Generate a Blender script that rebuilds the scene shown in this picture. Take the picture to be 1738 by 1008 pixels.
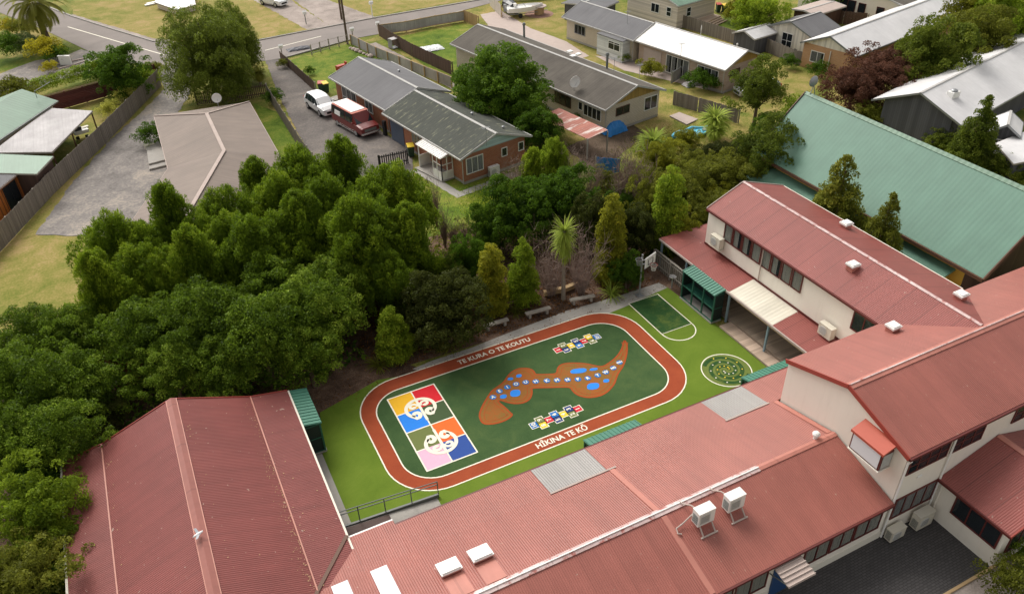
import bpy, math, random
import numpy as np
from mathutils import Vector, Matrix
random.seed(7); rng = np.random.default_rng(7)
for o in list(bpy.data.objects): bpy.data.objects.remove(o)
S = bpy.context.scene; COL = S.collection
# ------------------------------------------------------------------ camera
FPX, PITCH, ROLL, YAW = 1351.113, 0.6132, 0.0297, 1.1218
CX, CY, CAMH = 869.0, 504.0, 30.0
cp, sp, cw, sw = math.cos(PITCH), math.sin(PITCH), math.cos(YAW), math.sin(YAW)
_f = Vector((cw*cp, sw*cp, -sp)); _r = Vector((sw, -cw, 0)); _d = _f.cross(_r)
_r2 = math.cos(ROLL)*_r + math.sin(ROLL)*_d; _d2 = -math.sin(ROLL)*_r + math.cos(ROLL)*_d
cam = bpy.data.cameras.new('camera'); camo = bpy.data.objects.new('camera', cam); COL.objects.link(camo)
cam.sensor_width = 36; cam.lens = 36*FPX/1738; cam.clip_end = 1500; cam.clip_start = 0.5
camo.matrix_world = Matrix(((_r2.x, -_d2.x, -_f.x, 0), (_r2.y, -_d2.y, -_f.y, 0), (_r2.z, -_d2.z, -_f.z, CAMH), (0, 0, 0, 1)))
S.camera = camo
# ------------------------------------------------------------------ sky and sun (bright overcast)
SUN_DIR = Vector((-0.14, 0.86, 0.95)).normalized()      # towards the sun
W = bpy.data.worlds.new('World'); S.world = W; W.use_nodes = True
nt = W.node_tree; bg = nt.nodes['Background']; sky = nt.nodes.new('ShaderNodeTexSky')
sky.sky_type = 'NISHITA'; sky.sun_disc = False
sky.sun_elevation = math.asin(SUN_DIR.z); sky.sun_rotation = math.atan2(SUN_DIR.x, SUN_DIR.y)
sky.dust_density = 4.0; sky.air_density = 1.0; sky.ozone_density = 1.0
hs = nt.nodes.new('ShaderNodeHueSaturation'); hs.inputs['Saturation'].default_value = 0.12
nt.links.new(sky.outputs[0], hs.inputs['Color']); wm = nt.nodes.new('ShaderNodeMix'); wm.data_type = 'RGBA'; wm.blend_type = 'MULTIPLY'; wm.inputs[0].default_value = 1; wm.inputs[7].default_value = (1.03, 1.0, 0.96, 1); nt.links.new(hs.outputs[0], wm.inputs[6]); nt.links.new(wm.outputs[2], bg.inputs[0]); bg.inputs[1].default_value = 0.15
sl = bpy.data.lights.new('sun', 'SUN'); sl.energy = 1.5; sl.angle = math.radians(28); sl.color = (1.0, 0.96, 0.90)
so = bpy.data.objects.new('sun', sl); COL.objects.link(so); so.rotation_euler = SUN_DIR.to_track_quat('Z', 'Y').to_euler()
S.view_settings.view_transform = 'Standard'; S.view_settings.look = 'None'; S.view_settings.exposure = 0.40; S.view_settings.gamma = 1.0
S.render.engine = 'CYCLES'; S.cycles.max_bounces = 6; S.cycles.transparent_max_bounces = 10
S.render.resolution_x = 1024; S.render.resolution_y = 593

# ------------------------------------------------------------------ measuring: photo pixel at a known height / plane -> world point
def ray(x, y):
    a, b = (x-CX)/FPX, (y-CY)/FPX
    return a*_r2 + b*_d2 + _f
def P(x, y, z=0.0):
    d = ray(x, y); t = (z-CAMH)/d.z; return Vector((d.x*t, d.y*t, z))
def PX(x, y, X):
    d = ray(x, y); t = X/d.x; return Vector((X, d.y*t, CAMH+d.z*t))
def PY(x, y, Y):
    d = ray(x, y); t = Y/d.y; return Vector((d.x*t, Y, CAMH+d.z*t))
def PV(x, y, base):                                     # height over a ground point
    d = ray(x, y); t = (base.x*base.x+base.y*base.y)/(d.x*base.x+d.y*base.y); return CAMH+d.z*t
def pplane(x, y, o, n):
    d = ray(x, y); c = Vector((0, 0, CAMH)); t = (o-c).dot(n)/d.dot(n); return c+d*t
# ------------------------------------------------------------------ materials
MATS = {}
class NT:
    def __init__(s, name):
        m = bpy.data.materials.new(name); m.use_nodes = True; s.m = m; s.t = m.node_tree; s.n = s.t.nodes; s.b = s.n['Principled BSDF']; s.out = s.n['Material Output']; MATS[name] = m
    def new(s, typ, **kw):
        n = s.n.new('ShaderNode'+typ)
        for k, v in kw.items(): setattr(n, k, v)
        return n
    def lk(s, a, b): s.t.links.new(a, b)
    def math(s, op, a, b=None, c=None):
        n = s.new('Math', operation=op)
        for i, v in enumerate((a, b, c)):
            if v is None: continue
            if isinstance(v, (int, float)): n.inputs[i].default_value = v
            else: s.lk(v, n.inputs[i])
        return n.outputs[0]
    def noise(s, scale, detail=4, rough=0.6, vec=None, dist=0):
        n = s.new('TexNoise'); n.inputs['Scale'].default_value = scale; n.inputs['Detail'].default_value = detail; n.inputs['Roughness'].default_value = rough
        n.inputs['Distortion'].default_value = dist
        if vec is None: vec = s.coord()
        s.lk(vec, n.inputs['Vector']); return n.outputs['Fac']
    def coord(s):
        if not hasattr(s, '_c'):
            g = s.new('NewGeometry'); s._c = g.outputs['Position']
        return s._c
    def uv(s):
        if not hasattr(s, '_u'): s._u = s.new('TexCoord').outputs['UV']
        return s._u
    def scaled(s, vec, sx, sy, sz):
        n = s.new('Mapping'); n.inputs['Scale'].default_value = (sx, sy, sz); s.lk(vec, n.inputs['Vector']); return n.outputs[0]
    def ramp(s, fac, stops):
        n = s.new('ValToRGB'); e = n.color_ramp.elements
        while len(e) < len(stops): e.new(0.5)
        for i, (p, c) in enumerate(stops): e[i].position = p; e[i].color = (*c, 1) if len(c) == 3 else c
        s.lk(fac, n.inputs[0]); return n.outputs[0]
    def mix(s, fac, a, b, blend='MIX'):
        n = s.new('Mix', data_type='RGBA', blend_type=blend)
        for v, i in ((fac, 0), (a, 6), (b, 7)):
            if isinstance(v, (int, float)): n.inputs[i].default_value = v
            elif isinstance(v, tuple): n.inputs[i].default_value = (*v, 1) if len(v) == 3 else v
            else: s.lk(v, n.inputs[i])
        return n.outputs[2]
    def bump(s, h, strength=0.3, dist=0.02):
        n = s.new('Bump'); n.inputs['Strength'].default_value = strength; n.inputs['Distance'].default_value = dist; s.lk(h, n.inputs['Height']); s.lk(n.outputs[0], s.b.inputs['Normal'])
    def fin(s, col, rough=0.6, spec=0.4, metal=0.0):
        if isinstance(col, tuple): s.b.inputs['Base Color'].default_value = (*col, 1)
        else: s.lk(col, s.b.inputs['Base Color'])
        s.b.inputs['Roughness'].default_value = rough; s.b.inputs['Specular IOR Level'].default_value = spec; s.b.inputs['Metallic'].default_value = metal
        return s.m
def sc(c, k): return tuple(min(1, x*k) for x in c)
def m_plain(name, c, rough=0.55, var=0.12, scale=3.0, spec=0.4, metal=0, bump=0.0):
    n = NT(name); f = n.noise(scale); col = n.mix(f, sc(c, 1-var), sc(c, 1+var))
    if bump: n.bump(n.noise(scale*12), bump)
    return n.fin(col, rough, spec, metal)
def m_roof(name, c, period=0.10, rib=0.5, rough=0.5, c2=None, speck=0.0, specc=(0.6, 0.55, 0.45), joint=0.76, stain=None, lines=0.1, spec=0.4, js=0.33, sk_=0.5):
    """pressed metal sheet: ribs run down the slope, sheets lap every 'joint' metres"""
    n = NT(name); sx = n.new('SeparateXYZ'); n.lk(n.uv(), sx.inputs[0]); u, v = sx.outputs[0], sx.outputs[1]
    big = n.noise(0.35, 5, 0.65); streak = n.noise(1.0, 4, 0.6, n.scaled(n.uv(), 2.2, 0.22, 1))
    col = n.mix(n.ramp(big, [(0.3, (0, 0, 0)), (0.7, (1, 1, 1))]), sc(c, 0.87), sc(c2 or c, 1.12))
    col = n.mix(n.math('MULTIPLY', n.ramp(streak, [(0.42, (0, 0, 0)), (0.75, (1, 1, 1))]), sk_), col, sc(c, 0.72))
    wob = n.math('ADD', n.math('DIVIDE', u, joint), n.math('MULTIPLY', n.noise(0.5, 1, 0.5, n.scaled(n.uv(), 0, 0.3, 0)), 0.02))
    fr = n.math('FRACT', wob); j = n.math('LESS_THAN', fr, 0.035)
    sheet = n.new('TexWhiteNoise', noise_dimensions='1D'); n.lk(n.math('FLOOR', wob), sheet.inputs['W'])
    col = n.mix(n.math('MULTIPLY', sheet.outputs[0], lines), col, sc(c, 1.35))
    col = n.mix(n.math('MULTIPLY', j, js), col, sc(c, 0.5))
    if stain:
        st = n.noise(stain[1], 6, 0.7, n.scaled(n.uv(), *stain[3]) if len(stain) > 3 else None)
        col = n.mix(n.ramp(st, [(stain[2], (0, 0, 0)), (stain[2]+0.1, (1, 1, 1))]), col, stain[0])
    if speck:
        sk = n.noise(5.5, 2, 0.5); sk2 = n.noise(0.5, 2, 0.5)
        col = n.mix(n.math('MULTIPLY', n.ramp(sk, [(0.72, (0, 0, 0)), (0.76, (1, 1, 1))]), n.math('MULTIPLY', sk2, speck)), col, specc)
    ribh = n.math('MULTIPLY_ADD', n.math('SINE', n.math('MULTIPLY', u, 2*math.pi/period)), 0.5, 0.5)
    if rib: n.bump(ribh, rib, 0.03)
    return n.fin(col, rough, spec)
def m_brick(name, c1, c2, mortar, sx=0.23, sy=0.085, off=0.5):
    n = NT(name); b = n.new('TexBrick', offset=off); n.lk(n.uv(), b.inputs['Vector']); b.inputs['Scale'].default_value = 1.0
    b.inputs['Brick Width'].default_value = sx; b.inputs['Row Height'].default_value = sy; b.inputs['Mortar Size'].default_value = sy*0.12
    b.inputs['Color1'].default_value = (*c1, 1); b.inputs['Color2'].default_value = (*c2, 1); b.inputs['Mortar'].default_value = (*mortar, 1)
    col = n.mix(n.math('MULTIPLY', n.noise(1.2), 0.4), b.outputs[0], sc(c1, 0.6)); n.bump(b.outputs['Fac'], 0.3, -0.01)
    return n.fin(col, 0.85, 0.2)
def m_board(name, c, h=0.15, vert=False, dark=0.45, rough=0.6):
    n = NT(name); sx = n.new('SeparateXYZ'); n.lk(n.uv(), sx.inputs[0]); q = sx.outputs[0 if vert else 1]
    fr = n.math('FRACT', n.math('DIVIDE', q, h)); l = n.math('LESS_THAN', fr, 0.09)
    wn = n.new('TexWhiteNoise', noise_dimensions='1D'); n.lk(n.math('FLOOR', n.math('DIVIDE', q, h)), wn.inputs['W'])
    col = n.mix(wn.outputs[0], sc(c, 0.76), sc(c, 1.18)); col = n.mix(n.math('MULTIPLY', n.noise(1.5), 0.35), col, sc(c, 0.75)); col = n.mix(n.math('MULTIPLY', l, dark), col, sc(c, 0.3))
    return n.fin(col, rough, 0.3)
def m_ground(name, stops, scale=0.5, fine=8.0, rough=0.95, bump=0.4, fmix=0.35, bdist=0.03):
    n = NT(name); a = n.noise(scale, 8, 0.68, dist=0.6); b = n.noise(fine, 5, 0.7)
    c0 = n.noise(scale*.22, 3, 0.5)
    f = n.math('ADD', n.math('MULTIPLY', a, .75-fmix), n.math('ADD', n.math('MULTIPLY', b, fmix), n.math('MULTIPLY', c0, .25))); f = n.math('MULTIPLY_ADD', f, 2.3, -0.62); col = n.ramp(f, stops)
    n.bump(b, bump, bdist); return n.fin(col, rough, 0.15)
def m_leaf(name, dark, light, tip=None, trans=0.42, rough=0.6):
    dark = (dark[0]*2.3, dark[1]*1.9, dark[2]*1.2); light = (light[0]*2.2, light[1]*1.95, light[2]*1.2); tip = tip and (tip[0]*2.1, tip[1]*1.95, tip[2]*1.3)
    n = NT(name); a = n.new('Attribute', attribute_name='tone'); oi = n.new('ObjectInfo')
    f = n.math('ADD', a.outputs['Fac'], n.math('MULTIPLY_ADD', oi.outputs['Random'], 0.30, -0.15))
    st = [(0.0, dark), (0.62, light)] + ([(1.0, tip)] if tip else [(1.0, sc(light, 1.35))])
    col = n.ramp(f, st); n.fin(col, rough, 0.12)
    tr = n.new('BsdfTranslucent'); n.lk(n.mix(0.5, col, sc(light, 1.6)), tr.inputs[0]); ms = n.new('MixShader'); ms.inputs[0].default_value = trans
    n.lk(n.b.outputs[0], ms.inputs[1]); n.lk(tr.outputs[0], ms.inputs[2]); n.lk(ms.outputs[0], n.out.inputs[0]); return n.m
def m_glass(name, c=(0.02, 0.025, 0.03), alpha=0.35):
    n = NT(name); n.fin(c, 0.05, 0.6); tr = n.new('BsdfTransparent'); ms = n.new('MixShader'); ms.inputs[0].default_value = 1-alpha
    n.lk(n.b.outputs[0], ms.inputs[1]); n.lk(tr.outputs[0], ms.inputs[2]); n.lk(ms.outputs[0], n.out.inputs[0]); return n.m
# paints and building materials
RED = (0.318, 0.106, 0.082)
m_roof('school_red', RED, 0.10, 0.55, 0.42, speck=0.5, lines=0.10)
m_roof('school_red_old', (0.255, 0.070, 0.058), 0.10, 0.5, 0.5, speck=0.8, lines=0.10, joint=1.4, js=0.6)
m_roof('school_flash', (0.44, 0.175, 0.135), 0.3, 0.0, 0.5, joint=3.0)
m_roof('school_red_dark', (0.205, 0.054, 0.047), 0.10, 0.6, 0.55, speck=0.8, lines=0.08)
m_roof('cap_dull', (0.27, 0.092, 0.072), 0.3, 0.0, 0.5, joint=3.0)
m_roof('ridge_worn', (0.50, 0.33, 0.31), 0.3, 0.0, 0.6, c2=(0.66, 0.56, 0.54), stain=((0.36, 0.12, 0.10), 2.5, 0.52), joint=2.4)
m_roof('ridge_orange', (0.40, 0.145, 0.095), 0.3, 0.0, 0.5, joint=2.4)
m_roof('clear_panel', (0.29, 0.275, 0.26), 0.12, 0.6, 0.45, joint=0.86, lines=0.3)
m_roof('clear_cream', (0.62, 0.58, 0.48), 0.25, 0.3, 0.45, joint=0.5, lines=0.2)
m_roof('hall_green', (0.100, 0.205, 0.150), 0.30, 0.08, 0.55, joint=0.9, lines=0.07, js=0.12, sk_=0.35)
m_roof('cabinet_green', (0.065, 0.20, 0.14), 0.22, 0.0, 0.4, joint=0.22)
m_roof('pale_green', (0.14, 0.235, 0.165), 0.4, 0.3, 0.5, joint=1.1, lines=0.2)
m_roof('beige_tile', (0.205, 0.162, 0.135), 0.33, 0.2, 0.75, speck=0.3, joint=0.4, lines=0.12)
m_roof('grey_shingle', (0.155, 0.153, 0.158), 0.3, 0.15, 0.85, joint=0.45, lines=0.1, spec=0.25)
m_roof('mossy_shingle', (0.072, 0.077, 0.066), 0.3, 0.15, 0.9, joint=0.45, lines=0.08, stain=((0.22, 0.22, 0.15), 1.3, 0.56, (3.2, 0.6, 1)), spec=0.2)
m_roof('brown_shingle', (0.095, 0.084, 0.072), 0.3, 0.2, 0.9, joint=0.4, lines=0.1, c2=(0.125, 0.112, 0.095), spec=0.2)
m_roof('white_roof', (0.86, 0.83, 0.79), 0.4, 0.1, 0.5, joint=1.2, lines=0.0)
m_roof('silver_roof', (0.64, 0.63, 0.63), 0.4, 0.08, 0.5, joint=1.5, lines=0.03, js=0.1, sk_=0.12)
m_roof('dull_silver', (0.29, 0.27, 0.27), 0.3, 0.3, 0.6, c2=(0.42, 0.40, 0.40), joint=0.8, lines=0.2)
m_roof('rust_roof', (0.36, 0.12, 0.08), 0.3, 0.5, 0.6, c2=(0.30, 0.10, 0.07), joint=0.62, lines=0.3, stain=((0.62, 0.55, 0.50), 2.0, 0.52, (0.9, 0.15, 1)))
n_ = NT('cream_wall'); st_ = n_.noise(1.0, 5, 0.65, n_.scaled(n_.uv(), 3.0, 0.35, 1)); n_.fin(n_.mix(n_.math('MULTIPLY', n_.ramp(st_, [(0.5, (0, 0, 0)), (0.85, (1, 1, 1))]), 0.28), n_.mix(n_.noise(0.8), (0.76, 0.71, 0.62), (0.82, 0.77, 0.68)), (0.52, 0.47, 0.39)), 0.8, 0.3); m_plain('cream_block', (0.72, 0.68, 0.58), 0.8, 0.06, 1.2)
m_plain('fascia_red', (0.30, 0.05, 0.035), 0.45, 0.1); m_plain('fascia_red2', (0.42, 0.085, 0.05), 0.5, 0.1); m_plain('frame_maroon', (0.11, 0.022, 0.018), 0.45, 0.15)
m_plain('white_paint', (0.78, 0.77, 0.74), 0.5, 0.05); m_plain('white_line', (0.80, 0.76, 0.62), 0.7, 0.06, 6)
m_plain('cap_grey', (0.42, 0.41, 0.39), 0.7, 0.15, 2); m_plain('room_dark', (0.015, 0.014, 0.014), 0.9, 0.2); m_plain('black_plastic', (0.02, 0.02, 0.022), 0.5, 0.2)
m_plain('grey_metal', (0.30, 0.31, 0.32), 0.4, 0.1, metal=0.4); m_plain('rail_metal', (0.16, 0.17, 0.16), 0.5, 0.1)
m_plain('post_blue', (0.22, 0.30, 0.36), 0.5, 0.08); m_plain('yellow_wall', (0.52, 0.31, 0.05), 0.8, 0.08, 0.8); m_plain('brown_trim', (0.10, 0.045, 0.025), 0.6, 0.15)
m_plain('cab_green', (0.025, 0.11, 0.075), 0.45, 0.12); m_plain('cab_dark', (0.012, 0.022, 0.02), 0.6, 0.3)
m_plain('curtain', (0.60, 0.61, 0.53), 0.9, 0.1, 6); m_plain('curtain_grey', (0.42, 0.43, 0.42), 0.9, 0.2, 6); m_plain('blind_white', (0.66, 0.68, 0.70), 0.7, 0.03)
m_plain('ac_white', (0.76, 0.74, 0.70), 0.5, 0.04); m_plain('ac_grille', (0.58, 0.57, 0.54), 0.6, 0.1, 20); m_plain('ac_cream', (0.62, 0.58, 0.48), 0.55, 0.06)
m_glass('glass', alpha=0.28); m_glass('glass_dark', alpha=0.8); m_glass('glass_clear', (0.10, 0.11, 0.11), 0.2)
m_plain('car_white', (0.80, 0.80, 0.80), 0.25, 0.02, spec=0.6); m_plain('car_glass', (0.02, 0.028, 0.032), 0.08, 0.2, spec=0.8); m_plain('car_red', (0.16, 0.018, 0.016), 0.3, 0.12, 2, spec=0.6)
m_plain('car_red_faded', (0.42, 0.10, 0.06), 0.5, 0.2, 2); m_plain('car_silver', (0.42, 0.43, 0.44), 0.3, 0.05, spec=0.6, metal=0.3); m_plain('tyre', (0.018, 0.018, 0.018), 0.8, 0.2)
m_plain('rim', (0.45, 0.45, 0.46), 0.3, 0.1, metal=0.6); m_plain('chrome', (0.6, 0.6, 0.6), 0.25, 0.05, metal=0.8); m_plain('car_dark', (0.03, 0.032, 0.036), 0.3, 0.1)
m_plain('lamp_clear', (0.5, 0.5, 0.5), 0.15, 0.05); m_plain('lamp_red', (0.3, 0.01, 0.01), 0.3, 0.05)
m_plain('bin_yellow', (0.72, 0.50, 0.03), 0.5, 0.05); m_plain('bin_green', (0.02, 0.05, 0.03), 0.5, 0.1); m_plain('bin_red', (0.4, 0.05, 0.03), 0.5, 0.1)
m_plain('tarp_blue', (0.02, 0.19, 0.52), 0.5, 0.2, 4); m_plain('pool_blue', (0.12, 0.48, 0.66), 0.4, 0.2, 2)
m_plain('conc', (0.34, 0.32, 0.29), 0.9, 0.15, 3, bump=0.2); m_plain('conc_pink', (0.44, 0.36, 0.32), 0.9, 0.15, 1.5, bump=0.2); m_plain('bark', (0.12, 0.085, 0.06), 0.9, 0.3, 8, bump=0.6)
m_plain('bark_pale', (0.24, 0.20, 0.155), 0.9, 0.25, 8, bump=0.5); m_plain('twig', (0.23, 0.165, 0.13), 0.9, 0.3, 3); m_plain('twig_pink', (0.30, 0.22, 0.185), 0.9, 0.3, 3)
m_plain('timber_grey', (0.30, 0.27, 0.23), 0.85, 0.2, 4); m_plain('timber_tan', (0.42, 0.29, 0.15), 0.8, 0.15, 4); m_plain('orange_ply', (0.45, 0.14, 0.03), 0.6, 0.15, 3)
m_plain('gull_white', (0.85, 0.85, 0.85), 0.6, 0.02); m_plain('gull_grey', (0.35, 0.37, 0.40), 0.6, 0.05); m_plain('beak', (0.5, 0.1, 0.02), 0.5, 0.02)
m_plain('pond_blue', (0.015, 0.22, 0.72), 0.75, 0.04, 4); m_plain('rose_pink', (0.6, 0.2, 0.35), 0.7, 0.1); m_plain('blue_door', (0.02, 0.06, 0.16), 0.5, 0.1); m_plain('steel_blue', (0.07, 0.09, 0.13), 0.5, 0.1)
m_board('weather_cream', (0.66, 0.58, 0.50), 0.16); m_board('weather_pale', (0.60, 0.62, 0.62), 0.16); m_board('board_grey', (0.10, 0.10, 0.115), 0.18, True); m_board('board_blue', (0.42, 0.55, 0.56), 0.2)
m_board('board_cream', (0.72, 0.68, 0.58), 0.2, True, 0.2); m_board('board_ochre', (0.36, 0.23, 0.06), 0.15, True); m_board('board_brown', (0.085, 0.05, 0.04), 0.2, True)
m_board('pal_grey', (0.225, 0.195, 0.165), 0.152, True, 0.6, 0.9); m_board('pal_brown', (0.115, 0.075, 0.055), 0.115, True, 0.6, 0.9); m_board('pal_maroon', (0.11, 0.028, 0.024), 0.3, False, 0.35, 0.8); m_board('pal_tan', (0.45, 0.30, 0.15), 0.12, True, 0.5); m_board('pal_white', (0.55, 0.5, 0.44), 0.14, True, 0.5)
m_board('deck', (0.30, 0.235, 0.18), 0.14, False, 0.7, 0.85); m_board('deck_pale', (0.50, 0.38, 0.29), 0.14, False, 0.4, 0.85)
m_brick('brick_red', (0.33, 0.10, 0.045), (0.42, 0.145, 0.06), (0.33, 0.27, 0.22)); m_brick('brick_white', (0.60, 0.52, 0.41), (0.66, 0.58, 0.47), (0.36, 0.31, 0.25), 0.3, 0.12); m_brick('brick_orange', (0.50, 0.25, 0.10), (0.58, 0.31, 0.13), (0.50, 0.42, 0.34)); m_brick('brick_pink', (0.42, 0.30, 0.23), (0.50, 0.38, 0.30), (0.40, 0.34, 0.28), 0.3, 0.12)
m_brick('paver_dark', (0.070, 0.066, 0.066), (0.092, 0.087, 0.086), (0.045, 0.043, 0.042), 0.23, 0.115)
m_brick('paver_red', (0.30, 0.16, 0.12), (0.36, 0.2, 0.15), (0.2, 0.14, 0.11), 0.3, 0.15)
# ground covers
m_ground('grass', [(0.25, (0.055, 0.075, 0.012)), (0.45, (0.115, 0.15, 0.022)), (0.58, (0.22, 0.20, 0.05)), (0.72, (0.36, 0.27, 0.10)), (0.85, (0.42, 0.30, 0.15))], 0.35, 9)
m_ground('grass_dry', [(0.15, (0.095, 0.125, 0.018)), (0.38, (0.17, 0.18, 0.035)), (0.58, (0.27, 0.225, 0.068)), (0.8, (0.38, 0.265, 0.13))], 0.6, 7)
m_ground('grass_green', [(0.25, (0.04, 0.075, 0.008)), (0.5, (0.105, 0.165, 0.018)), (0.68, (0.20, 0.22, 0.035)), (0.82, (0.33, 0.26, 0.09))], 0.6, 9)
m_ground('turf', [(0.2, (0.090, 0.148, 0.015)), (0.55, (0.128, 0.195, 0.022)), (0.85, (0.165, 0.225, 0.032))], 0.5, 25, bump=0.15, bdist=0.01)
m_ground('turf_dark', [(0.3, (0.036, 0.075, 0.026)), (0.55, (0.052, 0.098, 0.034)), (0.75, (0.075, 0.118, 0.04))], 0.9, 25, bump=0.15, bdist=0.01)
m_ground('turf_red', [(0.2, (0.25, 0.050, 0.024)), (0.55, (0.315, 0.066, 0.028)), (0.85, (0.37, 0.085, 0.034))], 0.8, 25, bump=0.15, bdist=0.01)
m_ground('turf_key', [(0.3, (0.02, 0.06, 0.018)), (0.55, (0.028, 0.078, 0.022)), (0.78, (0.10, 0.14, 0.03))], 2.0, 25, bump=0.15)
m_ground('turf_olive', [(0.3, (0.12, 0.16, 0.035)), (0.75, (0.16, 0.20, 0.05))], 2.0, 25, bump=0.15)
m_ground('eel_skin', [(0.22, (0.12, 0.14, 0.035)), (0.45, (0.22, 0.13, 0.035)), (0.62, (0.32, 0.10, 0.026)), (0.85, (0.36, 0.10, 0.022))], 1.6, 22, bump=0.1, fmix=0.5)
m_ground('eel_edge', [(0.3, (0.32, 0.065, 0.02)), (0.8, (0.40, 0.085, 0.022))], 1.6, 22, bump=0.1)
m_ground('asphalt_old', [(0.15, (0.10, 0.092, 0.085)), (0.38, (0.17, 0.155, 0.145)), (0.55, (0.235, 0.215, 0.20)), (0.7, (0.33, 0.29, 0.25)), (0.88, (0.45, 0.38, 0.30))], 0.5, 4, bump=0.25)
m_ground('asphalt', [(0.2, (0.10, 0.09, 0.085)), (0.5, (0.17, 0.152, 0.14)), (0.75, (0.26, 0.22, 0.185)), (0.9, (0.34, 0.27, 0.2))], 0.4, 5, bump=0.2)
m_ground('road', [(0.3, (0.20, 0.178, 0.165)), (0.55, (0.25, 0.222, 0.205)), (0.8, (0.30, 0.26, 0.24))], 0.12, 12, bump=0.15)
m_ground('gravel', [(0.3, (0.20, 0.17, 0.15)), (0.55, (0.33, 0.28, 0.25)), (0.8, (0.45, 0.38, 0.34))], 0.5, 12)
m_ground('mulch', [(0.3, (0.035, 0.022, 0.015)), (0.5, (0.09, 0.055, 0.038)), (0.65, (0.16, 0.10, 0.07)), (0.8, (0.25, 0.17, 0.12))], 0.7, 14)
m_ground('dirt', [(0.3, (0.06, 0.045, 0.03)), (0.6, (0.14, 0.10, 0.07)), (0.8, (0.22, 0.16, 0.12))], 0.5, 10)
# foliage
m_leaf('leaf_dark', (0.010, 0.030, 0.004), (0.040, 0.085, 0.010), (0.10, 0.165, 0.022))
m_leaf('leaf_glossy', (0.014, 0.033, 0.004), (0.058, 0.105, 0.013), (0.18, 0.25, 0.045), rough=0.5)
m_leaf('leaf_brush', (0.016, 0.036, 0.004), (0.064, 0.112, 0.010), (0.165, 0.22, 0.022))
m_leaf('leaf_olive', (0.030, 0.042, 0.008), (0.085, 0.105, 0.020), (0.17, 0.18, 0.04)); m_leaf('leaf_lime', (0.03, 0.06, 0.006), (0.11, 0.17, 0.02), (0.26, 0.30, 0.04))
m_leaf('leaf_gold', (0.035, 0.045, 0.006), (0.12, 0.14, 0.018), (0.26, 0.25, 0.03)); m_leaf('leaf_yellow', (0.06, 0.07, 0.008), (0.20, 0.20, 0.02), (0.36, 0.33, 0.04)); m_leaf('leaf_pine', (0.018, 0.035, 0.006), (0.065, 0.095, 0.018), (0.15, 0.17, 0.035))
m_leaf('leaf_birch', (0.022, 0.036, 0.008), (0.075, 0.11, 0.022), (0.15, 0.19, 0.045), trans=0.42); m_leaf('leaf_red', (0.024, 0.013, 0.013), (0.066, 0.034, 0.035), (0.12, 0.068, 0.068)); m_leaf('leaf_rust', (0.03, 0.018, 0.008), (0.085, 0.042, 0.018), (0.19, 0.09, 0.045))
m_leaf('leaf_brown2', (0.02, 0.018, 0.008), (0.06, 0.052, 0.02), (0.11, 0.10, 0.04)); m_leaf('leaf_pale', (0.12, 0.15, 0.04), (0.30, 0.33, 0.12), (0.5, 0.5, 0.25)); m_leaf('leaf_palm', (0.035, 0.045, 0.012), (0.10, 0.115, 0.03), (0.19, 0.19, 0.06)); m_leaf('leaf_blue', (0.03, 0.05, 0.03), (0.08, 0.115, 0.07), (0.15, 0.2, 0.13)); m_leaf('leaf_cabbage', (0.05, 0.085, 0.02), (0.15, 0.21, 0.055), (0.32, 0.38, 0.12)); m_leaf('leaf_brown', (0.010, 0.015, 0.005), (0.026, 0.036, 0.010), (0.05, 0.062, 0.02))
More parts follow.
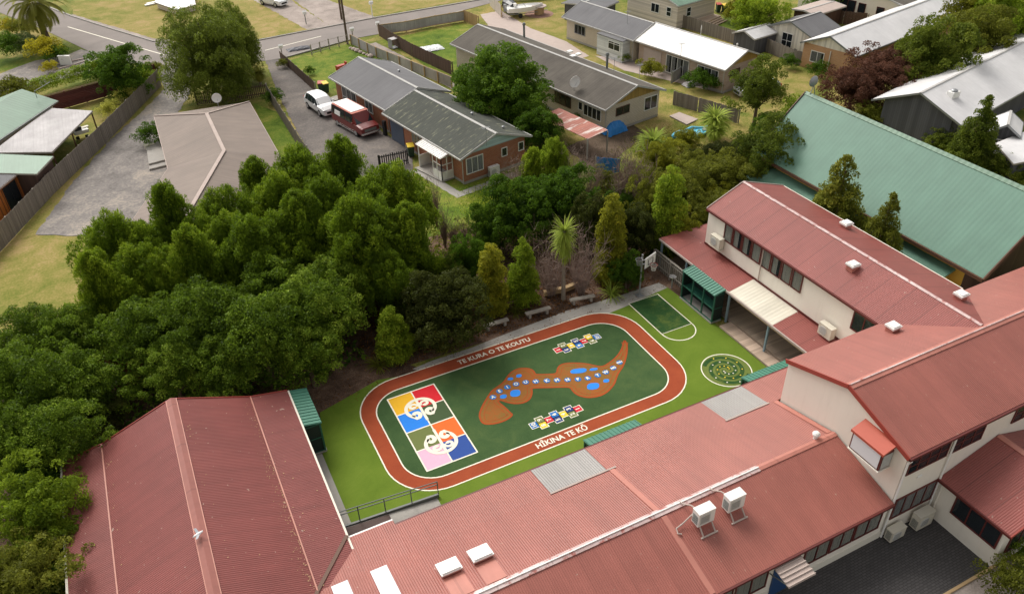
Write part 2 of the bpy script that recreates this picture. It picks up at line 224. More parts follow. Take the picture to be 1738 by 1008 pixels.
# ------------------------------------------------------------------ mesh building and scene tree
V3 = Vector
BASE = {}                                               # object name -> inverse world matrix of its thing
def link(o): COL.objects.link(o); return o
def tag(o, label=None, cat=None, group=None, kind=None):
    for k, v in (('label', label), ('category', cat), ('group', group), ('kind', kind)):
        if v: o[k] = v
    return o
def thing(name, label, cat, loc=(0, 0, 0), rz=0.0, group=None):
    o = bpy.data.objects.new(name, None); link(o); o.empty_display_size = 0.3
    o.location = loc; o.rotation_euler = (0, 0, rz); tag(o, label, cat, group)
    BASE[o.name] = (Matrix.Translation(V3(loc)) @ Matrix.Rotation(rz, 4, 'Z')).inverted(); return o
class MB:
    def __init__(s): s.v = []; s.f = []; s.uv = []
    def poly(s, pts, uvs=None):
        i = len(s.v); s.v += [tuple(p) for p in pts]; s.f.append(tuple(range(i, i+len(pts)))); s.uv.append(uvs); return s
    def prism(s, pts, dz=None, d=None):
        """closed solid: polygon pts swept by vector d"""
        d = V3(d) if d is not None else V3((0, 0, dz)); a = [V3(p) for p in pts]; b = [p+d for p in a]
        n = V3((0, 0, 0))
        for i in range(len(a)): n += a[i].cross(a[(i+1) % len(a)])
        if n.dot(d) > 0: a, b = b, a
        # a is the face whose normal points away from b
        s.poly(a); s.poly(b[::-1])
        for i in range(len(a)):
            j = (i+1) % len(a); s.poly([a[j], a[i], b[i], b[j]])
        return s
    def box(s, c, size, rz=0.0, M=None):
        x, y, z = size[0]/2, size[1]/2, size[2]/2
        if M is None: M = Matrix.Translation(V3(c)) @ Matrix.Rotation(rz, 4, 'Z')
        q = [M @ V3((sx*x, sy*y, sz*z)) for sx in (-1, 1) for sy in (-1, 1) for sz in (-1, 1)]
        for f in ((0, 1, 3, 2), (4, 6, 7, 5), (0, 4, 5, 1), (2, 3, 7, 6), (0, 2, 6, 4), (1, 5, 7, 3)): s.poly([q[k] for k in f])
        return s
    def bar(s, a, b, w, h=None, up=(0, 0, 1)):
        a, b = V3(a), V3(b); h = h or w; d = (b-a); L = d.length
        if L < 1e-6: return s
        d /= L; u = V3(up); r = d.cross(u)
        if r.length < 1e-3: r = d.cross(V3((1, 0, 0)))
        r.normalize(); u = r.cross(d)
        M = Matrix(((d.x, r.x, u.x, 0), (d.y, r.y, u.y, 0), (d.z, r.z, u.z, 0), (0, 0, 0, 1))); M.translation = (a+b)/2
        return s.box(None, (L, w, h), M=M)
    def tube(s, pts, rad, n=8, cap=True):
        pts = [V3(p) for p in pts]; rads = rad if isinstance(rad, (list, tuple)) else [rad]*len(pts); rings = []
        for k, p in enumerate(pts):
            d = (pts[min(k+1, len(pts)-1)]-pts[max(k-1, 0)]).normalized(); r = d.cross(V3((0, 0, 1)))
            if r.length < 1e-3: r = V3((1, 0, 0))
            r.normalize(); u = r.cross(d); i0 = len(s.v); rings.append(i0)
            for j in range(n):
                a = 2*math.pi*j/n; s.v.append(tuple(p+(r*math.cos(a)+u*math.sin(a))*rads[k]))
        for k in range(len(pts)-1):
            for j in range(n):
                a, b = rings[k]+j, rings[k]+(j+1) % n; c, d = rings[k+1]+(j+1) % n, rings[k+1]+j
                s.f.append((a, b, c, d)); s.uv.append(None)
        if cap:
            s.f.append(tuple(range(rings[0], rings[0]+n))[::-1]); s.uv.append(None); s.f.append(tuple(range(rings[-1], rings[-1]+n))); s.uv.append(None)
        return s
    def lathe(s, c, prof, n=16, axis='z'):
        c = V3(c); rings = []
        for r, z in prof:
            rings.append(len(s.v))
            for j in range(n):
                a = 2*math.pi*j/n
                p = V3((r*math.cos(a), r*math.sin(a), z)) if axis == 'z' else (V3((r*math.cos(a), z, r*math.sin(a))) if axis == 'y' else V3((z, r*math.cos(a), r*math.sin(a))))
                s.v.append(tuple(c+p))
        for k in range(len(prof)-1):
            for j in range(n): s.f.append((rings[k]+j, rings[k]+(j+1) % n, rings[k+1]+(j+1) % n, rings[k+1]+j)); s.uv.append(None)
        s.f.append(tuple(range(rings[0], rings[0]+n))[::-1]); s.uv.append(None); s.f.append(tuple(range(rings[-1], rings[-1]+n))); s.uv.append(None)
        return s
    def build(s, name, mat, parent=None, smooth=False, label=None, fixn=False):
        me = bpy.data.meshes.new(name)
        if parent is not None: Mi = BASE[parent.name]; off = None
        else:
            a = np.array(s.v); off = V3(((a[:, 0].min()+a[:, 0].max())/2, (a[:, 1].min()+a[:, 1].max())/2, a[:, 2].min())); Mi = Matrix.Translation(-off)
        me.from_pydata([tuple(Mi @ V3(p)) for p in s.v], [], s.f)
        uvl = me.uv_layers.new(name='UVMap'); Z = V3((0, 0, 1)); k = 0
        data = np.zeros(len(me.loops)*2, np.float32)
        for fi, f in enumerate(s.f):
            if s.uv[fi]:
                for t in s.uv[fi]: data[2*k] = t[0]; data[2*k+1] = t[1]; k += 1
                continue
            p0 = V3(s.v[f[0]]); n = V3((0, 0, 0))
            for i in range(len(f)):
                n += V3(s.v[f[i]]).cross(V3(s.v[f[(i+1) % len(f)]]))
            n = n.normalized() if n.length > 1e-9 else Z
            if n.z < 0: n = -n
            u = Z.cross(n); u = u.normalized() if u.length > 0.02 else V3((1, 0, 0)); w = n.cross(u)
            for i in f:
                p = V3(s.v[i]); data[2*k] = p.dot(u); data[2*k+1] = p.dot(w); k += 1
        uvl.data.foreach_set('uv', data)
        if smooth: me.polygons.foreach_set('use_smooth', [True]*len(me.polygons))
        if fixn:
            import bmesh
            b = bmesh.new(); b.from_mesh(me); bmesh.ops.recalc_face_normals(b, faces=b.faces); b.to_mesh(me); b.free()
        me.materials.append(MATS[mat]); o = bpy.data.objects.new(name, me); link(o)
        if parent is not None: o.parent = parent; BASE[o.name] = Mi
        else: o.location = off; BASE[o.name] = Mi
        if label: o['label'] = label
        return o
def copy_tree(o, parent=None):
    c = o.copy(); link(c)
    if parent is not None: c.parent = parent
    for ch in list(o.children): copy_tree(ch, c)
    return c
def place(src, loc, rz=0.0, label=None, scale=None, group=None, used={}):
    """first call moves the source thing itself, later calls copy it with its parts"""
    if src.name in used: o = copy_tree(src)
    else: o = src; used[src.name] = 1
    o.location = loc; o.rotation_euler = (0, 0, rz)
    if scale is not None: o.scale = (scale,)*3 if isinstance(scale, (int, float)) else scale
    if label: o['label'] = label
    if group: o['group'] = group
    return o
def struct(name, mb, mat, parent=None, label=None):
    o = mb.build(name, mat, parent)
    if parent is None: o['kind'] = 'structure'; tag(o, label or name.replace('_', ' '), name.replace('_', ' '))
    return o
def jitter_poly(pts, step=0.5, amp=0.08):
    out = []
    for i in range(len(pts)):
        a, b = V3(pts[i]), V3(pts[(i+1) % len(pts)]); d = b-a; L = d.length; n = max(1, int(L/step)); pr = V3((-d.y, d.x, 0)).normalized()
        for k in range(n): out.append(a+d*(k/n)+pr*random.uniform(-amp, amp)*(k > 0))
    return out
def sheet(name, pts, z, mat, label=None, parent=None, amp=0.0, step=0.5, thick=0.0):
    """flat ground sheet at height z; pts world xy"""
    pts = [V3((p[0], p[1], z)) for p in pts]
    if amp: pts = jitter_poly(pts, step, amp)
    m = MB()
    if thick: m.prism([p-V3((0, 0, thick)) for p in pts], dz=thick)
    else:
        a = sum(pts[i].x*pts[(i+1) % len(pts)].y-pts[(i+1) % len(pts)].x*pts[i].y for i in range(len(pts)))
        m.poly(pts if a > 0 else pts[::-1])
    return struct(name, m, mat, parent, label)
def slab(m, pts, t=0.09):
    """roof sheet with thickness t below its top polygon"""
    return m.prism(pts, d=(0, 0, -t))
# ------------------------------------------------------------------ windows (thing > window > pane, curtain)
def window(parent, O, U, N, w, h, cols=2, rows=1, frame='white_paint', glass='glass', fw=0.06, curtain=None, split=None, name='window', label=None, depth=0.06):
    O, U, N = V3(O), V3(U).normalized(), V3(N).normalized(); Z = V3((0, 0, 1))
    def bx(m, u0, u1, z0, z1, d0, d1):
        a = [O+U*u0+Z*z0+N*d0, O+U*u1+Z*z0+N*d0, O+U*u1+Z*z1+N*d0, O+U*u0+Z*z1+N*d0]; m.prism(a, d=N*(d1-d0))
    m = MB(); bx(m, 0, w, 0, fw, .002, depth); bx(m, 0, w, h-fw, h, .002, depth); bx(m, 0, fw, fw, h-fw, .002, depth-.003); bx(m, w-fw, w, fw, h-fw, .002, depth-.003)
    for i in range(1, cols): x = w*i/cols; bx(m, x-fw*.4, x+fw*.4, fw, h-fw, .002, depth-.006)
    for i in range(1, rows): z = h*i/rows; bx(m, fw, w-fw, z-fw*.35, z+fw*.35, .004, depth-.009)
    if split: bx(m, fw, w-fw, h*split-fw*.35, h*split+fw*.35, .004, depth-.009)
    f = m.build(name, frame, parent, label=label)
    b = MB(); bx(b, fw*.5, w-fw*.5, fw*.5, h-fw*.5, .003, .006); b.build('dark_backing', 'room_dark', f)  # near-black panel painted as the unlit room; no recess behind it
    if curtain:
        c = MB(); cw_ = w/cols
        for i in range(cols):
            x0 = i*cw_+fw*.6; x1 = (i+1)*cw_-fw*.6; n = max(3, int((x1-x0)/0.13)); r = random.random()
            for k in range(n):
                if r < 0.25 and k > n*0.55: continue
                a = x0+(x1-x0)*k/n; d = (x1-x0)/n; bx(c, a+d*.02, a+d*.93, fw, h-fw*1.2, .009, .014+.006*(k % 2))
        c.build('curtain', curtain, f)
    g = MB(); bx(g, fw*.5, w-fw*.5, fw*.5, h-fw*.5, .03, .034); g.build('pane', glass, f)
    return f
def win_px(parent, o, n, a, b, **kw):
    """window whose photo corners are a (lower left) and b (upper right) on the wall plane through o with normal n"""
    n = V3(n).normalized(); pa, pb = pplane(*a, V3(o), n), pplane(*b, V3(o), n); u = V3((0, 0, 1)).cross(n)
    d = (pb-pa).dot(u)
    if d < 0: pa = pa+u*d; d = -d
    return window(parent, (pa.x, pa.y, min(pa.z, pb.z)), u, n, d, abs(pb.z-pa.z), **kw)
# ------------------------------------------------------------------ gabled house measured from the photo
class House: pass
def house(name, label, e0, e1, r0, r1, ze, zr, roofm, wallm, gablem=None, inset=0.45, ginset=0.35, capm='cap_grey', fascia='cap_grey', ang=None, cat='house', parent=None, backw=None, z0=0.0):
    E0, E1, R0, R1 = P(*e0, ze), P(*e1, ze), P(*r0, zr), P(*r1, zr)
    u = (E1-E0).to_2d().to_3d().normalized() if ang is None else V3((math.cos(math.radians(ang)), math.sin(math.radians(ang)), 0))
    n = V3((-u.y, u.x, 0)); mid = (R0+R1)/2
    if (mid-E0).dot(n) < 0: n = -n
    w = (mid-(E0+E1)/2).dot(n); w2 = backw or w; s0, s1 = 0.0, (E1-E0).dot(u)
    H = House(); H.u, H.n, H.o, H.L, H.w, H.ze, H.zr, H.w2 = u, n, V3((E0.x, E0.y, 0)), s1, w, ze, zr, w2
    H.pt = lambda a, b, z: H.o+u*a+n*b+V3((0, 0, z))
    H.t = parent or thing(name, label, cat, H.pt(s1/2, w, 0)); t = H.t; pt = H.pt; D = w+w2; T = .10
    zb = ze if not backw else zr-(zr-ze)*w2/w
    m = MB(); slab(m, [pt(0, 0, ze), pt(s1, 0, ze), pt(s1, w-.001, zr), pt(0, w-.001, zr)], T); slab(m, [pt(0, w+.001, zr), pt(s1, w+.001, zr), pt(s1, D, zb), pt(0, D, zb)], T)
    H.roof = m.build('roof', roofm, t)
    c = MB()
    for sgn, ww in ((-1, .13), (1, .13)):
        k = (zr-ze)/w; c.prism([pt(-.03, w, zr+.012), pt(s1+.03, w, zr+.012), pt(s1+.03, w+sgn*ww, zr+.012-k*ww), pt(-.03, w+sgn*ww, zr+.012-k*ww)], dz=.03)
    H.cap = c.build('ridge_cap', capm, H.roof)
    f = MB()                                                     # gutters and barge boards
    f.bar(pt(-.05, -.05, ze-.06), pt(s1+.05, -.05, ze-.06), .09, .13); f.bar(pt(-.05, D+.05, zb-.06), pt(s1+.05, D+.05, zb-.06), .09, .13)
    for s in (-.03, s1+.03):
        f.bar(pt(s, -.02, ze-.05), pt(s, w, zr-.05), .04, .17); f.bar(pt(s, w, zr-.05), pt(s, D+.02, zb-.05), .04, .17)
    f.build('barge_board', fascia, H.roof)
    k = (zr-ze)/w; g0, g1 = ginset, s1-ginset; i0, i1 = inset, D-inset; T2 = T+.01; zw = ze+k*inset-T2; zwb = zb+k*inset-T2; zt = zr-T2
    wl = MB(); z2 = zw if gablem else None
    wl.poly([pt(g0, i0, z0), pt(g1, i0, z0), pt(g1, i0, zw), pt(g0, i0, zw)]); wl.poly([pt(g1, i1, z0), pt(g0, i1, z0), pt(g0, i1, zwb), pt(g1, i1, zwb)])
    for s in (g0, g1):
        if gablem: wl.poly([pt(s, i0, z0), pt(s, i1, z0), pt(s, i1, min(zw, zwb)), pt(s, i0, min(zw, zwb))])
        else: wl.poly([pt(s, i0, z0), pt(s, i1, z0), pt(s, i1, zwb), pt(s, w, zt), pt(s, i0, zw)])
    H.wall = wl.build('wall', wallm, t, fixn=True)
    if gablem:
        zz = min(zw, zwb)
        for s, q in ((g0, -1), (g1, 1)): MB().prism([pt(s+q*.01, i0, zz), pt(s+q*.01, i1, zz), pt(s+q*.01, i1, zwb), pt(s+q*.01, w, zt), pt(s+q*.01, i0, zw)], d=u*(.03*q)).build('gable', gablem, t)
    ftg = MB()
    if z0 == 0:
        for s in (g0, g1): ftg.bar(pt(s, i0, .12), pt(s, i1, .12), .03, .24)
        ftg.bar(pt(g0, i0, .12), pt(g1, i0, .12), .03, .24); ftg.build('footing', 'conc', t)
    H.fp = (pt(0, i0, 0), -n); H.gp1 = (pt(g1, 0, 0), u); H.gp0 = (pt(g0, 0, 0), -u); H.bp = (pt(0, i1, 0), n)
    # downpipe at front corner
    dp = MB(); dp.tube([pt(s1-.1, -.03, ze-.12), pt(g1-.05, i0-.07, ze-.45), pt(g1-.05, i0-.07, .05)], .04, 6); dp.build('downpipe', fascia, t)
    return H
def roofplane_z(H, p):
    b = (p-H.o).dot(H.n); k = (H.zr-H.ze)/H.w; return H.ze+k*b if b < H.w else H.zr-k*(b-H.w)
# ------------------------------------------------------------------ fences
def fence(name, pts, h, label, mat='pal_grey', style='paling', group=None, post=2.4, postmat='timber_grey', side=1, railm=None, h1=None, cat='fence', rail_front=True):
    pts = [V3((p[0], p[1], 0)) for p in pts]; t = thing(name, label, cat, sum(pts, V3((0, 0, 0)))/len(pts), 0, group)
    pal, rl = MB(), MB(); tot = sum((pts[i+1]-pts[i]).length for i in range(len(pts)-1)); acc = 0
    for i in range(len(pts)-1):
        a, b = pts[i], pts[i+1]; d = b-a; L = d.length; d /= L; n = V3((-d.y, d.x, 0))*side; k = int(L/post)+1
        hh = lambda s: h if h1 is None else h+(h1-h)*((acc+s)/tot)
        for q in range(k+1):
            s = min(L, q*L/k)
            if q == 0 and i > 0: continue
            p = a+d*s+n*.06; MB().box(p+V3((0, 0, hh(s)/2)), (.1, .1, hh(s)+(.05 if style != 'paling' else -.05)), math.atan2(d.y, d.x)).build('post', postmat, t)
        if style in ('paling', 'batten', 'picket'):
            w = {'paling': .15, 'batten': .12, 'picket': .10}[style]; gap = {'paling': .152, 'batten': .2, 'picket': .19}[style]; cnt = int(L/gap)
            for q in range(cnt):
                s = (q+.5)*gap; H_ = hh(s)+random.uniform(-.035, .03); p = a+d*s-n*(.02+.008*(q % 2)); pal.box(p+V3((0, 0, H_/2)), (w, .02, H_), math.atan2(d.y, d.x))
            for z in (.25, .85): rl.bar(a+n*.03+V3((0, 0, z*hh(0))), b+n*.03+V3((0, 0, z*hh(L))), .05, .09)
            if style == 'batten': rl.bar(a+V3((0, 0, h+.02)), b+V3((0, 0, h+.02)), .13, .05)
        elif style == 'board':
            for q in range(int(h/.16)): pal.bar(a+V3((0, 0, .1+q*.16)), b+V3((0, 0, .1+q*.16)), .03, .15)
            rl.bar(a+V3((0, 0, h)), b+V3((0, 0, h)), .1, .04)
        elif style == 'sheet':
            pal.bar(a-n*.01+V3((0, 0, h/2)), b-n*.01+V3((0, 0, h/2)), .03, h-.1)
            for z in (.1, h-.06): rl.bar(a-n*.05+V3((0, 0, z)), b-n*.05+V3((0, 0, z)), .05, .09)
        elif style == 'wire':
            for z in (h*.95, h*.5, h*.2): rl.bar(a+V3((0, 0, z)), b+V3((0, 0, z)), .03, .03)
        acc += L
    if pal.v: pal.build('palings', mat, t)
    if rl.v: rl.build('rail', railm or postmat, t)
    return t
# ------------------------------------------------------------------ lettering
_tc = {}
def text_mesh(s, size=1.0, bold=0.0):
    k = (s, size, bold)
    if k not in _tc:
        c = bpy.data.curves.new('lettering', 'FONT'); c.body = s; c.size = size; c.offset = bold; c.align_x = 'CENTER'; c.align_y = 'CENTER'; c.resolution_u = 3
        o = bpy.data.objects.new('lettering', c); link(o); bpy.context.view_layer.update()
        me = bpy.data.meshes.new_from_object(o.evaluated_get(bpy.context.evaluated_depsgraph_get()))
        _tc[k] = ([tuple(v.co) for v in me.vertices], [tuple(p.vertices) for p in me.polygons]); bpy.data.objects.remove(o); bpy.data.meshes.remove(me); bpy.data.curves.remove(c)
    return _tc[k]
def add_text(m, s, c, rz, size, z, bold=0.0, wide=1.0):
    vs, fs = text_mesh(s, size, bold); i = len(m.v); ca, sa = math.cos(rz), math.sin(rz)
    for v in vs: x, y = v[0]*wide, v[1]; m.v.append((c[0]+x*ca-y*sa, c[1]+x*sa+y*ca, z))
    for f in fs: m.f.append(tuple(i+q for q in f)); m.uv.append(None)
# ------------------------------------------------------------------ ground, roads, yards
def G(*q): return [P(x, y, 0) for x, y in q]
def K0(c, x, y): return (c[0]+x/3.877, c[1]+y/3.877)
A0=(0,0);A1=(430,0);A2=(860,0);A3=(1298,0);B0=(0,250);B1=(430,250);B2=(860,250);B3=(1298,250);C0=(0,500);C1=(430,500);C2=(860,500);C3=(1298,500);D0=(0,748);D1=(430,748);D2=(860,748);D3=(1298,748)
sheet('ground', [(-260, -60), (420, -60), (420, 420), (-260, 420)], -0.04, 'grass', 'wide grassy ground under the whole neighbourhood')
sheet('lawn', G((130, -60), (123, 26), (262, 68), (430, 68), (533, 48), (631, 28), (817, -4), (800, -80)), -0.03, 'grass_dry', 'dry yellow verge and lawn beyond the road', amp=.1)
sheet('lawn', G((-60, 395), (60, 398), (178, 402), (240, 470), (220, 560), (60, 600), (-80, 620)), -0.03, 'grass_dry', 'dry patchy lawn at the end of the long driveway', amp=.12)
sheet('lawn', G((480, 105), (600, 72), (700, 100), (600, 150), (560, 150)), -0.03, 'grass_green', 'green front lawn of the brick house')
sheet('lawn', G((640, 70), (785, 40), (880, 60), (800, 130), (765, 140), (690, 90)), -0.03, 'grass_green', 'fenced green back lawn beside the dark shingle house')
sheet('lawn', G((860, 30), (960, 20), (1050, 100), (1000, 110), (900, 60), (850, 45)), -0.03, 'grass_dry', 'yellowing yard round the boat')
sheet('lawn', G((1140, 150), (1260, 100), (1400, 130), (1360, 190), (1250, 190)), -0.03, 'grass_dry', 'yellowing back yard of the white roofed house')
sheet('lawn', G((1200, 40), (1260, 20), (1320, 50), (1290, 75)), -0.028, 'grass_green', 'small green lawn by the stepped deck')
sheet('lawn', G((730, 290), (880, 270), (990, 330), (900, 420), (720, 430)), -0.03, 'grass_green', 'bright green back lawn of the brick house')
sheet('lawn', G((1020, 230), (1150, 170), (1260, 230), (1230, 300), (1000, 300)), -0.03, 'grass', 'worn back yard of the white brick house')
sheet('lawn', G((430, 175), (470, 190), (540, 290), (480, 300), (440, 200)), -0.03, 'grass_green', 'narrow green lawn beside the beige roofed house')
sheet('lawn', G((1560, 150), (1738, 60), (1800, 120), (1620, 230)), -0.03, 'grass_green', 'green bank behind the right hand trees')
sheet('lawn', G((100, 150), (200, 150), (270, 140), (200, 240), (150, 260), (90, 190)), -0.03, 'grass_dry', 'small dry lawn behind the paling fence')
sheet('lawn', G((0, 100), (60, 95), (132, 82), (60, 108), (-20, 125), (-40, 90)), -0.027, 'grass_green', 'strip of front lawn by the yellow shrub', amp=.08)
ROADN = [(-90, -12), (0, 22), (77, 52), (152, 88), (225, 108), (300, 113), (430, 106), (474, 100), (595, 67), (644, 58), (786, 18), (840, 4), (1000, -40)]
ROADF = [(-90, -55), (0, -18), (60, 4), (121, 28), (190, 50), (260, 71), (340, 77), (430, 71), (533, 51), (631, 32), (817, 0), (960, -45)]
sheet('road', G(*(ROADN+ROADF[::-1])), 0.0, 'road', 'grey chip sealed road curving through the top of the scene')
sheet('footpath', G((121, 24), (262, 66), (300, 68), (262, 72), (121, 29)), -0.012, 'gravel', 'worn gravel verge along the far kerb', amp=.1)
km = MB()
for i in range(2, len(ROADF)-1):
    a, b = P(*ROADF[i]), P(*ROADF[i+1]); km.bar(a+V3((0, 0, .05)), b+V3((0, 0, .05)), .22, .13)
struct('kerb', km, 'conc', label='concrete kerb along the far edge of the road')
km = MB()
for a, b in (((152, 88), (225, 108)), ((300, 113), (430, 106)), ((474, 101), (595, 68)), ((644, 59), (786, 19))):
    km.bar(P(*a)+V3((0, 0, .05)), P(*b)+V3((0, 0, .05)), .22, .12)
struct('kerb', km, 'conc', label='concrete kerb along the near edge of the road')
lm = MB()
for a, b in (((115, 46), (200, 71)), ((200, 71), (280, 94)), ((450, 86), (545, 62))):
    a, b = P(*a), P(*b); d = (b-a).normalized(); n = V3((-d.y, d.x, 0))*.07; z = V3((0, 0, .004)); lm.poly([a-n+z, b-n+z, b+n+z, a+n+z])
struct('road_marking', lm, 'white_line', label='faded white centre line on the road')
sheet('driveway', G((-40, 140), (60, 103), (110, 95), (138, 84), (150, 87), (172, 100), (162, 120), (100, 137), (40, 156), (-40, 170)), -0.008, 'asphalt_old', 'gravelly driveway on the far left', amp=.08)
sheet('driveway', G((268, 112), (330, 112), (322, 160), (300, 195), (300, 330), (240, 400), (178, 402), (60, 398), (118, 316), (185, 240), (240, 190), (278, 152)), -0.008, 'asphalt_old', 'long patchy grey driveway beside the paling fence', amp=.12)
sheet('weedy_strip', G((282, 146), (240, 196), (185, 246), (118, 322), (64, 398), (20, 410), (84, 336), (170, 240), (268, 143)), -0.011, 'grass_dry', 'weedy brown strip at the foot of the fence', amp=.12)
sheet('driveway', G((450, 103), (478, 100), (500, 120), (540, 158), (570, 175), (700, 255), (700, 300), (560, 300), (525, 262), (478, 172)), -0.008, 'asphalt', 'grey driveway with the van and the white car on it', amp=.08)
sheet('driveway', G((560, 45), (470, -20), (500, -20), (640, 30)), -0.018, 'gravel', 'gravel driveway crossing the dry verge', amp=.1)
sheet('driveway', G((430, 0), (470, -15), (560, 45), (520, 50)), -0.021, 'gravel', 'pale gravel parking strip beside the white car at the top', amp=.15)
sheet('driveway', G((815, 25), (850, 18), (900, 48), (960, 70), (1000, 95), (985, 100), (890, 62), (830, 45)), -0.02, 'conc_pink', 'pink concrete drive behind the dark shingle house', amp=.05)
sheet('footpath', G((625, 75), (638, 72), (790, 150), (780, 158)), -0.02, 'gravel', 'narrow gravel access strip between two fences', amp=.06)
sheet('path', G((700, 290), (715, 285), (780, 325), (870, 292), (880, 298), (776, 336)), -0.018, 'conc', 'narrow concrete path round the brick house', amp=.04)
sheet('patio', G((1010, 95), (1100, 100), (1230, 160), (1150, 140), (1060, 120)), -0.018, 'conc_pink', 'paved strip along the white roofed house', amp=.05)
sheet('dirt_patch', G((962, 250), (1060, 205), (1100, 225), (1010, 300)), -0.02, 'dirt', 'bare earth beside the white brick house', amp=.15)
sheet('mulch_bed', [(-14, 33.0), (3, 32), (8, 35.2), (27.9, 34.6), (40, 34.7), (40, 47), (20, 48), (-14, 50)], -0.02, 'mulch', 'dark bark mulch under the trees north of the playground')
sheet('mulch_bed', [(-30, -5), (-8, -5), (-8, 34), (-14, 34), (-14, 45), (-30, 45)], -0.022, 'mulch', 'leaf litter under the trees on the left')
sheet('path', G((470, 690), (488, 655), (560, 612), (620, 578), (640, 600), (735, 632), (600, 690), (560, 720), (545, 716)), -0.010, 'mulch', 'dark brown paved path entering between trees and hall', amp=.05)
sheet('grass_strip', [(36.9, 20), (41, 20), (41, 42), (36.9, 42)], -0.02, 'dirt', 'strip of soil between classroom block and green hall')
sheet('courtyard', [(15, 4), (27.7, 4), (27.7, 13.7), (15, 13.7)], -0.004, 'paver_dark', 'dark grey brick paved courtyard')
sheet('asphalt_area', [(15, -4), (60, -4), (60, 10.1), (27.7, 10.1), (24.7, 10.15), (15, 10.15)], 0.0, 'gravel', 'pale gravel south of the courtyard edging')
em = MB(); em.box((25.9, 10.17, .03), (3.8, .12, .12)); struct('edging', em, 'timber_tan', label='thin timber edging at the end of the dark paving')
# ------------------------------------------------------------------ playground
TN = [(543, 700), (600, 668), (640, 645), (740, 628), (880, 585), (1000, 545), (1060, 521), (1133, 488)]
turfpts = G(*TN)+[P(1165, 512), P(1212, 548), V3((28.2, 26.0, 0)), V3((28.3, 22, 0)), V3((3.6, 22, 0)), V3((3.6, 30.4, 0))]
PG = sheet('playground_surface', turfpts, 0.004, 'turf', 'green artificial turf of the school playground')
def rrect(x0, x1, y0, y1, r, n=10):
    if isinstance(r, (int, float)): r = [r]*4
    out = []
    for (cx, cy, a0, rr) in ((x1-r[0], y1-r[0], 0, r[0]), (x0+r[1], y1-r[1], 90, r[1]), (x0+r[2], y0+r[2], 180, r[2]), (x1-r[3], y0+r[3], 270, r[3])):
        for k in range(n+1): a = math.radians(a0+90*k/n); out.append((cx+rr*math.cos(a), cy+rr*math.sin(a)))
    return out
def paint(name, pts, z, mat, label=None): return sheet(name, pts, z, mat, label, PG)
def stroke(m, pts, w, z, closed=False):
    pts = [V3((p[0], p[1], 0)) for p in pts]; N = len(pts); L, R = [], []
    for i, p in enumerate(pts):
        a = pts[i-1] if (i or closed) else p; b = pts[(i+1) % N] if (i < N-1 or closed) else p
        d = (b-a).normalized(); n = V3((-d.y, d.x, 0)); ww = w(i/(N-1)) if callable(w) else w; L.append(p+n*ww/2+V3((0, 0, z))); R.append(p-n*ww/2+V3((0, 0, z)))
    for i in range(N if closed else N-1): j = (i+1) % N; m.poly([R[i], R[j], L[j], L[i]])
def lines(name, segs, w, z, mat, label=None, closed=False):
    m = MB()
    for s in segs: stroke(m, s, w, z, closed)
    return m.build(name, mat, PG, label=label)
OUT = rrect(6.17, 24.05, 25.4, 34.4, 2.6); INN = rrect(7.0, 23.0, 26.22, 33.4, 1.75)
ring = MB()
for i in range(len(OUT)):
    j = (i+1) % len(OUT); z = .008; ring.poly([(*OUT[i], z), (*OUT[j], z), (*INN[j], z), (*INN[i], z)])
ring.build('running_track', 'turf_red', PG, label='red brown track lane round the playground')
paint('inner_field', INN, 0.008, 'turf_dark', 'dark green field inside the track')
lines('outer_line', [OUT], .07, .012, 'white_line', closed=True); lines('inner_line', [INN], .07, .012, 'white_line', closed=True)
SQC = {'gold': (0.78, 0.42, 0.005), 'red': (0.62, 0.002, 0.012), 'blue': (0.005, 0.20, 0.72), 'dark': (0.04, 0.075, 0.02), 'olive': (0.13, 0.16, 0.035), 'orange': (0.85, 0.13, 0.01), 'pink': (0.75, 0.42, 0.55), 'navy': (0.012, 0.06, 0.28), 'hopred': (0.58, 0.01, 0.03), 'hopyel': (0.80, 0.55, 0.03), 'hopblue': (0.01, 0.15, 0.45), 'hopnavy': (0.015, 0.04, 0.17), 'hopolive': (0.17, 0.19, 0.06)}
for k, c in SQC.items(): m_plain('paint_'+k, c, 0.75, 0.08, 5)
X0, X1, Y0, Y1 = 7.95, 10.73, 26.9, 32.87; XM = (X0+X1)/2; H4 = (Y1-Y0)/4
for i, (l, r) in enumerate((('gold', 'red'), ('blue', 'dark'), ('olive', 'orange'), ('pink', 'navy'))):
    ya, yb = Y1-H4*(i+1), Y1-H4*i
    paint('colour_square', [(X0, ya), (XM, ya), (XM, yb), (X0, yb)], .012, 'paint_'+l, l+' painted square'); paint('colour_square', [(XM, ya), (X1, ya), (X1, yb), (XM, yb)], .012, 'paint_'+r, r+' painted square')
gl = [[(X0-.03, Y1-H4*i), (X1+.03, Y1-H4*i)] for i in range(5) if i not in ()]; gl += [[(x, Y0), (x, Y1)] for x in (X0, XM, X1)]
lines('grid_line', [gl[0], gl[2], gl[4]]+[[(X0, Y1-H4), (XM-.75, Y1-H4)], [(XM+.75, Y1-H4), (X1, Y1-H4)], [(X0, Y0+H4), (XM-.75, Y0+H4)], [(XM+.75, Y0+H4), (X1, Y0+H4)]], .075, .016, 'white_line')
lines('grid_line', gl[5:], .075, .020, 'white_line')
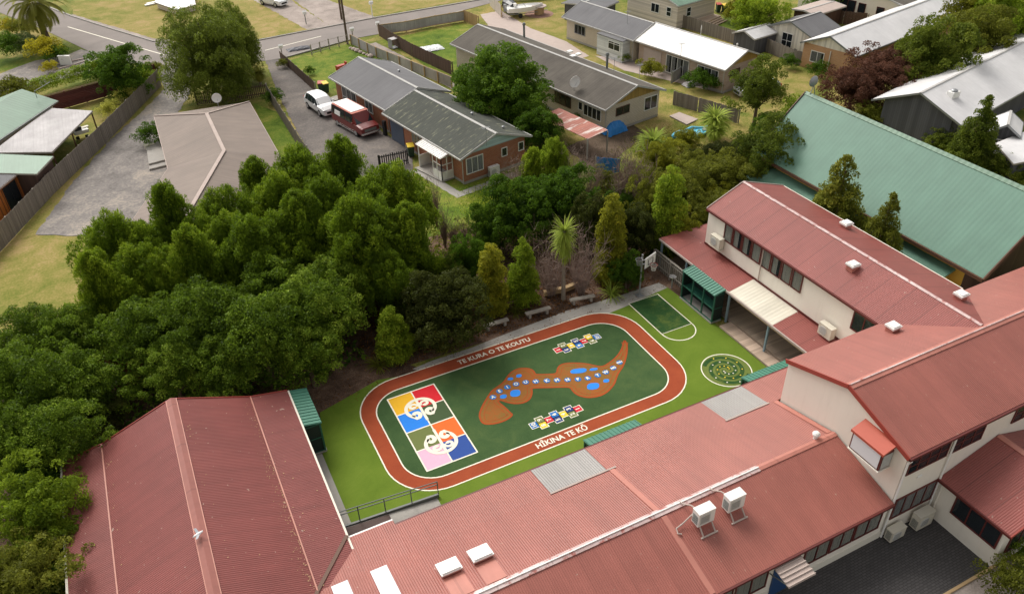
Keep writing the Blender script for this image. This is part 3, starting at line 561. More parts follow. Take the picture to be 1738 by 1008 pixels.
def koru(cx, cy, s):                                   # symmetrical double koru emblem, s=+1 stem pointing to -y
    m = MB(); R = .80
    for sx in (-1, 1):
        arc = [(cx+sx*R*math.sin(math.radians(a)), cy+s*(R*math.cos(math.radians(a))*.92)) for a in range(0, 141, 8)]
        ex, ey = arc[-1]; c2 = (cx+sx*.42, cy-s*.42)
        for k in range(1, 15):
            a = math.radians(-60-k*25); rr = .30*(1-k/18); arc.append((c2[0]+sx*rr*math.cos(a)*1.0, c2[1]+s*rr*math.sin(a)))
        stroke(m, arc, lambda t: .20 if t < .55 else .20+.05*math.sin((t-.55)*2.2*math.pi), .024)
        up = []
        c3 = (cx+sx*.34, cy+s*.26)
        for k in range(0, 16): a = math.radians(200+k*24); rr = .11+.20*k/15; up.append((c3[0]+sx*rr*math.cos(a)*.8, c3[1]+s*rr*math.sin(a)*.75))
        stroke(m, up, lambda t: .19-.05*t, .028)
    stroke(m, [(cx, cy+s*.80), (cx, cy-s*1.05)], .15, .032)
    return m.build('koru_emblem', 'white_line', PG, label='white double koru emblem')
koru(XM, Y1-H4*1.0-.02, 1); koru(XM, Y0+H4*1.0+.02, -1)
tm = MB(); a, b = P(785, 611), P(893, 580); add_text(tm, 'TE KURA O TE KOUTU', ((a.x+b.x)/2, 33.90), 0, .50, .012, .012, .93); tm.build('track_lettering', 'white_line', PG)
tm = MB(); add_text(tm, 'HĪKINA TE KŌ', (15.1, 25.80), 0, .50, .012, .012, .93); tm.build('track_lettering', 'white_line', PG)
def hop(xs, y_c, s, dirn, sq):
    """ten squares in seven columns from xs towards dirn along x; s = side"""
    cols = [('hopred', None, '1', None), ('hopolive', 'hopnavy', '2', '3'), ('hopyel', None, '4', None), ('hopnavy', 'hopblue', '5', '6'), ('hopred', None, '7', None), ('hopyel', 'hopolive', '8', '9'), ('hopblue', None, '10', None)]
    fr, tx, h = MB(), MB(), s/2
    for i, (ca, cb, ta, tb) in enumerate(cols):
        x = xs+dirn*s*(i+.5); cells = [(y_c, ca, ta)] if cb is None else [(y_c+sq*h, ca, ta), (y_c-sq*h, cb, tb)]
        for (y, c, t) in cells:
            paint('hopscotch_square', [(x-h, y-h), (x+h, y-h), (x+h, y+h), (x-h, y+h)], .012+.0*i, 'paint_'+c)
            stroke(fr, [(x-h, y-h), (x+h, y-h), (x+h, y+h), (x-h, y+h)], .055, .016, True)
            add_text(tx, t, (x, y), math.radians(-90 if dirn > 0 else 90), s*.75, .020, .012)
    fr.build('hopscotch_outline', 'white_line', PG); tx.build('hopscotch_number', 'white_line', PG)
h1a, h1b = P(941, 593.5), P(1021, 571); h2a, h2b = P(991, 692), P(893, 719)
hop(18.22, 32.17, .447, 1, 1); hop(17.12, 27.24, .447, -1, -1)
# eel with the alphabet
E1 = [(80,850),(90,900),(120,945),(200,948),(290,930),(370,895),(418,852),(390,835),(350,790),(280,735),(262,712),(300,705),(370,730),(440,742),(520,735),(580,705),(605,660),(610,610),(600,585),(700,580),(800,578),(900,575),(1000,575),(1020,615),(1060,650),(1130,675),(1200,680),(1290,665),(1360,630),(1400,590),(1440,540),(1462,470),(1480,430),(1530,360),(1555,280),(1568,200),(1565,150),(1540,95),(1530,150),(1505,215),(1460,275),(1400,325),(1320,375),(1240,360),(1150,340),(1050,333),(960,335),(900,350),(868,385),(862,440),(800,447),(700,450),(640,448),(632,420),(600,395),(540,385),(470,390),(410,420),(370,460),(340,510),(300,550),(240,590),(200,620),(150,700),(110,770)]
EC = lambda x, y: P(800+x/5.9286, 560+y/5.9286)
def smooth(pts, it=2):
    for _ in range(it):
        q = []
        for i in range(len(pts)): a, b = pts[i], pts[(i+1) % len(pts)]; q += [a*.75+b*.25, a*.25+b*.75]
        pts = q
    return pts
eel = smooth([EC(*q) for q in E1]); paint('eel_painting', eel, .012, 'eel_skin', 'long orange brown painted creature with lobed body and curling tail'); lines('eel_outline', [eel], .10, .016, 'eel_edge', closed=True)
def inset_line(k):
    c = [p for p in eel]; out = []
    for i, p in enumerate(c):
        a, b = c[i-3], c[(i+3) % len(c)]; d = (b-a).normalized(); n = V3((-d.y, d.x, 0)); out.append(p+n*k)
    return out
for k in (.24,): lines('eel_contour', [inset_line(k)], .035, .0165+k*.004, 'eel_edge', closed=True)
def ell(cx, cy, rx, ry, n=20):
    return [EC(cx+rx*math.copysign(abs(math.cos(a))**.75, math.cos(a)), cy+ry*math.copysign(abs(math.sin(a))**.75, math.sin(a))-(rx*math.cos(a))*.12) for a in [2*math.pi*k/n for k in range(n)]][::-1]
for e in ((1078, 413, 82, 24), (1230, 397, 40, 13), (1225, 567, 62, 33), (1357, 512, 30, 17), (442, 637, 52, 35), (322, 670, 34, 20), (478, 463, 28, 16), (393, 493, 28, 14)): paint('pond_patch', ell(*e), .020, 'pond_blue')
ds, dt = MB(), MB()
for (x, y), ch in zip(((218,677),(283,618),(362,577),(450,546),(547,527),(648,520),(760,512),(862,507),(968,503),(1073,498),(1172,487),(1272,458),(1352,427),(1428,384),(1490,328)), ['A','E','I','O','U','H','K','M','N','P','R','T','W','NG','WH']):
    p = EC(x, y); ds.poly([(p.x+.19*math.cos(a), p.y+.19*math.sin(a), .024) for a in [2*math.pi*k/18 for k in range(18)]]); add_text(dt, ch, (p.x, p.y), 0, .30 if len(ch) == 1 else .21, .028, .012)
ds.build('letter_disc', 'paint_hopblue', PG); dt.build('alphabet_letter', 'white_line', PG)
# key, spiral circle
paint('court_key', [(24.75, 30.5), (27.0, 30.5), (27.0, 34.12), (24.75, 34.12)], .008, 'turf_key', 'dark green basketball key')
lines('key_line', [[(24.75, 30.5), (27.0, 30.5), (27.0, 34.12), (24.75, 34.12)]], .07, .012, 'white_line', closed=True)
lines('key_arc', [[(25.875+1.125*math.cos(math.radians(a)), 30.46-1.1*math.sin(math.radians(a))) for a in range(0, 181, 9)]], .07, .012, 'white_line')
sc_ = ((24.76+27.45)/2+.0, 25.75); SR = 1.42; cxs, cys = 26.13, 26.05
sc0 = P(1233, 628); cxs, cys = sc0.x, sc0.y
paint('spiral_ground', [(cxs+SR*math.cos(a), cys+SR*math.sin(a)) for a in [2*math.pi*k/48 for k in range(48)]], .008, 'turf_olive')
lines('circle_line', [[(cxs+SR*math.cos(a), cys+SR*math.sin(a)) for a in [2*math.pi*k/60 for k in range(60)]]], .06, .012, 'white_line', closed=True)
for th0, mt, lb in ((154, 'white_line', 'white dots'), (-26, 'paint_hopyel', 'yellow dots')):
    sp_ = []; N = 70
    for k in range(N): t = k/(N-1); a = math.radians(th0+t*360*1.45); r = SR*(.10+.78*t); sp_.append((cxs+r*math.cos(a), cys+r*math.sin(a)))
    m = MB(); stroke(m, sp_, lambda t: .235, .012); m.build('spiral_arm', 'turf_key', PG); dd = MB()
    for k in range(8, N-2, 5 if True else 4): p = sp_[k]; stroke(dd, [(p[0]-.04, p[1]), (p[0]+.04, p[1])], .07, .016)
    for k in (3, 7): a, b = sp_[k], sp_[k+2]; stroke(dd, [a, b], .09, .020)
    dd.build('spiral_dot', mt, PG, label=lb)
# concrete edges round the playground
sheet('path', G((735, 634), (740, 628), (880, 585), (1000, 545), (1060, 521), (1133, 488), (1118, 480), (1050, 502), (960, 528), (860, 566), (800, 590), (733, 612), (700, 626)), 0.002, 'conc', 'concrete strip along the far edge of the turf')
sheet('path', [(2.9, 24), (3.6, 24), (3.6, 30.6), (2.9, 30.6)], 0.002, 'conc', 'concrete strip between red roofed hall and turf')
sheet('path', G((1048, 505), (1133, 480), (1133, 488), (1165, 512), (1160, 440), (1110, 440)), -0.004, 'mulch', 'brown ground beside the basketball post')
t = struct('ramp', MB().prism([(3.0, 25.05, 0), (7.75, 25.05, 0), (7.75, 25.05, .02), (3.0, 25.05, .5)], d=(0, -2.2, 0)), 'conc', label='concrete ramp with dark landing by the handrail')
MB().prism([(2.9, 25.0, .53), (5.3, 25.0, .29), (5.3, 22.9, .29), (2.9, 22.9, .53)], dz=-.03).build('ramp_mat', 'board_brown', t)
MB().bar((3.0, 25.12, .40), (7.85, 25.12, .06), .10, .30).build('ramp_kerb', 'rail_metal', t)
hr = thing('handrail', 'long grey metal handrail along the ramp beside the track', 'handrail', (5.4, 25.13, 0))
zt = lambda x: .05+(7.85-x)/4.85*.48
m = MB()
for dz in (1.0, .8): m.tube([(2.95, 25.13, zt(2.95)+dz), (7.85, 25.13, zt(7.85)+dz)], .028, 6)
m.build('rail', 'rail_metal', hr)
for x in (3.95, 5.2, 6.5, 7.85): MB().tube([(x, 25.13, zt(x)-.05), (x, 25.13, zt(x)+1.0)], .028, 6).build('post', 'rail_metal', hr)
# ------------------------------------------------------------------ school buildings
SC = 'school building'
def roof_part(name, polys, mat, parent, t=.09, label=None):
    m = MB()
    for q in polys: slab(m, q, t)
    return m.build(name, mat, parent, label=label)
def strip(m, a, b, w, up=.02, t=.03):
    """flat flashing laid from a to b on a roof, w = sideways vector"""
    a, b, w = V3(a), V3(b), V3(w); z = V3((0, 0, up)); m.prism([a-w/2+z, b-w/2+z, b+w/2+z, a+w/2+z], dz=t)
# --- left block: low gable with verandahs both sides
LB = thing('school_hall', 'low red roofed school block at the lower left, ridge running away', SC, (-2.45, 20, 0))
ys, yn = 8.0, 33.5
def lbz(x): a = abs(x+2.45); return 4.05-a*.394 if a < 3.55 else 2.65-(a-3.55)*.184
xs = (-7.85, -6.0, -2.45, 1.1, 2.93)
for i, nm in ((0, 'verandah_roof'), (1, 'roof'), (2, 'roof'), (3, 'verandah_roof')):
    a, b = xs[i], xs[i+1]; za, zb_ = lbz(a), lbz(b)
    r = roof_part(nm, [[(a, ys, za), (b, ys, zb_), (b, yn, zb_), (a, yn, za)]], 'school_red_dark', LB)
    if i == 1: rr = r
m = MB()
for s in (-1, 1): m.prism([(-2.45, ys, 4.07), (-2.45, yn+.03, 4.07), (-2.45+s*.26, yn+.03, 4.07-.26*.394), (-2.45+s*.26, ys, 4.07-.26*.394)], dz=.03)
m.build('ridge_cap', 'cap_dull', rr); m = MB()
for s in (-1, 1): m.bar((-2.45+s*.24, ys, 4.10-.24*.394), (-2.45+s*.24, yn, 4.10-.24*.394), .035, .02)
m.build('cap_edge', 'ridge_orange', rr); m = MB()
for x in (-6.0, 1.1): MB().bar((x, ys, lbz(x)+.02), (x, yn, lbz(x)+.02), .06, .03).build('roof_flashing', 'ridge_orange', rr)
m = MB()
m.bar((2.97, ys, 2.24), (2.97, yn, 2.24), .10, .12); m.build('gutter', 'cream_block', LB); MB().bar((-7.9, ys, 2.24), (-7.9, yn, 2.24), .10, .12).build('gutter', 'cream_block', LB)
m = MB()
for a, b in zip(xs, xs[1:]): m.bar((a, yn+.02, lbz(a)-.04), (b, yn+.02, lbz(b)-.04), .04, .16)
m.build('barge_board', 'fascia_red', LB)
m = MB(); wx0, wx1, wy = -6.0, 1.15, 33.2
m.poly([(wx1, ys, 0), (wx1, wy, 0), (wx1, wy, 2.5), (wx1, ys, 2.5)]); m.poly([(wx0, wy, 0), (wx0, ys, 0), (wx0, ys, 2.5), (wx0, wy, 2.5)]); m.poly([(wx1, wy, 0), (wx0, wy, 0), (wx0, wy, 2.5), (-2.45, wy, 3.9), (wx1, wy, 2.5)])
m.build('wall', 'cream_wall', LB, fixn=True)
for y in (33.2, 27.5): MB().box((2.85, y, 1.1), (.1, .1, 2.2)).build('verandah_post', 'post_blue', LB)
def leaf_litter(name, n, fx, mat='timber_tan', s=.05):
    m = MB()
    for _ in range(n):
        p = V3(fx()); a = random.uniform(0, 6.28); r = random.uniform(.4, 1.3)*s; m.poly([p+V3((r*math.cos(a+k*2.1), r*math.sin(a+k*2.1), .02+.01*random.random())) for k in range(3)])
    return m
def lit():
    c = random.choice((-5.85, 1.25, -2.1, None)); y = random.uniform(ys+4, yn); x = c+abs(random.gauss(0, .25)) if c is not None else random.uniform(-7.8, 2.9); return (x, y, lbz(x)+.01)
def lit2():
    y = random.uniform(14, 33); x = 1.1-abs(random.gauss(0, .18))-.05; return (x, y, lbz(x)+.01)
mm = leaf_litter('roof_debris', 130, lit, s=.035); m2 = leaf_litter('x', 300, lit2, s=.028)
for v, f, u_ in ((m2.v, m2.f, m2.uv),):
    o_ = len(mm.v); mm.v += v; mm.f += [tuple(o_+i for i in q) for q in f]; mm.uv += u_
d_ = mm.build('fallen_leaves', 'timber_tan', LB); d_['kind'] = 'stuff'
# --- main wing along x
WG = thing('school_wing', 'long single storey red roofed wing between courtyard and playground', SC, (12, 17, 0))
wa, wb = -2.3, 24.52
def wz(y): return 3.48-abs(y-17.11)*(.272 if y < 17.11 else .2425)
wr = roof_part('roof', [[(wa, 13.44, wz(13.44)), (wb, 13.44, wz(13.44)), (wb, 17.109, 3.48), (wa, 17.109, 3.48)]], 'school_red', WG)
roof_part('roof', [[(wa, 17.111, 3.48), (wb, 17.111, 3.48), (wb, 20.75, 2.6), (wa, 20.75, 2.6)]], 'school_red', WG)
ve = 22.72; vz = 2.2
def vq(x0, x1): return [(x0, 20.751, 2.6), (x1, 20.751, 2.6), (x1, ve, vz), (x0, ve, vz)]
for q in ([(wa, 20.751, 2.57), (5.0, 20.751, 2.57), (5.0, 23.03, vz-.03), (wa, 23.03, vz-.03)], vq(5.001, 11.63), vq(14.56, 21.39), vq(23.99, 30.5)): roof_part('verandah_roof', [q], 'school_red', WG)
roof_part('translucent_panel', [vq(11.64, 14.55)], 'clear_panel', WG, .03, 'grey translucent roofing panel'); roof_part('translucent_panel', [vq(21.4, 23.98)], 'clear_panel', WG, .03, 'grey translucent roofing panel nearest the gable')
m = MB()
for s, sl_ in ((-1, .272), (1, .2425)):
    m.prism([(2.5, 17.11, 3.50), (20.0, 17.11, 3.50), (20.0, 17.11+s*.17, 3.50-.17*sl_), (2.5, 17.11+s*.17, 3.50-.17*sl_)], dz=.03)
m.build('ridge_cap', 'ridge_worn', wr); m = MB(); m.bar((2.5, 17.11, 3.55), (20.0, 17.11, 3.55), .05, .035); m.build('cap_roll', 'white_paint', wr); m = MB()
for s, sl_ in ((-1, .272), (1, .2425)): m.prism([(20.0, 17.11, 3.49), (wb, 17.11, 3.49), (wb, 17.11+s*.15, 3.49-.15*sl_), (20.0, 17.11+s*.15, 3.49-.15*sl_)], dz=.03)
m.build('ridge_cap', 'school_flash', wr); m = MB()
for x in (14.75, 24.35):
    m = MB(); m.prism([(x-.13, 17.3, wz(17.3)+.012), (x+.13, 17.3, wz(17.3)+.012), (x+.13, 20.7, wz(20.7)+.012), (x-.13, 20.7, wz(20.7)+.012)], dz=.012); m.build('roof_flashing', 'school_flash', wr)
m = MB(); m.prism([(14.7, 16.9, wz(16.9)+.012), (14.95, 16.9, wz(16.9)+.012), (14.95, 13.5, wz(13.5)+.012), (14.7, 13.5, wz(13.5)+.012)], dz=.012)
m.build('roof_flashing', 'school_flash', wr); m = MB()
m.bar((11.6, 20.75, 2.63), (15.0, 20.75, 2.63), .08, .04); m.build('panel_flashing', 'conc_pink', WG); MB().bar((21.3, 20.75, 2.63), (24.0, 20.75, 2.63), .08, .04).build('panel_flashing', 'conc_pink', WG)
MB().bar((wa+4, 13.40, wz(13.44)-.07), (wb, 13.40, wz(13.44)-.07), .10, .12).build('gutter', 'frame_maroon', WG); MB().bar((2.95, 23.08, vz-.10), (5.0, 23.08, vz-.10), .09, .10).build('gutter', 'white_paint', WG); MB().bar((5.0, 22.78, vz-.07), (28.7, 22.78, vz-.07), .08, .09).build('gutter', 'frame_maroon', WG)
m = MB(); m.poly([(wa, 13.6, 0), (wb, 13.6, 0), (wb, 13.6, 2.4), (wa, 13.6, 2.4)]); m.poly([(wb, 20.6, 0), (wa, 20.6, 0), (wa, 20.6, 2.5), (wb, 20.6, 2.5)]); m.build('wall', 'cream_wall', WG, fixn=True)
for x in (8.2, 12.0, 18.5, 22.5): MB().box((x, 22.55, 1.08), (.09, .09, 2.16)).build('verandah_post', 'post_blue', WG)
# south windows of the wing
for x0, x1 in ((19.75, 21.2), (21.25, 22.6), (22.65, 24.2)):
    window(WG, (x0, 13.6, .92), (1, 0, 0), (0, -1, 0), x1-x0, 1.28, 2, 1, 'frame_maroon', 'glass', .06, 'curtain')
for x0, x1 in ((12.5, 14.2), (14.3, 16.0), (16.1, 17.8)): window(WG, (x0, 13.6, .92), (1, 0, 0), (0, -1, 0), x1-x0, 1.28, 2, 1, 'frame_maroon', 'glass', .06, 'curtain')
MB().box((18.6, 13.56, 1.03), (.95, .06, 2.05)).build('door', 'blue_door', WG)
m = MB()
m.prism([(17.85, 13.42, 2.28), (19.25, 13.42, 2.28), (19.25, 12.5, 2.12), (17.85, 12.5, 2.12)], dz=-.04)
for i in range(5): y = 13.3-i*.19; m.bar((17.85, y, 2.28-(13.42-y)*.17+.03), (19.25, y, 2.28-(13.42-y)*.17+.03), .04, .05)
m.build('awning', 'conc_pink', WG); m = MB()
for x in (17.9, 19.2): m.bar((x, 12.6, 2.1), (x, 13.58, 1.7), .04)
m.build('awning_bracket', 'rail_metal', WG)
MB().prism([(14, 13.62, .0), (24.6, 13.62, .0), (24.6, 13.62, .45), (14, 13.62, .45)], d=(0, -.04, 0)).build('plinth', 'cream_block', WG)
m = MB(); m.bar((2.95, 23.05, 2.33), (1.1, 20.72, 2.66), .16, .04); m.bar((1.1, 20.72, 2.67), (-1.0, 17.1, 3.52), .16, .04); m.build('valley_gutter', 'brown_trim', wr)
# roof lights, domes (flashing strips run up to the ridge)
m = MB()
for x0, x1, yt in ((1.62, 2.30, 20.68), (3.22, 3.92, 20.62)): m.prism([(x0, yt, wz(yt)+.01), (x1, yt, wz(yt)+.01), (x1, 17.6, wz(17.6)+.01), (x0, 17.6, wz(17.6)+.01)], dz=.02)
m.build('roof_light', 'blind_white', wr)
sk0 = None
for x0, x1, lb in ((5.55, 6.45, 'white dome skylight on red roof, nearer the two flat roof lights'), (6.92, 7.82, 'white dome skylight on red roof, the right of the pair')):
    y0, y1 = 18.56, 19.32; z0 = wz(18.9); sk = thing('skylight', lb, 'skylight', ((x0+x1)/2, (y0+y1)/2, z0), 0, 'dome skylights on the long wing')
    MB().prism([(x0+.06, y0+.06, wz(y0)-.02), (x1-.06, y0+.06, wz(y0)-.02), (x1-.06, y1-.06, wz(y1)-.02), (x0+.06, y1-.06, wz(y1)-.02)], dz=.2).build('kerb', 'school_flash', sk)
    m = MB(); a = [(x0, y0, wz(y0)+.17), (x1, y0, wz(y0)+.17), (x1, y1, wz(y1)+.17), (x0, y1, wz(y1)+.17)]; m.prism(a, dz=.07); q = [V3(p) for p in a]; c = sum(q, V3((0, 0, 0)))/4; m.prism([p.lerp(c, .12)+V3((0, 0, .07)) for p in q], dz=.06); m.build('dome', 'white_paint', sk)
    MB().prism([(x0+.02, 17.35, wz(17.35)+.008), (x1-.02, 17.35, wz(17.35)+.008), (x1-.02, y0, wz(y0)+.008), (x0+.02, y0, wz(y0)+.008)], dz=.012).build('flashing', 'school_flash', sk)
# --- two storey block
TS = thing('school_block', 'tall two storey cream walled red roofed block at the right', SC, (31, 17, 0))
ry, rz_, ez = 17.09, 6.4, 5.22; x0, x1 = 24.50, 48.0; yS, yN = 13.50, 20.68
tr = roof_part('roof', [[(x0, yS, ez), (x1, yS, ez), (x1, ry-.001, rz_), (x0, ry-.001, rz_)]], 'school_red', TS)
roof_part('roof', [[(x0, ry+.001, rz_), (x1, ry+.001, rz_), (x1, yN, ez), (x0, yN, ez)]], 'school_red', TS)
m = MB(); k = (rz_-ez)/(ry-yS)
for s in (-1, 1): m.prism([(x0, ry, rz_+.015), (x1, ry, rz_+.015), (x1, ry+s*.2, rz_+.015-.2*k), (x0, ry+s*.2, rz_+.015-.2*k)], dz=.03)
m.build('ridge_cap', 'school_flash', tr); m = MB(); m.bar((x0, ry, rz_+.06), (x1, ry, rz_+.06), .05, .04); m.build('cap_roll', 'ridge_worn', tr); m = MB()
m.bar((x0-.02, yS-.03, ez-.05), (x0-.02, ry, rz_-.05), .05, .22); m.bar((x0-.02, ry, rz_-.05), (x0-.02, yN+.03, ez-.05), .05, .22); m.build('barge_board', 'fascia_red', TS)
MB().bar((x0, yS-.05, ez-.09), (x1, yS-.05, ez-.09), .10, .13).build('gutter', 'frame_maroon', TS)
m = MB(); wx = 24.58; m.poly([(wx, 13.6, 0), (wx, 20.6, 0), (wx, 20.6, ez-.08), (wx, ry, rz_-.1), (wx, 13.6, ez-.08)]); m.poly([(wx, 13.6, 0), (x1, 13.6, 0), (x1, 13.6, ez-.06), (wx, 13.6, ez-.06)]); m.poly([(x1, 20.6, 0), (wx, 20.6, 0), (wx, 20.6, ez-.06), (x1, 20.6, ez-.06)]); m.build('wall', 'cream_wall', TS, fixn=True)
for a, b, z0, z1, c in ((24.82, 27.30, 3.92, 4.92, 4), (27.5, 29.5, 3.92, 4.92, 3), (31.5, 34.2, 3.92, 4.92, 4)): window(TS, (a, 13.6, z0), (1, 0, 0), (0, -1, 0), b-a, z1-z0, c, 2, 'frame_maroon', 'glass_dark', .07, 'curtain_grey' if a < 27 else None)
window(TS, (24.85, 13.6, 1.08), (1, 0, 0), (0, -1, 0), 2.6, 1.30, 4, 1, 'frame_maroon', 'glass', .07, 'curtain_grey')
m = MB(); m.tube([(24.62, 13.42, 5.05), (24.62, 13.53, 4.8), (24.62, 13.53, .1)], .05, 8); m.build('downpipe', 'white_paint', TS); MB().tube([(27.5, 13.53, 5.05), (27.5, 13.53, .1)], .045, 8).build('downpipe', 'white_paint', TS)
MB().box((25.9, 13.57, 3.35), (.28, .04, .12)).build('wall_lamp', 'white_paint', TS)
# bay window on the west gable
m = MB(); bx = 23.9
m.prism([(bx, 14.25, 4.05), (bx, 15.86, 4.05), (bx, 15.86, 4.98), (bx, 14.25, 4.98)], d=(wx-bx, 0, 0)); bay = m.build('bay_window', 'frame_maroon', TS, label='boxed out bay window with white blind')
MB().prism([(bx-.02, 14.32, 4.12), (bx-.02, 15.79, 4.12), (bx-.02, 15.79, 4.93), (bx-.02, 14.32, 4.93)], d=(.015, 0, 0)).build('blind', 'blind_white', bay)
MB().prism([(bx-.08, 14.17, 5.10), (bx-.08, 15.94, 5.10), (wx, 15.94, 5.38), (wx, 14.17, 5.38)], dz=-.12).build('bay_roof', 'fascia_red2' if 'fascia_red2' in MATS else 'ridge_orange', bay)
MB().prism([(bx+.08, 14.24, 4.12), (wx-.05, 14.24, 4.12), (wx-.05, 14.24, 4.9), (bx+.08, 14.24, 4.9)], d=(0, -.015, 0)).build('side_pane', 'curtain_grey', bay)
MB().prism([(bx-.05, 14.2, 4.03), (wx, 14.2, 4.03), (wx, 15.9, 4.03), (bx-.05, 15.9, 4.03)], dz=-.06).build('bay_sill', 'cream_wall', bay)
# --- classroom block running along y
CB = thing('school_classrooms', 'upper classroom block with long window row and red verandah', SC, (33.3, 28, 0))
cx0, cxr, cx1 = 30.55, 33.28, 36.8; cyn = 34.5; ce, cr = 5.22, 6.4
cl = roof_part('roof', [[(cx0, 17.15, ce), (cxr-.001, 17.15, cr), (cxr-.001, cyn, cr), (cx0, cyn, ce)]], 'school_red_old', CB)
roof_part('roof', [[(cxr+.001, 17.15, cr), (cx1, 17.15, 5.24), (cx1, cyn, 5.24), (cxr+.001, cyn, cr)]], 'school_red_old', CB)
m = MB()
for s, q in ((-1, .432), (1, .33)): m.prism([(cxr, 17.3, cr+.015), (cxr, cyn+.03, cr+.015), (cxr+s*.10, cyn+.03, cr+.015-.10*q), (cxr+s*.10, 17.3, cr+.015-.10*q)], dz=.03)
m.build('ridge_cap', 'ridge_worn', cl); m = MB()
m.bar((cx0, cyn+.02, ce-.03), (cxr, cyn+.02, cr-.03), .05, .16); m.bar((cxr, cyn+.02, cr-.03), (cx1, cyn+.02, 5.21), .05, .16); m.build('barge_board', 'conc_pink', CB)
MB().bar((cx0-.04, 20.8, ce-.08), (cx0-.04, cyn, ce-.08), .09, .11).build('gutter', 'frame_maroon', CB); MB().bar((cx1+.04, 20.8, 5.17), (cx1+.04, cyn, 5.17), .09, .11).build('gutter', 'cream_block', CB)
m = MB(); X = 30.66; m.poly([(X, 20.7, 0), (X, 34.4, 0), (X, 34.4, ce-.06), (X, 20.7, ce-.06)]); m.poly([(X, 34.4, 0), (36.6, 34.4, 0), (36.6, 34.4, 5.1), (cxr, 34.4, 6.28), (X, 34.4, 5.1)]); m.poly([(36.6, 20.7, 0), (36.6, 34.4, 0), (36.6, 34.4, 5.1), (36.6, 20.7, 5.1)]); m.build('wall', 'cream_wall', CB, fixn=True)
# window row: groups of casements with curtains
wy0, wy1 = 25.96, 32.78; n = 8; d = (wy1-wy0)/n
for i in range(n): window(CB, (X, wy1-i*d-.03, 3.82), (0, -1, 0), (-1, 0, 0), d-.06, 1.24, 1, 1, 'frame_maroon', 'glass', .07, 'curtain')
window(CB, (X, 22.3, 3.85), (0, -1, 0), (-1, 0, 0), 1.5, 1.25, 2, 1, 'frame_maroon', 'glass_dark', .07, None)
MB().tube([(X-.06, 29.25, 5.1), (X-.06, 29.25, 2.8)], .035, 6).build('downpipe', 'conc_pink', CB)
MB().bar((X-.03, 20.8, 2.72), (X-.03, 34.4, 2.72), .05, .12).build('wall_flashing', 'frame_maroon', CB)
# verandah round two sides
vx, vn = 28.84, 36.8
def cv(y0, y1): return [(vx, y0, 2.3), (X, y0, 2.64), (X, y1, 2.64), (vx, y1, 2.3)]
vr = roof_part('verandah_roof', [cv(29.66, 34.5)], 'school_red_old', CB); roof_part('verandah_roof', [cv(20.6, 25.85)], 'school_red_old', CB); roof_part('verandah_roof', [[(vx, 34.501, 2.3), (X, 34.501, 2.64), (vx, vn, 2.3)], [(X, 34.501, 2.64), (vx+.001, vn, 2.3), (34.0, vn, 2.3), (34.0, 34.501, 2.64)]], 'school_red_old', CB)
roof_part('translucent_panel', [cv(25.86, 29.65)], 'clear_cream', CB, .03, 'cream translucent panel in the verandah roof')
MB().bar((vx-.04, 22.7, 2.22), (vx-.04, vn, 2.22), .08, .12).build('gutter', 'conc_pink', CB); MB().bar((vx, vn+.04, 2.22), (34, vn+.04, 2.22), .08, .12).build('gutter', 'frame_maroon', CB)
MB().bar((vx+.06, 22.9, 2.08), (vx+.06, 29.0, 2.08), .06, .16).build('beam', 'timber_tan', CB)
for y in (36.6, 33.9, 29.65, 26.2, 23.2): MB().box((28.93, y, 1.1), (.11, .11, 2.2)).build('verandah_post', 'post_blue', CB)
m = MB(); m.prism([(29.1, 22.75, .28), (X, 22.75, .28), (X, 37.0, .28), (29.1, 37.0, .28)], dz=-.28); m.build('deck', 'deck', CB); MB().prism([(28.25, 22.75, .12), (29.09, 22.75, .12), (29.09, 29.4, .12), (28.25, 29.4, .12)], dz=-.12).build('deck_step', 'deck_pale', CB)
MB().box((X-.03, 24.3, 1.4), (.03, 1.0, 2.0)).build('door', 'frame_maroon', CB); MB().box((X-.03, 27.4, 1.4), (.03, 1.0, 2.0)).build('door', 'frame_maroon', CB)
# --- south east block
SE = thing('school_annex', 'red gabled annex at the right edge beside the dark courtyard', SC, (31, 11.5, 0))
sr = roof_part('roof', [[(27.45, 10.0, 2.42), (30.899, 10.0, 3.5), (30.899, 13.58, 3.5), (27.45, 13.58, 2.42)]], 'school_red_old', SE); roof_part('roof', [[(30.901, 10.0, 3.5), (34.4, 10.0, 2.42), (34.4, 13.58, 2.42), (30.901, 13.58, 3.5)]], 'school_red_old', SE)
m = MB()
for s in (-1, 1): m.prism([(30.9, 10.0, 3.515), (30.9, 13.55, 3.515), (30.9+s*.16, 13.55, 3.515-.05), (30.9+s*.16, 10.0, 3.515-.05)], dz=.03)
m.build('ridge_cap', 'school_flash', sr); MB().bar((27.42, 9.98, 2.35), (27.42, 13.56, 2.35), .09, .12).build('gutter', 'frame_maroon', SE); m = MB(); m.bar((27.4, 9.98, 2.37), (30.9, 9.98, 3.45), .05, .15); m.bar((30.9, 9.98, 3.45), (34.4, 9.98, 2.37), .05, .15); m.build('barge_board', 'fascia_red', SE)
m = MB(); m.poly([(27.62, 10.22, 0), (27.62, 13.58, 0), (27.62, 13.58, 2.4), (27.62, 10.22, 2.4)]); m.poly([(27.62, 10.22, 0), (34.2, 10.22, 0), (34.2, 10.22, 2.4), (30.9, 10.22, 3.4), (27.62, 10.22, 2.4)]); m.build('wall', 'cream_wall', SE, fixn=True)
window(SE, (27.62, 12.63, 1.05), (0, -1, 0), (-1, 0, 0), 2.25, 1.28, 3, 1, 'frame_maroon', 'glass_dark', .07, None); window(SE, (28.05, 10.22, .72), (1, 0, 0), (0, -1, 0), 3.0, 1.4, 4, 1, 'frame_maroon', 'glass_dark', .07, 'curtain_grey')
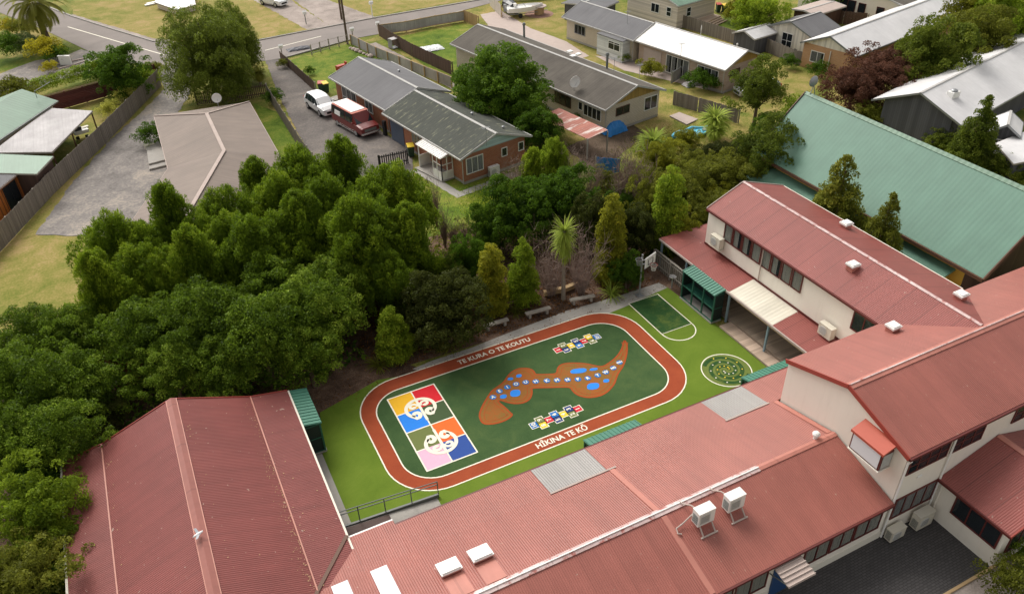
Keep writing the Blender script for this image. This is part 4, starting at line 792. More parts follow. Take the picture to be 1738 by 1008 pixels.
MB().tube([(27.56, 13.35, 2.3), (27.56, 13.35, .1)], .04, 8).build('downpipe', 'cream_wall', SE)
# --- green hall
HL = thing('green_hall', 'large hall with a wide sage green metal roof', 'hall', (44.75, 30, 0))
hr0, hxe, hze, hxr, hzr, hxb = 21.96, 40.53, 4.0, 44.75, 7.88, 48.97; hn = 41.45
hf = roof_part('roof', [[(hxe, hr0, hze), (hxr-.001, hr0, hzr), (hxr-.001, hn, hzr), (hxe, hn, hze)]], 'hall_green', HL, .12); roof_part('roof', [[(hxr+.001, hr0, hzr), (hxb, hr0, hze), (hxb, hn, hze), (hxr+.001, hn, hzr)]], 'hall_green', HL, .12)
m = MB()
for s in (-1, 1): m.prism([(hxr, hr0, hzr+.02), (hxr, hn+.03, hzr+.02), (hxr+s*.2, hn+.03, hzr+.02-.18), (hxr+s*.2, hr0, hzr+.02-.18)], dz=.03)
m.build('ridge_cap', 'pale_green', hf); m = MB()
for y in (hr0-.04, hn+.04): m.bar((hxe-.03, y, hze-.07), (hxr, y, hzr-.07), .07, .26); m.bar((hxr, y, hzr-.07), (hxb, y, hze-.07), .07, .26)
m.bar((hxe-.05, hr0, hze-.12), (hxe-.05, hn, hze-.12), .12, .2); m.build('barge_board', 'brown_trim', HL)
m = MB(); a, b, c, d_ = 41.1, 48.4, 23.4, 41.0
m.poly([(a, c, 0), (a, d_, 0), (a, d_, 4.3), (a, c, 4.3)]); m.poly([(b, c, 0), (b, d_, 0), (b, d_, 4.3), (b, c, 4.3)]); m.build('wall', 'yellow_wall', HL, fixn=True); m = MB()
for y in (c, d_): MB().poly([(a, y, 0), (b, y, 0), (b, y, 4.3), (44.75, y, 7.6), (a, y, 4.3)]).build('gable_wall', 'board_brown', HL)
roof_part('lean_to_roof', [[(38.6, 24.0, 2.55), (41.08, 24.0, 3.3), (41.08, 40.5, 3.3), (38.6, 40.5, 2.55)]], 'hall_green', HL); MB().bar((38.58, 24.0, 2.48), (38.58, 40.5, 2.48), .09, .12).build('lean_to_fascia', 'brown_trim', HL); MB().prism([(38.9, 24.3, 0), (41.05, 24.3, 0), (41.05, 24.3, 3.15), (38.9, 24.3, 2.5)], d=(0, 15.9, 0)).build('lean_to_wall', 'yellow_wall', HL)
# aerial dish on the hall gable
t = thing('satellite_dish', 'mesh satellite dish on a tripod at the end of the green hall ridge', 'dish', (45.0, 41.2, 7.6)); bp = P(1372, 150, 8.0); bp = V3((44.9, 41.0, 7.7))
m = MB()
for q in ((-.35, 0), (.35, 0), (0, .5)): m.tube([(bp.x+q[0], bp.y+q[1]*.6, 7.5), (bp.x, bp.y, 8.5)], .03, 5)
m.build('tripod', 'grey_metal', t); m = MB(); m.lathe((bp.x, bp.y, 8.75), [(.02, -.12), (.2, -.08), (.33, .0), (.42, .10), (.40, .11), (.32, .02), (.19, -.06), (.02, -.10)], 16, 'y'); m.build('dish', 'grey_metal', t)
# --- green bag shelters
def cabinet(label, cx, cy, L, D, face, h=2.1):
    """open fronted green metal shelter; face = unit vector of the open side"""
    f = V3((*face, 0)); s = V3((-f.y, f.x, 0)); c = V3((cx, cy, 0)); t = thing('bag_shelter', label, 'shelter', c, 0, 'green metal bag shelters round the playground')
    p = lambda a, b, z: c+s*a+f*b+V3((0, 0, z)); h0 = h-.18
    slab(MB(), [], 0) if False else None
    m = MB(); m.prism([p(-L/2-.06, -D/2-.02, h), p(L/2+.06, -D/2-.02, h), p(L/2+.06, D/2+.1, h0), p(-L/2-.06, D/2+.1, h0)], dz=-.04); n = int(L/.22)
    for i in range(n+1): x = -L/2+i*L/n; m.bar(p(x, -D/2-.02, h+.015), p(x, D/2+.1, h0+.015), .05, .035)
    m.build('roof', 'cabinet_green', t)
    m = MB(); m.prism([p(-L/2, -D/2, .1), p(L/2, -D/2, .1), p(L/2, -D/2, h-.06), p(-L/2, -D/2, h-.06)], d=f*.03); 
    for a in (-L/2, L/2-.03): m.prism([p(a, -D/2+.03, .1), p(a, D/2-.03, .1), p(a, D/2-.03, h0-.06), p(a, -D/2+.03, h-.07)], d=s*.03)
    m.build('back_panel', 'cab_dark', t)
    k = max(2, round(L/1.05)); m = MB()
    for i in range(k+1): x = -L/2+i*L/k; m.bar(p(x, D/2, .1), p(x, D/2, h0-.05), .08)
    for z in (.14, 1.05, h0-.08): m.bar(p(-L/2, D/2, z), p(L/2, D/2, z), .06, .06); m.bar(p(L/2, -D/2, z), p(L/2, D/2, z), .05, .05); m.bar(p(-L/2, -D/2, z), p(-L/2, D/2, z), .05, .05)
    m.build('frame', 'cab_green', t); m = MB(); m.prism([p(-L/2+.05, -D/2+.05, 1.0), p(L/2-.05, -D/2+.05, 1.0), p(L/2-.05, D/2-.1, 1.0), p(-L/2+.05, D/2-.1, 1.0)], dz=-.03)
    m.build('shelf', 'cab_green', t); MB().prism([p(-L/2-.05, -D/2, .0), p(L/2+.05, -D/2, .0), p(L/2+.05, D/2+.08, .0), p(-L/2-.05, D/2+.08, .0)], dz=.1).build('base', 'conc', t); return t
cabinet('green metal bag shelter under the classroom verandah, three bays wide', 28.42, 31.5, 3.1, .72, (-1, 0), 2.3)
cabinet('green metal bag shelter against the lower left red roofed block', 3.42, 32.1, 2.85, .8, (1, 0), 2.2)
cabinet('green metal bag shelter showing only its roof below the red track text', 16.4, 23.1, 2.9, .5, (0, 1), 2.15)
cabinet('green metal bag shelter overlapping the painted spiral circle', 26.1, 23.1, 2.9, .5, (0, 1), 2.15)
# ------------------------------------------------------------------ vegetation
def np_mesh(name, V, F, tone, mat):
    """V (n,3), F (m,4) quads, tone (m,)"""
    me = bpy.data.meshes.new(name); n, m = len(V), len(F); k = F.shape[1]
    me.vertices.add(n); me.vertices.foreach_set('co', V.astype(np.float32).ravel()); me.loops.add(m*k); me.loops.foreach_set('vertex_index', F.astype(np.int32).ravel())
    me.polygons.add(m); me.polygons.foreach_set('loop_start', np.arange(0, m*k, k, dtype=np.int32)); me.polygons.foreach_set('loop_total', np.full(m, k, np.int32))
    a = me.attributes.new('tone', 'FLOAT', 'FACE'); a.data.foreach_set('value', tone.astype(np.float32)); me.update(); me.validate(); me.materials.append(MATS[mat]); return me
def leaf_quads(pos, nrm, size, asp, axis=None, axis_jit=0.5):
    """one folded leaf quad per position; axis = preferred long direction"""
    n = len(pos); nrm = nrm/np.maximum(np.linalg.norm(nrm, axis=1, keepdims=True), 1e-6)
    r = rng.normal(size=(n, 3)); a = r if axis is None else axis+r*axis_jit
    a = a-nrm*(a*nrm).sum(1, keepdims=True); a /= np.maximum(np.linalg.norm(a, axis=1, keepdims=True), 1e-6); b = np.cross(nrm, a)
    L = size*(0.55+0.9*rng.random((n, 1))); Wd = L/asp
    v = np.stack([pos-a*L*.5, pos+b*Wd*.5+nrm*Wd*.15, pos+a*L*.5, pos-b*Wd*.5+nrm*Wd*.15], 1).reshape(-1, 3); return v, np.arange(n*4).reshape(n, 4)
def clump_leaves(cs, rs, per, size, asp=2.0, tones=None, up=0.0, tone_j=.22, squash=1.0, shell=.35, axis=None, axis_jit=.5, njit=.7):
    Vs, Ts = [], []
    for i, (c, r) in enumerate(zip(cs, rs)):
        n = max(6, int(per*r*r)); d = rng.normal(size=(n, 3)); d /= np.linalg.norm(d, axis=1, keepdims=True); d[:, 2] = np.where(d[:, 2] < -.35, -d[:, 2], d[:, 2])
        rad = 1-shell*rng.random((n, 1))**1.5; p = c+d*rad*np.array([r, r, r*squash])
        nn = d+rng.normal(size=(n, 3))*njit+np.array([0, 0, up]); ax = None
        if axis == 'brush': d[:, 2] = np.abs(d[:, 2])*.9+.1; ax = d*.8+np.array([0, 0, .7]); nn = rng.normal(size=(n, 3))
        if axis == 'out': ax = d+np.array([0, 0, .5])
        elif axis == 'up': ax = np.tile([0, 0, 1.0], (n, 1))+d*.5
        elif axis == 'down': ax = np.tile([0, 0, -1.0], (n, 1))
        v, _ = leaf_quads(p, nn, size, asp, ax, axis_jit); t = (tones[i] if tones is not None else .4)+tone_j*rng.normal(size=n)*.6+(.16*(1-rad[:, 0] < .12) if axis in ('brush', 'out') else 0); Vs.append(v); Ts.append(t)  # outer leaves toned lighter: young tips, plus a lit look put into colour
    V = np.concatenate(Vs); T = np.clip(np.concatenate(Ts), 0, 1); return V, np.arange(len(V)).reshape(-1, 4), T
def crown_broad(R=3.0, H=4.5, ncl=60, rc=.85, per=260, size=.17, lumps=5, z0=.8, irr=.35, skirt=0, **kw):
    """crown from z0 to z0+H, several big lobes carrying leaf clumps"""
    lb = [(np.array([R*.55*math.cos(a+rng.random()), R*.55*math.sin(a+rng.random()), z0+H*(.35+.25*rng.random())]), R*(.55+.2*rng.random())) for a in np.linspace(0, 6.28, lumps, endpoint=False)]+[(np.array([0, 0, z0+H*.62]), R*.62)]
    cs, rs, ts = [], [], []
    while len(cs) < ncl:
        c, r = lb[rng.integers(len(lb))]; d = rng.normal(size=3); d /= np.linalg.norm(d)
        if d[2] < -.5: continue
        p = c+d*r*np.array([1, 1, H/R*.55])*(1-.15*rng.random()); q = rc*(.6+.7*rng.random()*irr*2)
        cs.append(p); rs.append(q); ts.append(.22+.42*rng.random())
    for _ in range(skirt): a = rng.random()*6.283; q = R*(.55+.4*rng.random()); cs.append(np.array([q*math.cos(a), q*math.sin(a), z0+H*(.05+.4*rng.random())])); rs.append(rc*(.8+.5*rng.random())); ts.append(.2+.4*rng.random())
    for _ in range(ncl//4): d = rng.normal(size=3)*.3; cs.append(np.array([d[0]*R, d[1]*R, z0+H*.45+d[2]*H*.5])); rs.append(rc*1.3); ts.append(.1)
    return clump_leaves(cs, rs, per, size, tones=ts, **kw)
def crown_cone(R=1.4, H=4.6, ncl=90, rc=.42, per=700, size=.13, z0=.15, power=.8, droop=0, base=.75, rj=.22, **kw):
    cs, rs, ts = [], [], []
    for k in range(ncl):
        t = rng.random()**1.25; z = z0+t*(H-rc*.6); prof = (1-t)**power; prof = prof*(base+(1-base)*min(1, t*6)); a = rng.random()*6.283; r = R*prof*(.94-rj*rng.random())*(1+(.1+.25*(rj>.3))*math.sin(3*a+z*.8))
        cs.append(np.array([r*math.cos(a), r*math.sin(a), z-droop*r])); rs.append(rc*(.55+.6*prof)); ts.append(.25+.45*rng.random())
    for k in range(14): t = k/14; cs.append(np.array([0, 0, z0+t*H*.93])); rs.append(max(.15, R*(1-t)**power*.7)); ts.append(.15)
    return clump_leaves(cs, rs, per, size, tones=ts, **kw)
def blades(n, L, w, z0, spread, droop=.6, seg=5, tilt0=1.35, R0=0.03):
    """sword leaves or fronds: arching ribbons from a centre"""
    Vs, Fs, Ts = [], [], []; k = 0
    for i in range(n):
        a = rng.random()*6.283; el = tilt0-spread*rng.random()**.8; l = L*(.75+.35*rng.random()); d = np.array([math.cos(a), math.sin(a), 0]); sd = np.array([-math.sin(a), math.cos(a), 0]); p = d*R0+np.array([0, 0, z0]); t0 = rng.random(); idx = []
        for s in range(seg+1):
            t = s/seg; ww = w*(1-t)**.6*(.6+.4*min(1, t*4)); Vs += [p-sd*ww/2, p+sd*ww/2+np.array([0, 0, .0])]; idx.append(k); k += 2; e = el-droop*(t+.1)**1.3*(1.6); p = p+(d*math.cos(e)+np.array([0, 0, math.sin(e)]))*l/seg
        for s in range(seg): Fs.append((idx[s], idx[s]+1, idx[s+1]+1, idx[s+1])); Ts.append(.25+.6*t0*(.7+.3*s/seg))
    return np.array(Vs), np.array(Fs), np.array(Ts)
def cat2(a, b): return np.concatenate([a[0], b[0]]), np.concatenate([a[1], b[1]+len(a[0])]), np.concatenate([a[2], b[2]])
def fronds(n, L, w, z0, el0=1.3, el1=-.6, seg=12, leaf=.45):
    """feather palm fronds made of leaflets"""
    Vs, Ts = [], []
    for i in range(n):
        a = i*2.399+rng.random()*.3; u = (i/n); el = el0+(el1-el0)*u; l = L*(.85+.25*rng.random()); d = np.array([math.cos(a), math.sin(a), 0]); sd = np.array([-math.sin(a), math.cos(a), 0]); p = np.array([0, 0, z0])+d*.15; t0 = rng.random()
        for s in range(seg*3):
            t = s/(seg*3); e = el-1.5*t**1.4; dr = d*math.cos(e)+np.array([0, 0, math.sin(e)]); p = p+dr*l/(seg*3)
            if s < 3: continue
            ll = leaf*math.sin(math.pi*min(1, t*1.05))**.5
            for q in (-1, 1):
                tip = p+(sd*q*.8+dr*.5+np.array([0, 0, -.35]))*ll; wv = dr*.05; Vs += [p-wv, p+wv, tip+wv*.4, tip-wv*.4]; Ts.append(.2+.6*t0)
    V = np.array(Vs); return V, np.arange(len(V)).reshape(-1, 4), np.array(Ts)
def trunk_mb(h, r, lean=(0, 0), limbs=5, lr=1.5, top=.35, z1=None):
    m = MB(); z1 = z1 or h*.75; m.tube([(0, 0, -.05), (lean[0]*.3, lean[1]*.3, h*.4), (lean[0], lean[1], h)], [r*1.25, r*.9, r*top], 8)
    for k in range(limbs):
        a = k*2.4+random.random(); z = h*(.35+.5*k/max(1, limbs)); q = .5+.5*random.random(); m.tube([(lean[0]*.5, lean[1]*.5, z), (lr*.45*math.cos(a), lr*.45*math.sin(a), z+(z1-z)*.4+.3), (lr*q*math.cos(a), lr*q*math.sin(a), z1+q*.6)], [r*.5, r*.32, r*.1], 5)
    return m
def twigs(n, R, H, rad=.012, z0=0, spread=.5, seg=4, base=6):
    m = MB()
    for i in range(n):
        a = random.random()*6.283; r0 = random.random()*R*.25; p = V3((r0*math.cos(a), r0*math.sin(a), z0)); d = V3((math.cos(a)*spread*random.random(), math.sin(a)*spread*random.random(), 1)).normalized(); L = H*random.uniform(.55, 1.05)/seg; pts = [p]
        for s in range(seg): p = p+d*L; pts.append(p); d = (d+V3([random.gauss(0, .22) for _ in range(3)])).normalized()
        m.tube(pts, [rad*(1.8-1.5*k/seg) for k in range(seg+1)], 3, cap=False)
        for b in range(base):
            q = random.choice(pts[1:]); e = V3((random.gauss(0, .7), random.gauss(0, .7), random.uniform(.1, 1))).normalized(); l = H*.22*random.uniform(.5, 1.2); m.tube([q, q+e*l*.5, q+e*l+V3((0, 0, random.gauss(0, .05)))], [rad*.8, rad*.5, rad*.3], 3, cap=False)
    return m
KINDS = {}
def kind(key, name, mat, gen, trunk=None, bark='bark', crown='crown', mesh=None):
    """register a plant prototype: crown mesh + trunk mesh, unit scale in metres"""
    KINDS[key] = dict(name=name, mat=mat, gen=gen, trunk=trunk, bark=bark, crown=crown, c=None, t=None)
def plant(key, loc, label, cat='tree', group=None, s=1.0, sz=None, rz=None, mat=None, tilt=0):
    K = KINDS[key]
    if K['c'] is None:
        if isinstance(K['gen'], MB): K['c'] = mb_mesh(K['gen'], K['crown'], K['mat'])
        else: V, F, T = K['gen'](); K['c'] = np_mesh(K['crown'], V, F, T, K['mat'])
        if K['trunk']: K['t'] = mb_mesh(K['trunk'](), 'trunk', K['bark'])
    o = bpy.data.objects.new(K['name'], None); link(o); o.location = loc; o.rotation_euler = (tilt, 0, random.random()*6.28 if rz is None else rz); o.scale = (s, s, sz or s); tag(o, label, cat, group)
    c = bpy.data.objects.new(K['crown'], K['c']); link(c); c.parent = o
    if mat: c.data = K['c'].copy(); c.data.materials[0] = MATS[mat]
    if K['t']: t = bpy.data.objects.new('trunk', K['t']); link(t); t.parent = o
    return o
def mb_mesh(m, name, mat):
    me = bpy.data.meshes.new(name); me.from_pydata([tuple(v) for v in m.v], [], m.f); me.materials.append(MATS[mat]); return me
# prototypes (crown width / height in metres at scale 1)
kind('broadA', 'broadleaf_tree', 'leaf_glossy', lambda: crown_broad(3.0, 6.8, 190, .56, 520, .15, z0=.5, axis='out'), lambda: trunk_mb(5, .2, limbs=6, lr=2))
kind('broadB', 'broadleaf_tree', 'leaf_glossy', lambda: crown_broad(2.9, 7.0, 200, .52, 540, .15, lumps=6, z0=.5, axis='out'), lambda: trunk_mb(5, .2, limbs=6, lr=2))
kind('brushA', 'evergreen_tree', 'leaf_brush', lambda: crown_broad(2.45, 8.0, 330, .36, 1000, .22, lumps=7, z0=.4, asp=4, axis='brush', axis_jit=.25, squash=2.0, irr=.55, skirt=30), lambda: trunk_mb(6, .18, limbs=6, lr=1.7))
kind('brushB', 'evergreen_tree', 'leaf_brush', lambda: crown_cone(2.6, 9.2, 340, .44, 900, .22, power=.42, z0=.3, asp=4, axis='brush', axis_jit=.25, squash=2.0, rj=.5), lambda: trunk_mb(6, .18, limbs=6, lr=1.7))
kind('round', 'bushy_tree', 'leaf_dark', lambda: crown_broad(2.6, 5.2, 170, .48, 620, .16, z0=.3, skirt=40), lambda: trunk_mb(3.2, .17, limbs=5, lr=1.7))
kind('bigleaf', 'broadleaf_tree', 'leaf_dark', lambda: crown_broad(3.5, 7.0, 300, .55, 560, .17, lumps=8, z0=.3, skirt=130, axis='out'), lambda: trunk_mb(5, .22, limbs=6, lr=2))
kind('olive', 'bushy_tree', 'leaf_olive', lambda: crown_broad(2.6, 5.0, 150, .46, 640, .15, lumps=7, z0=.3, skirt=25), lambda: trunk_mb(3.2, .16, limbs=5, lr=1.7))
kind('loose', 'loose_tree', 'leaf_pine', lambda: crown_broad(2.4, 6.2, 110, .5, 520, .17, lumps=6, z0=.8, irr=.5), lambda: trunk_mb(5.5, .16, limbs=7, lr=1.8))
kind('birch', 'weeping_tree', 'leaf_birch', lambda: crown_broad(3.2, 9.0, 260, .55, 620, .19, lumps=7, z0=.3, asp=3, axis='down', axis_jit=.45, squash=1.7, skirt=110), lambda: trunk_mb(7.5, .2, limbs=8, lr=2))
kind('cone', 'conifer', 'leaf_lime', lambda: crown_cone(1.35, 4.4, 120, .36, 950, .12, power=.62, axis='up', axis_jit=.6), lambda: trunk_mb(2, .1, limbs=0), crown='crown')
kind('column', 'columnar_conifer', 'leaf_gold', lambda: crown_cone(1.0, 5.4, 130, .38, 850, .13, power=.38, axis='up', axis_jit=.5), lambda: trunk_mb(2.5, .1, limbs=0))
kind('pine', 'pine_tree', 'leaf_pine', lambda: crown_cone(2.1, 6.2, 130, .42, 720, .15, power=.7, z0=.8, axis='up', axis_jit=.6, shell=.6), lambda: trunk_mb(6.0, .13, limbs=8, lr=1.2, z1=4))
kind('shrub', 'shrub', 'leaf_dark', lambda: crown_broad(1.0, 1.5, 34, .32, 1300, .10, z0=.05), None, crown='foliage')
kind('shrub2', 'shrub', 'leaf_lime', lambda: crown_broad(1.0, 1.6, 30, .30, 1300, .11, z0=.0, axis='up'), None, crown='foliage')
kind('ball', 'round_shrub', 'leaf_yellow', lambda: crown_cone(1.0, 1.8, 60, .3, 1600, .09, power=.4, z0=.1), None, crown='foliage')
kind('cordy', 'cabbage_tree', 'leaf_cabbage', lambda: cat2(blades(240, 1.0, .085, 3.4, 2.4, .35), blades(200, .95, .08, 2.7, 2.7, .8)), lambda: trunk_mb(3.5, .12, limbs=0, top=.8), 'bark_pale')
kind('spiky', 'cabbage_tree', 'leaf_cabbage', lambda: blades(480, 1.5, .15, 1.8, 2.9, .55), lambda: trunk_mb(1.8, .16, limbs=0, top=.9), 'bark_pale')
kind('flax', 'flax_bush', 'leaf_cabbage', lambda: blades(70, 1.0, .06, .02, 1.1, .7), None, crown='foliage')
kind('phoenix', 'palm_tree', 'leaf_palm', lambda: fronds(70, 3.6, .1, 4.6, el0=1.2, el1=-.9), lambda: trunk_mb(4.6, .38, limbs=0, top=.9), 'bark')
kind('bare', 'bare_shrub', 'twig_pink', twigs(75, 1.2, 3.0, .011, spread=.75, base=8), None, crown='branches')
kind('sticks', 'bare_shrub', 'twig', twigs(60, 1.0, 4.2, .03, spread=.28, base=5), None, crown='branches')
# ---- the dense belt left of the playground: crown centre in the photo, height of the centre, kind, scale
def crown_at(px, py, zc, key, s, label, cat='tree', group=None, mat=None, zk=None, sz=None):
    zc0 = zk or {'broadA': 4.6, 'broadB': 4.5, 'bigleaf': 4.2, 'brushA': 5.0, 'brushB': 5.1, 'round': 3.2, 'olive': 3.0, 'loose': 4.3, 'birch': 5.0, 'cone': 2.0, 'column': 2.6, 'pine': 3.6, 'shrub': .8, 'shrub2': .8, 'ball': .9, 'phoenix': 4.4, 'spiky': 1.9, 'bare': 1.6}[key]
    p = P(px, py, zc0*(sz or s)); return plant(key, (p.x, p.y, 0), label, cat, group, s, sz, mat=mat)
BK, FR, LF = 'tall trees in the back of the dense belt', 'lighter trees along the front of the belt', 'trees along the left edge'
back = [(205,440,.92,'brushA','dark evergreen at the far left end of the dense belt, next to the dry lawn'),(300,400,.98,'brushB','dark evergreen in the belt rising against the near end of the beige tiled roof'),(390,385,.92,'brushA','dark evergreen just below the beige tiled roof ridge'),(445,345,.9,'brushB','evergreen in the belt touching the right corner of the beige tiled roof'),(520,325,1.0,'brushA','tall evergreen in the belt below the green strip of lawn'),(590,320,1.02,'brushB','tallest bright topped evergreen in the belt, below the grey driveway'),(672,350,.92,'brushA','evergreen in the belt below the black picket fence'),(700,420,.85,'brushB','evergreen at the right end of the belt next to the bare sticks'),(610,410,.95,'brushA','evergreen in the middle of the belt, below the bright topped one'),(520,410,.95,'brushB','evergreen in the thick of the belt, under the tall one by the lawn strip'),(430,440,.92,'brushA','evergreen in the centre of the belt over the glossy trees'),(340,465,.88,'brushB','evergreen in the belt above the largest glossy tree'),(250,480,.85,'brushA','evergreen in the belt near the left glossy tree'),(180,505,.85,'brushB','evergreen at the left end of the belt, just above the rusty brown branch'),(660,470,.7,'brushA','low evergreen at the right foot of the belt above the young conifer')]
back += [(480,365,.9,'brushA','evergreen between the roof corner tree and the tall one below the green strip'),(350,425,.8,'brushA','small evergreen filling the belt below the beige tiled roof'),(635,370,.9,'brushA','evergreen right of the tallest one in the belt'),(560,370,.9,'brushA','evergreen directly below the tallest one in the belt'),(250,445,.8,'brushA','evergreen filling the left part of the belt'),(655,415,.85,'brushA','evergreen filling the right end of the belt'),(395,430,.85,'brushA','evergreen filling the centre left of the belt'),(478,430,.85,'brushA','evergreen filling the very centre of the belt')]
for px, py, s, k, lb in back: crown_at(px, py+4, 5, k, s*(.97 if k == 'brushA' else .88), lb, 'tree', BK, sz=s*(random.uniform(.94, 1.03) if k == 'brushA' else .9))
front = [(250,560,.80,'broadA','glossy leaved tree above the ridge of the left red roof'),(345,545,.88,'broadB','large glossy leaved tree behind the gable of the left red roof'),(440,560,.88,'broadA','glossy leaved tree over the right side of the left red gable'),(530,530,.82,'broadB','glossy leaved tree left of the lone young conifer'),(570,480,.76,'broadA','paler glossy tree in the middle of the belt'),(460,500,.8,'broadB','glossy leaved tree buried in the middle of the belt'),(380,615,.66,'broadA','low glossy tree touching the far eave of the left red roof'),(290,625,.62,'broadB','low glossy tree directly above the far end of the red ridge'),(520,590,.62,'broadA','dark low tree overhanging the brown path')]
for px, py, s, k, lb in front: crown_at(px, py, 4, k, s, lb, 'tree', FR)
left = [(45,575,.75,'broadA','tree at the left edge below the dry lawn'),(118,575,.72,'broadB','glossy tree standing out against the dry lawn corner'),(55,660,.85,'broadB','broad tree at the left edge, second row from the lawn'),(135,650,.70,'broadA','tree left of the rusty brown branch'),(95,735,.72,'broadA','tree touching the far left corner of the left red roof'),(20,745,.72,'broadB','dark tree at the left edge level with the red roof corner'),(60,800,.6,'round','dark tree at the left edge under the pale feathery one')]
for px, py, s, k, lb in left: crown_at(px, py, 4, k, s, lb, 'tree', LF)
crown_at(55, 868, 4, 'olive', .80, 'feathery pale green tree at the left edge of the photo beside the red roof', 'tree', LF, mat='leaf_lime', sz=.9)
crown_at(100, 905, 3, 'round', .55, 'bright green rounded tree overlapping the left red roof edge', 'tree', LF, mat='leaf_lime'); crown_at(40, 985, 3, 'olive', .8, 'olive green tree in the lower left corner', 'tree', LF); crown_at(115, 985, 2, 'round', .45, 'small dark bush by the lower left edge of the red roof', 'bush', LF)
crown_at(195, 625, 3, 'olive', .50, 'rusty brown dying tree at the foot of the left belt', 'tree', None, mat='leaf_rust'); crown_at(165, 700, 2, 'olive', .5, 'brown leaved shrub between the left trees and the red roof', 'shrub', None, mat='leaf_brown')
p = P(180, 690, 0); plant('bare', (p.x, p.y, 0), 'dead pale branches below the rusty brown tree', 'bare shrub', s=.8)
# ---- garden north of the court
def stand(key, bx, by, ty, label, cat='tree', top=None, wid=None, mat=None, group=None):
    """plant with its foot at photo pixel (bx,by) and its top at height pixel ty"""
    b = P(bx, by, 0); h = PV(bx, ty, b); t0 = {'cone': 4.5, 'column': 5.6, 'pine': 7.1, 'cordy': 4.3, 'spiky': 3.0, 'flax': .85, 'round': 5.6, 'olive': 5.2, 'loose': 7.2, 'broadA': 7.4, 'broadB': 7.6, 'brushA': 8.6, 'birch': 9.2, 'bare': 3.3, 'sticks': 4.2, 'shrub': 1.7, 'shrub2': 1.8, 'ball': 2.0, 'phoenix': 7.0}[key]
    sz = h/t0; return plant(key, (b.x, b.y, 0), label, cat, group, wid or sz, sz, mat=mat)
stand('cone', 672, 604, 517, 'young lime green conifer alone at the corner of the playground, left of the dark bush', wid=.95)
stand('column', 837, 528, 412, 'golden columnar conifer left of the round green conifer', wid=1.02); stand('cone', 889, 514, 403, 'lime edged green conifer in the middle of the garden', wid=.92, mat='leaf_lime')
stand('column', 1034, 478, 326, 'tall golden green columnar conifer right of the cabbage tree', wid=1.08, mat='leaf_gold'); stand('column', 1127, 430, 278, 'tall fresh green columnar tree in front of the olive bushes', wid=1.25, mat='leaf_lime')
stand('round', 765, 585, 462, 'low dark brown green bush between two conifers', 'bush', mat='leaf_brown', wid=.85); stand('round', 735, 560, 480, 'dark bush left of the golden conifer', 'bush', mat='leaf_brown', wid=.7); stand('olive', 690, 545, 478, 'small olive tree beside the belt of evergreens', wid=.38); stand('olive', 757, 510, 428, 'pale green feathery tree left of the golden conifer', wid=.45, mat='leaf_pine')
stand('cordy', 956, 508, 362, 'cabbage tree with spiky green head over the timber planter', wid=1.05)
stand('spiky', 962, 505, 430, 'lower skirt of cabbage tree leaves on the same trunk', 'cabbage tree', wid=.5) if False else None
stand('bare', 935, 500, 385, 'pinkish bare shrub left of the cabbage tree', 'bare shrub', wid=1.0); stand('bare', 985, 498, 372, 'grey bare shrub behind the cabbage tree', 'bare shrub', wid=1.0); stand('round', 800, 500, 400, 'dark green bush beside the golden conifer', 'bush', wid=.5); stand('round', 1010, 440, 330, 'dark bush behind the tall columnar conifer', 'bush', mat='leaf_brown', wid=.6); stand('olive', 1095, 400, 300, 'dark olive shrub left of the fresh green columnar tree', 'bush', wid=.5); stand('round', 925, 400, 310, 'dark leafy shrub left of the big dark shrub tree', 'bush', wid=.55)
stand('round', 1078, 440, 350, 'dark brown green bush behind the basketball post', 'bush', mat='leaf_brown', wid=.55); stand('round', 1062, 490, 430, 'dark low bush left of the basketball post', 'bush', wid=.4)
stand('flax', 1037, 503, 470, 'flax with spiky arching leaves left of the basketball post', 'flax', wid=1.25); stand('flax', 762, 590, 572, 'flax at the edge of the concrete strip under the dark bush', 'flax', wid=1.1, mat='leaf_olive'); stand('flax', 643, 622, 600, 'flax beside the young lime green conifer', 'flax', wid=1.0, mat='leaf_olive'); stand('flax', 876, 532, 512, 'small flax between two log benches', 'flax', wid=.8, mat='leaf_olive')
stand('round', 880, 420, 300, 'big dark green shrub tree right of the bare sticks', mat='leaf_dark', wid=.85); stand('round', 960, 395, 285, 'big dark green shrub tree above the cabbage tree', mat='leaf_dark', wid=.85); stand('round', 830, 430, 345, 'dark green bush at the end of the back lawn', 'bush', mat='leaf_dark', wid=.5)
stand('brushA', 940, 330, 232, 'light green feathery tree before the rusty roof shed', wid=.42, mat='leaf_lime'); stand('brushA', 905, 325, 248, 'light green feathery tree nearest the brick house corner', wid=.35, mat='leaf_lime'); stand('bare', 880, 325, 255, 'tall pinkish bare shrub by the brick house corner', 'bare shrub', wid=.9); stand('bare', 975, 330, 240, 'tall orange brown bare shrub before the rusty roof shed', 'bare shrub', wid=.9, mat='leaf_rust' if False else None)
stand('bare', 1005, 340, 250, 'grey bare shrub beside the upright blue tarpaulin', 'bare shrub', wid=.8); stand('sticks', 1063, 360, 245, 'thicket of tall dark bare stems right of the blue tarpaulin', 'bare shrub', wid=.8); stand('sticks', 1050, 375, 270, 'dark bare stems in front of the tall thicket', 'bare shrub', wid=.7); stand('sticks', 1085, 380, 270, 'bare stems at the right of the thicket', 'bare shrub', wid=.6)
SG = 'bare stems in the row below the brick house lawn'
for i, (x, yb, yt) in enumerate(((742, 385, 300), (756, 420, 340), (772, 425, 370), (790, 430, 370), (812, 425, 365), (835, 415, 350))): stand('sticks', x, yb, yt, ['tall grey bare stems at the right end of the evergreen belt', 'bare stems second from the evergreen belt', 'bare stems third from the evergreen belt', 'bare stems in the middle of the stem row', 'bare stems second from the dark shrub', 'bare stems beside the dark shrub'][i], 'bare shrub', wid=.35, group=SG)
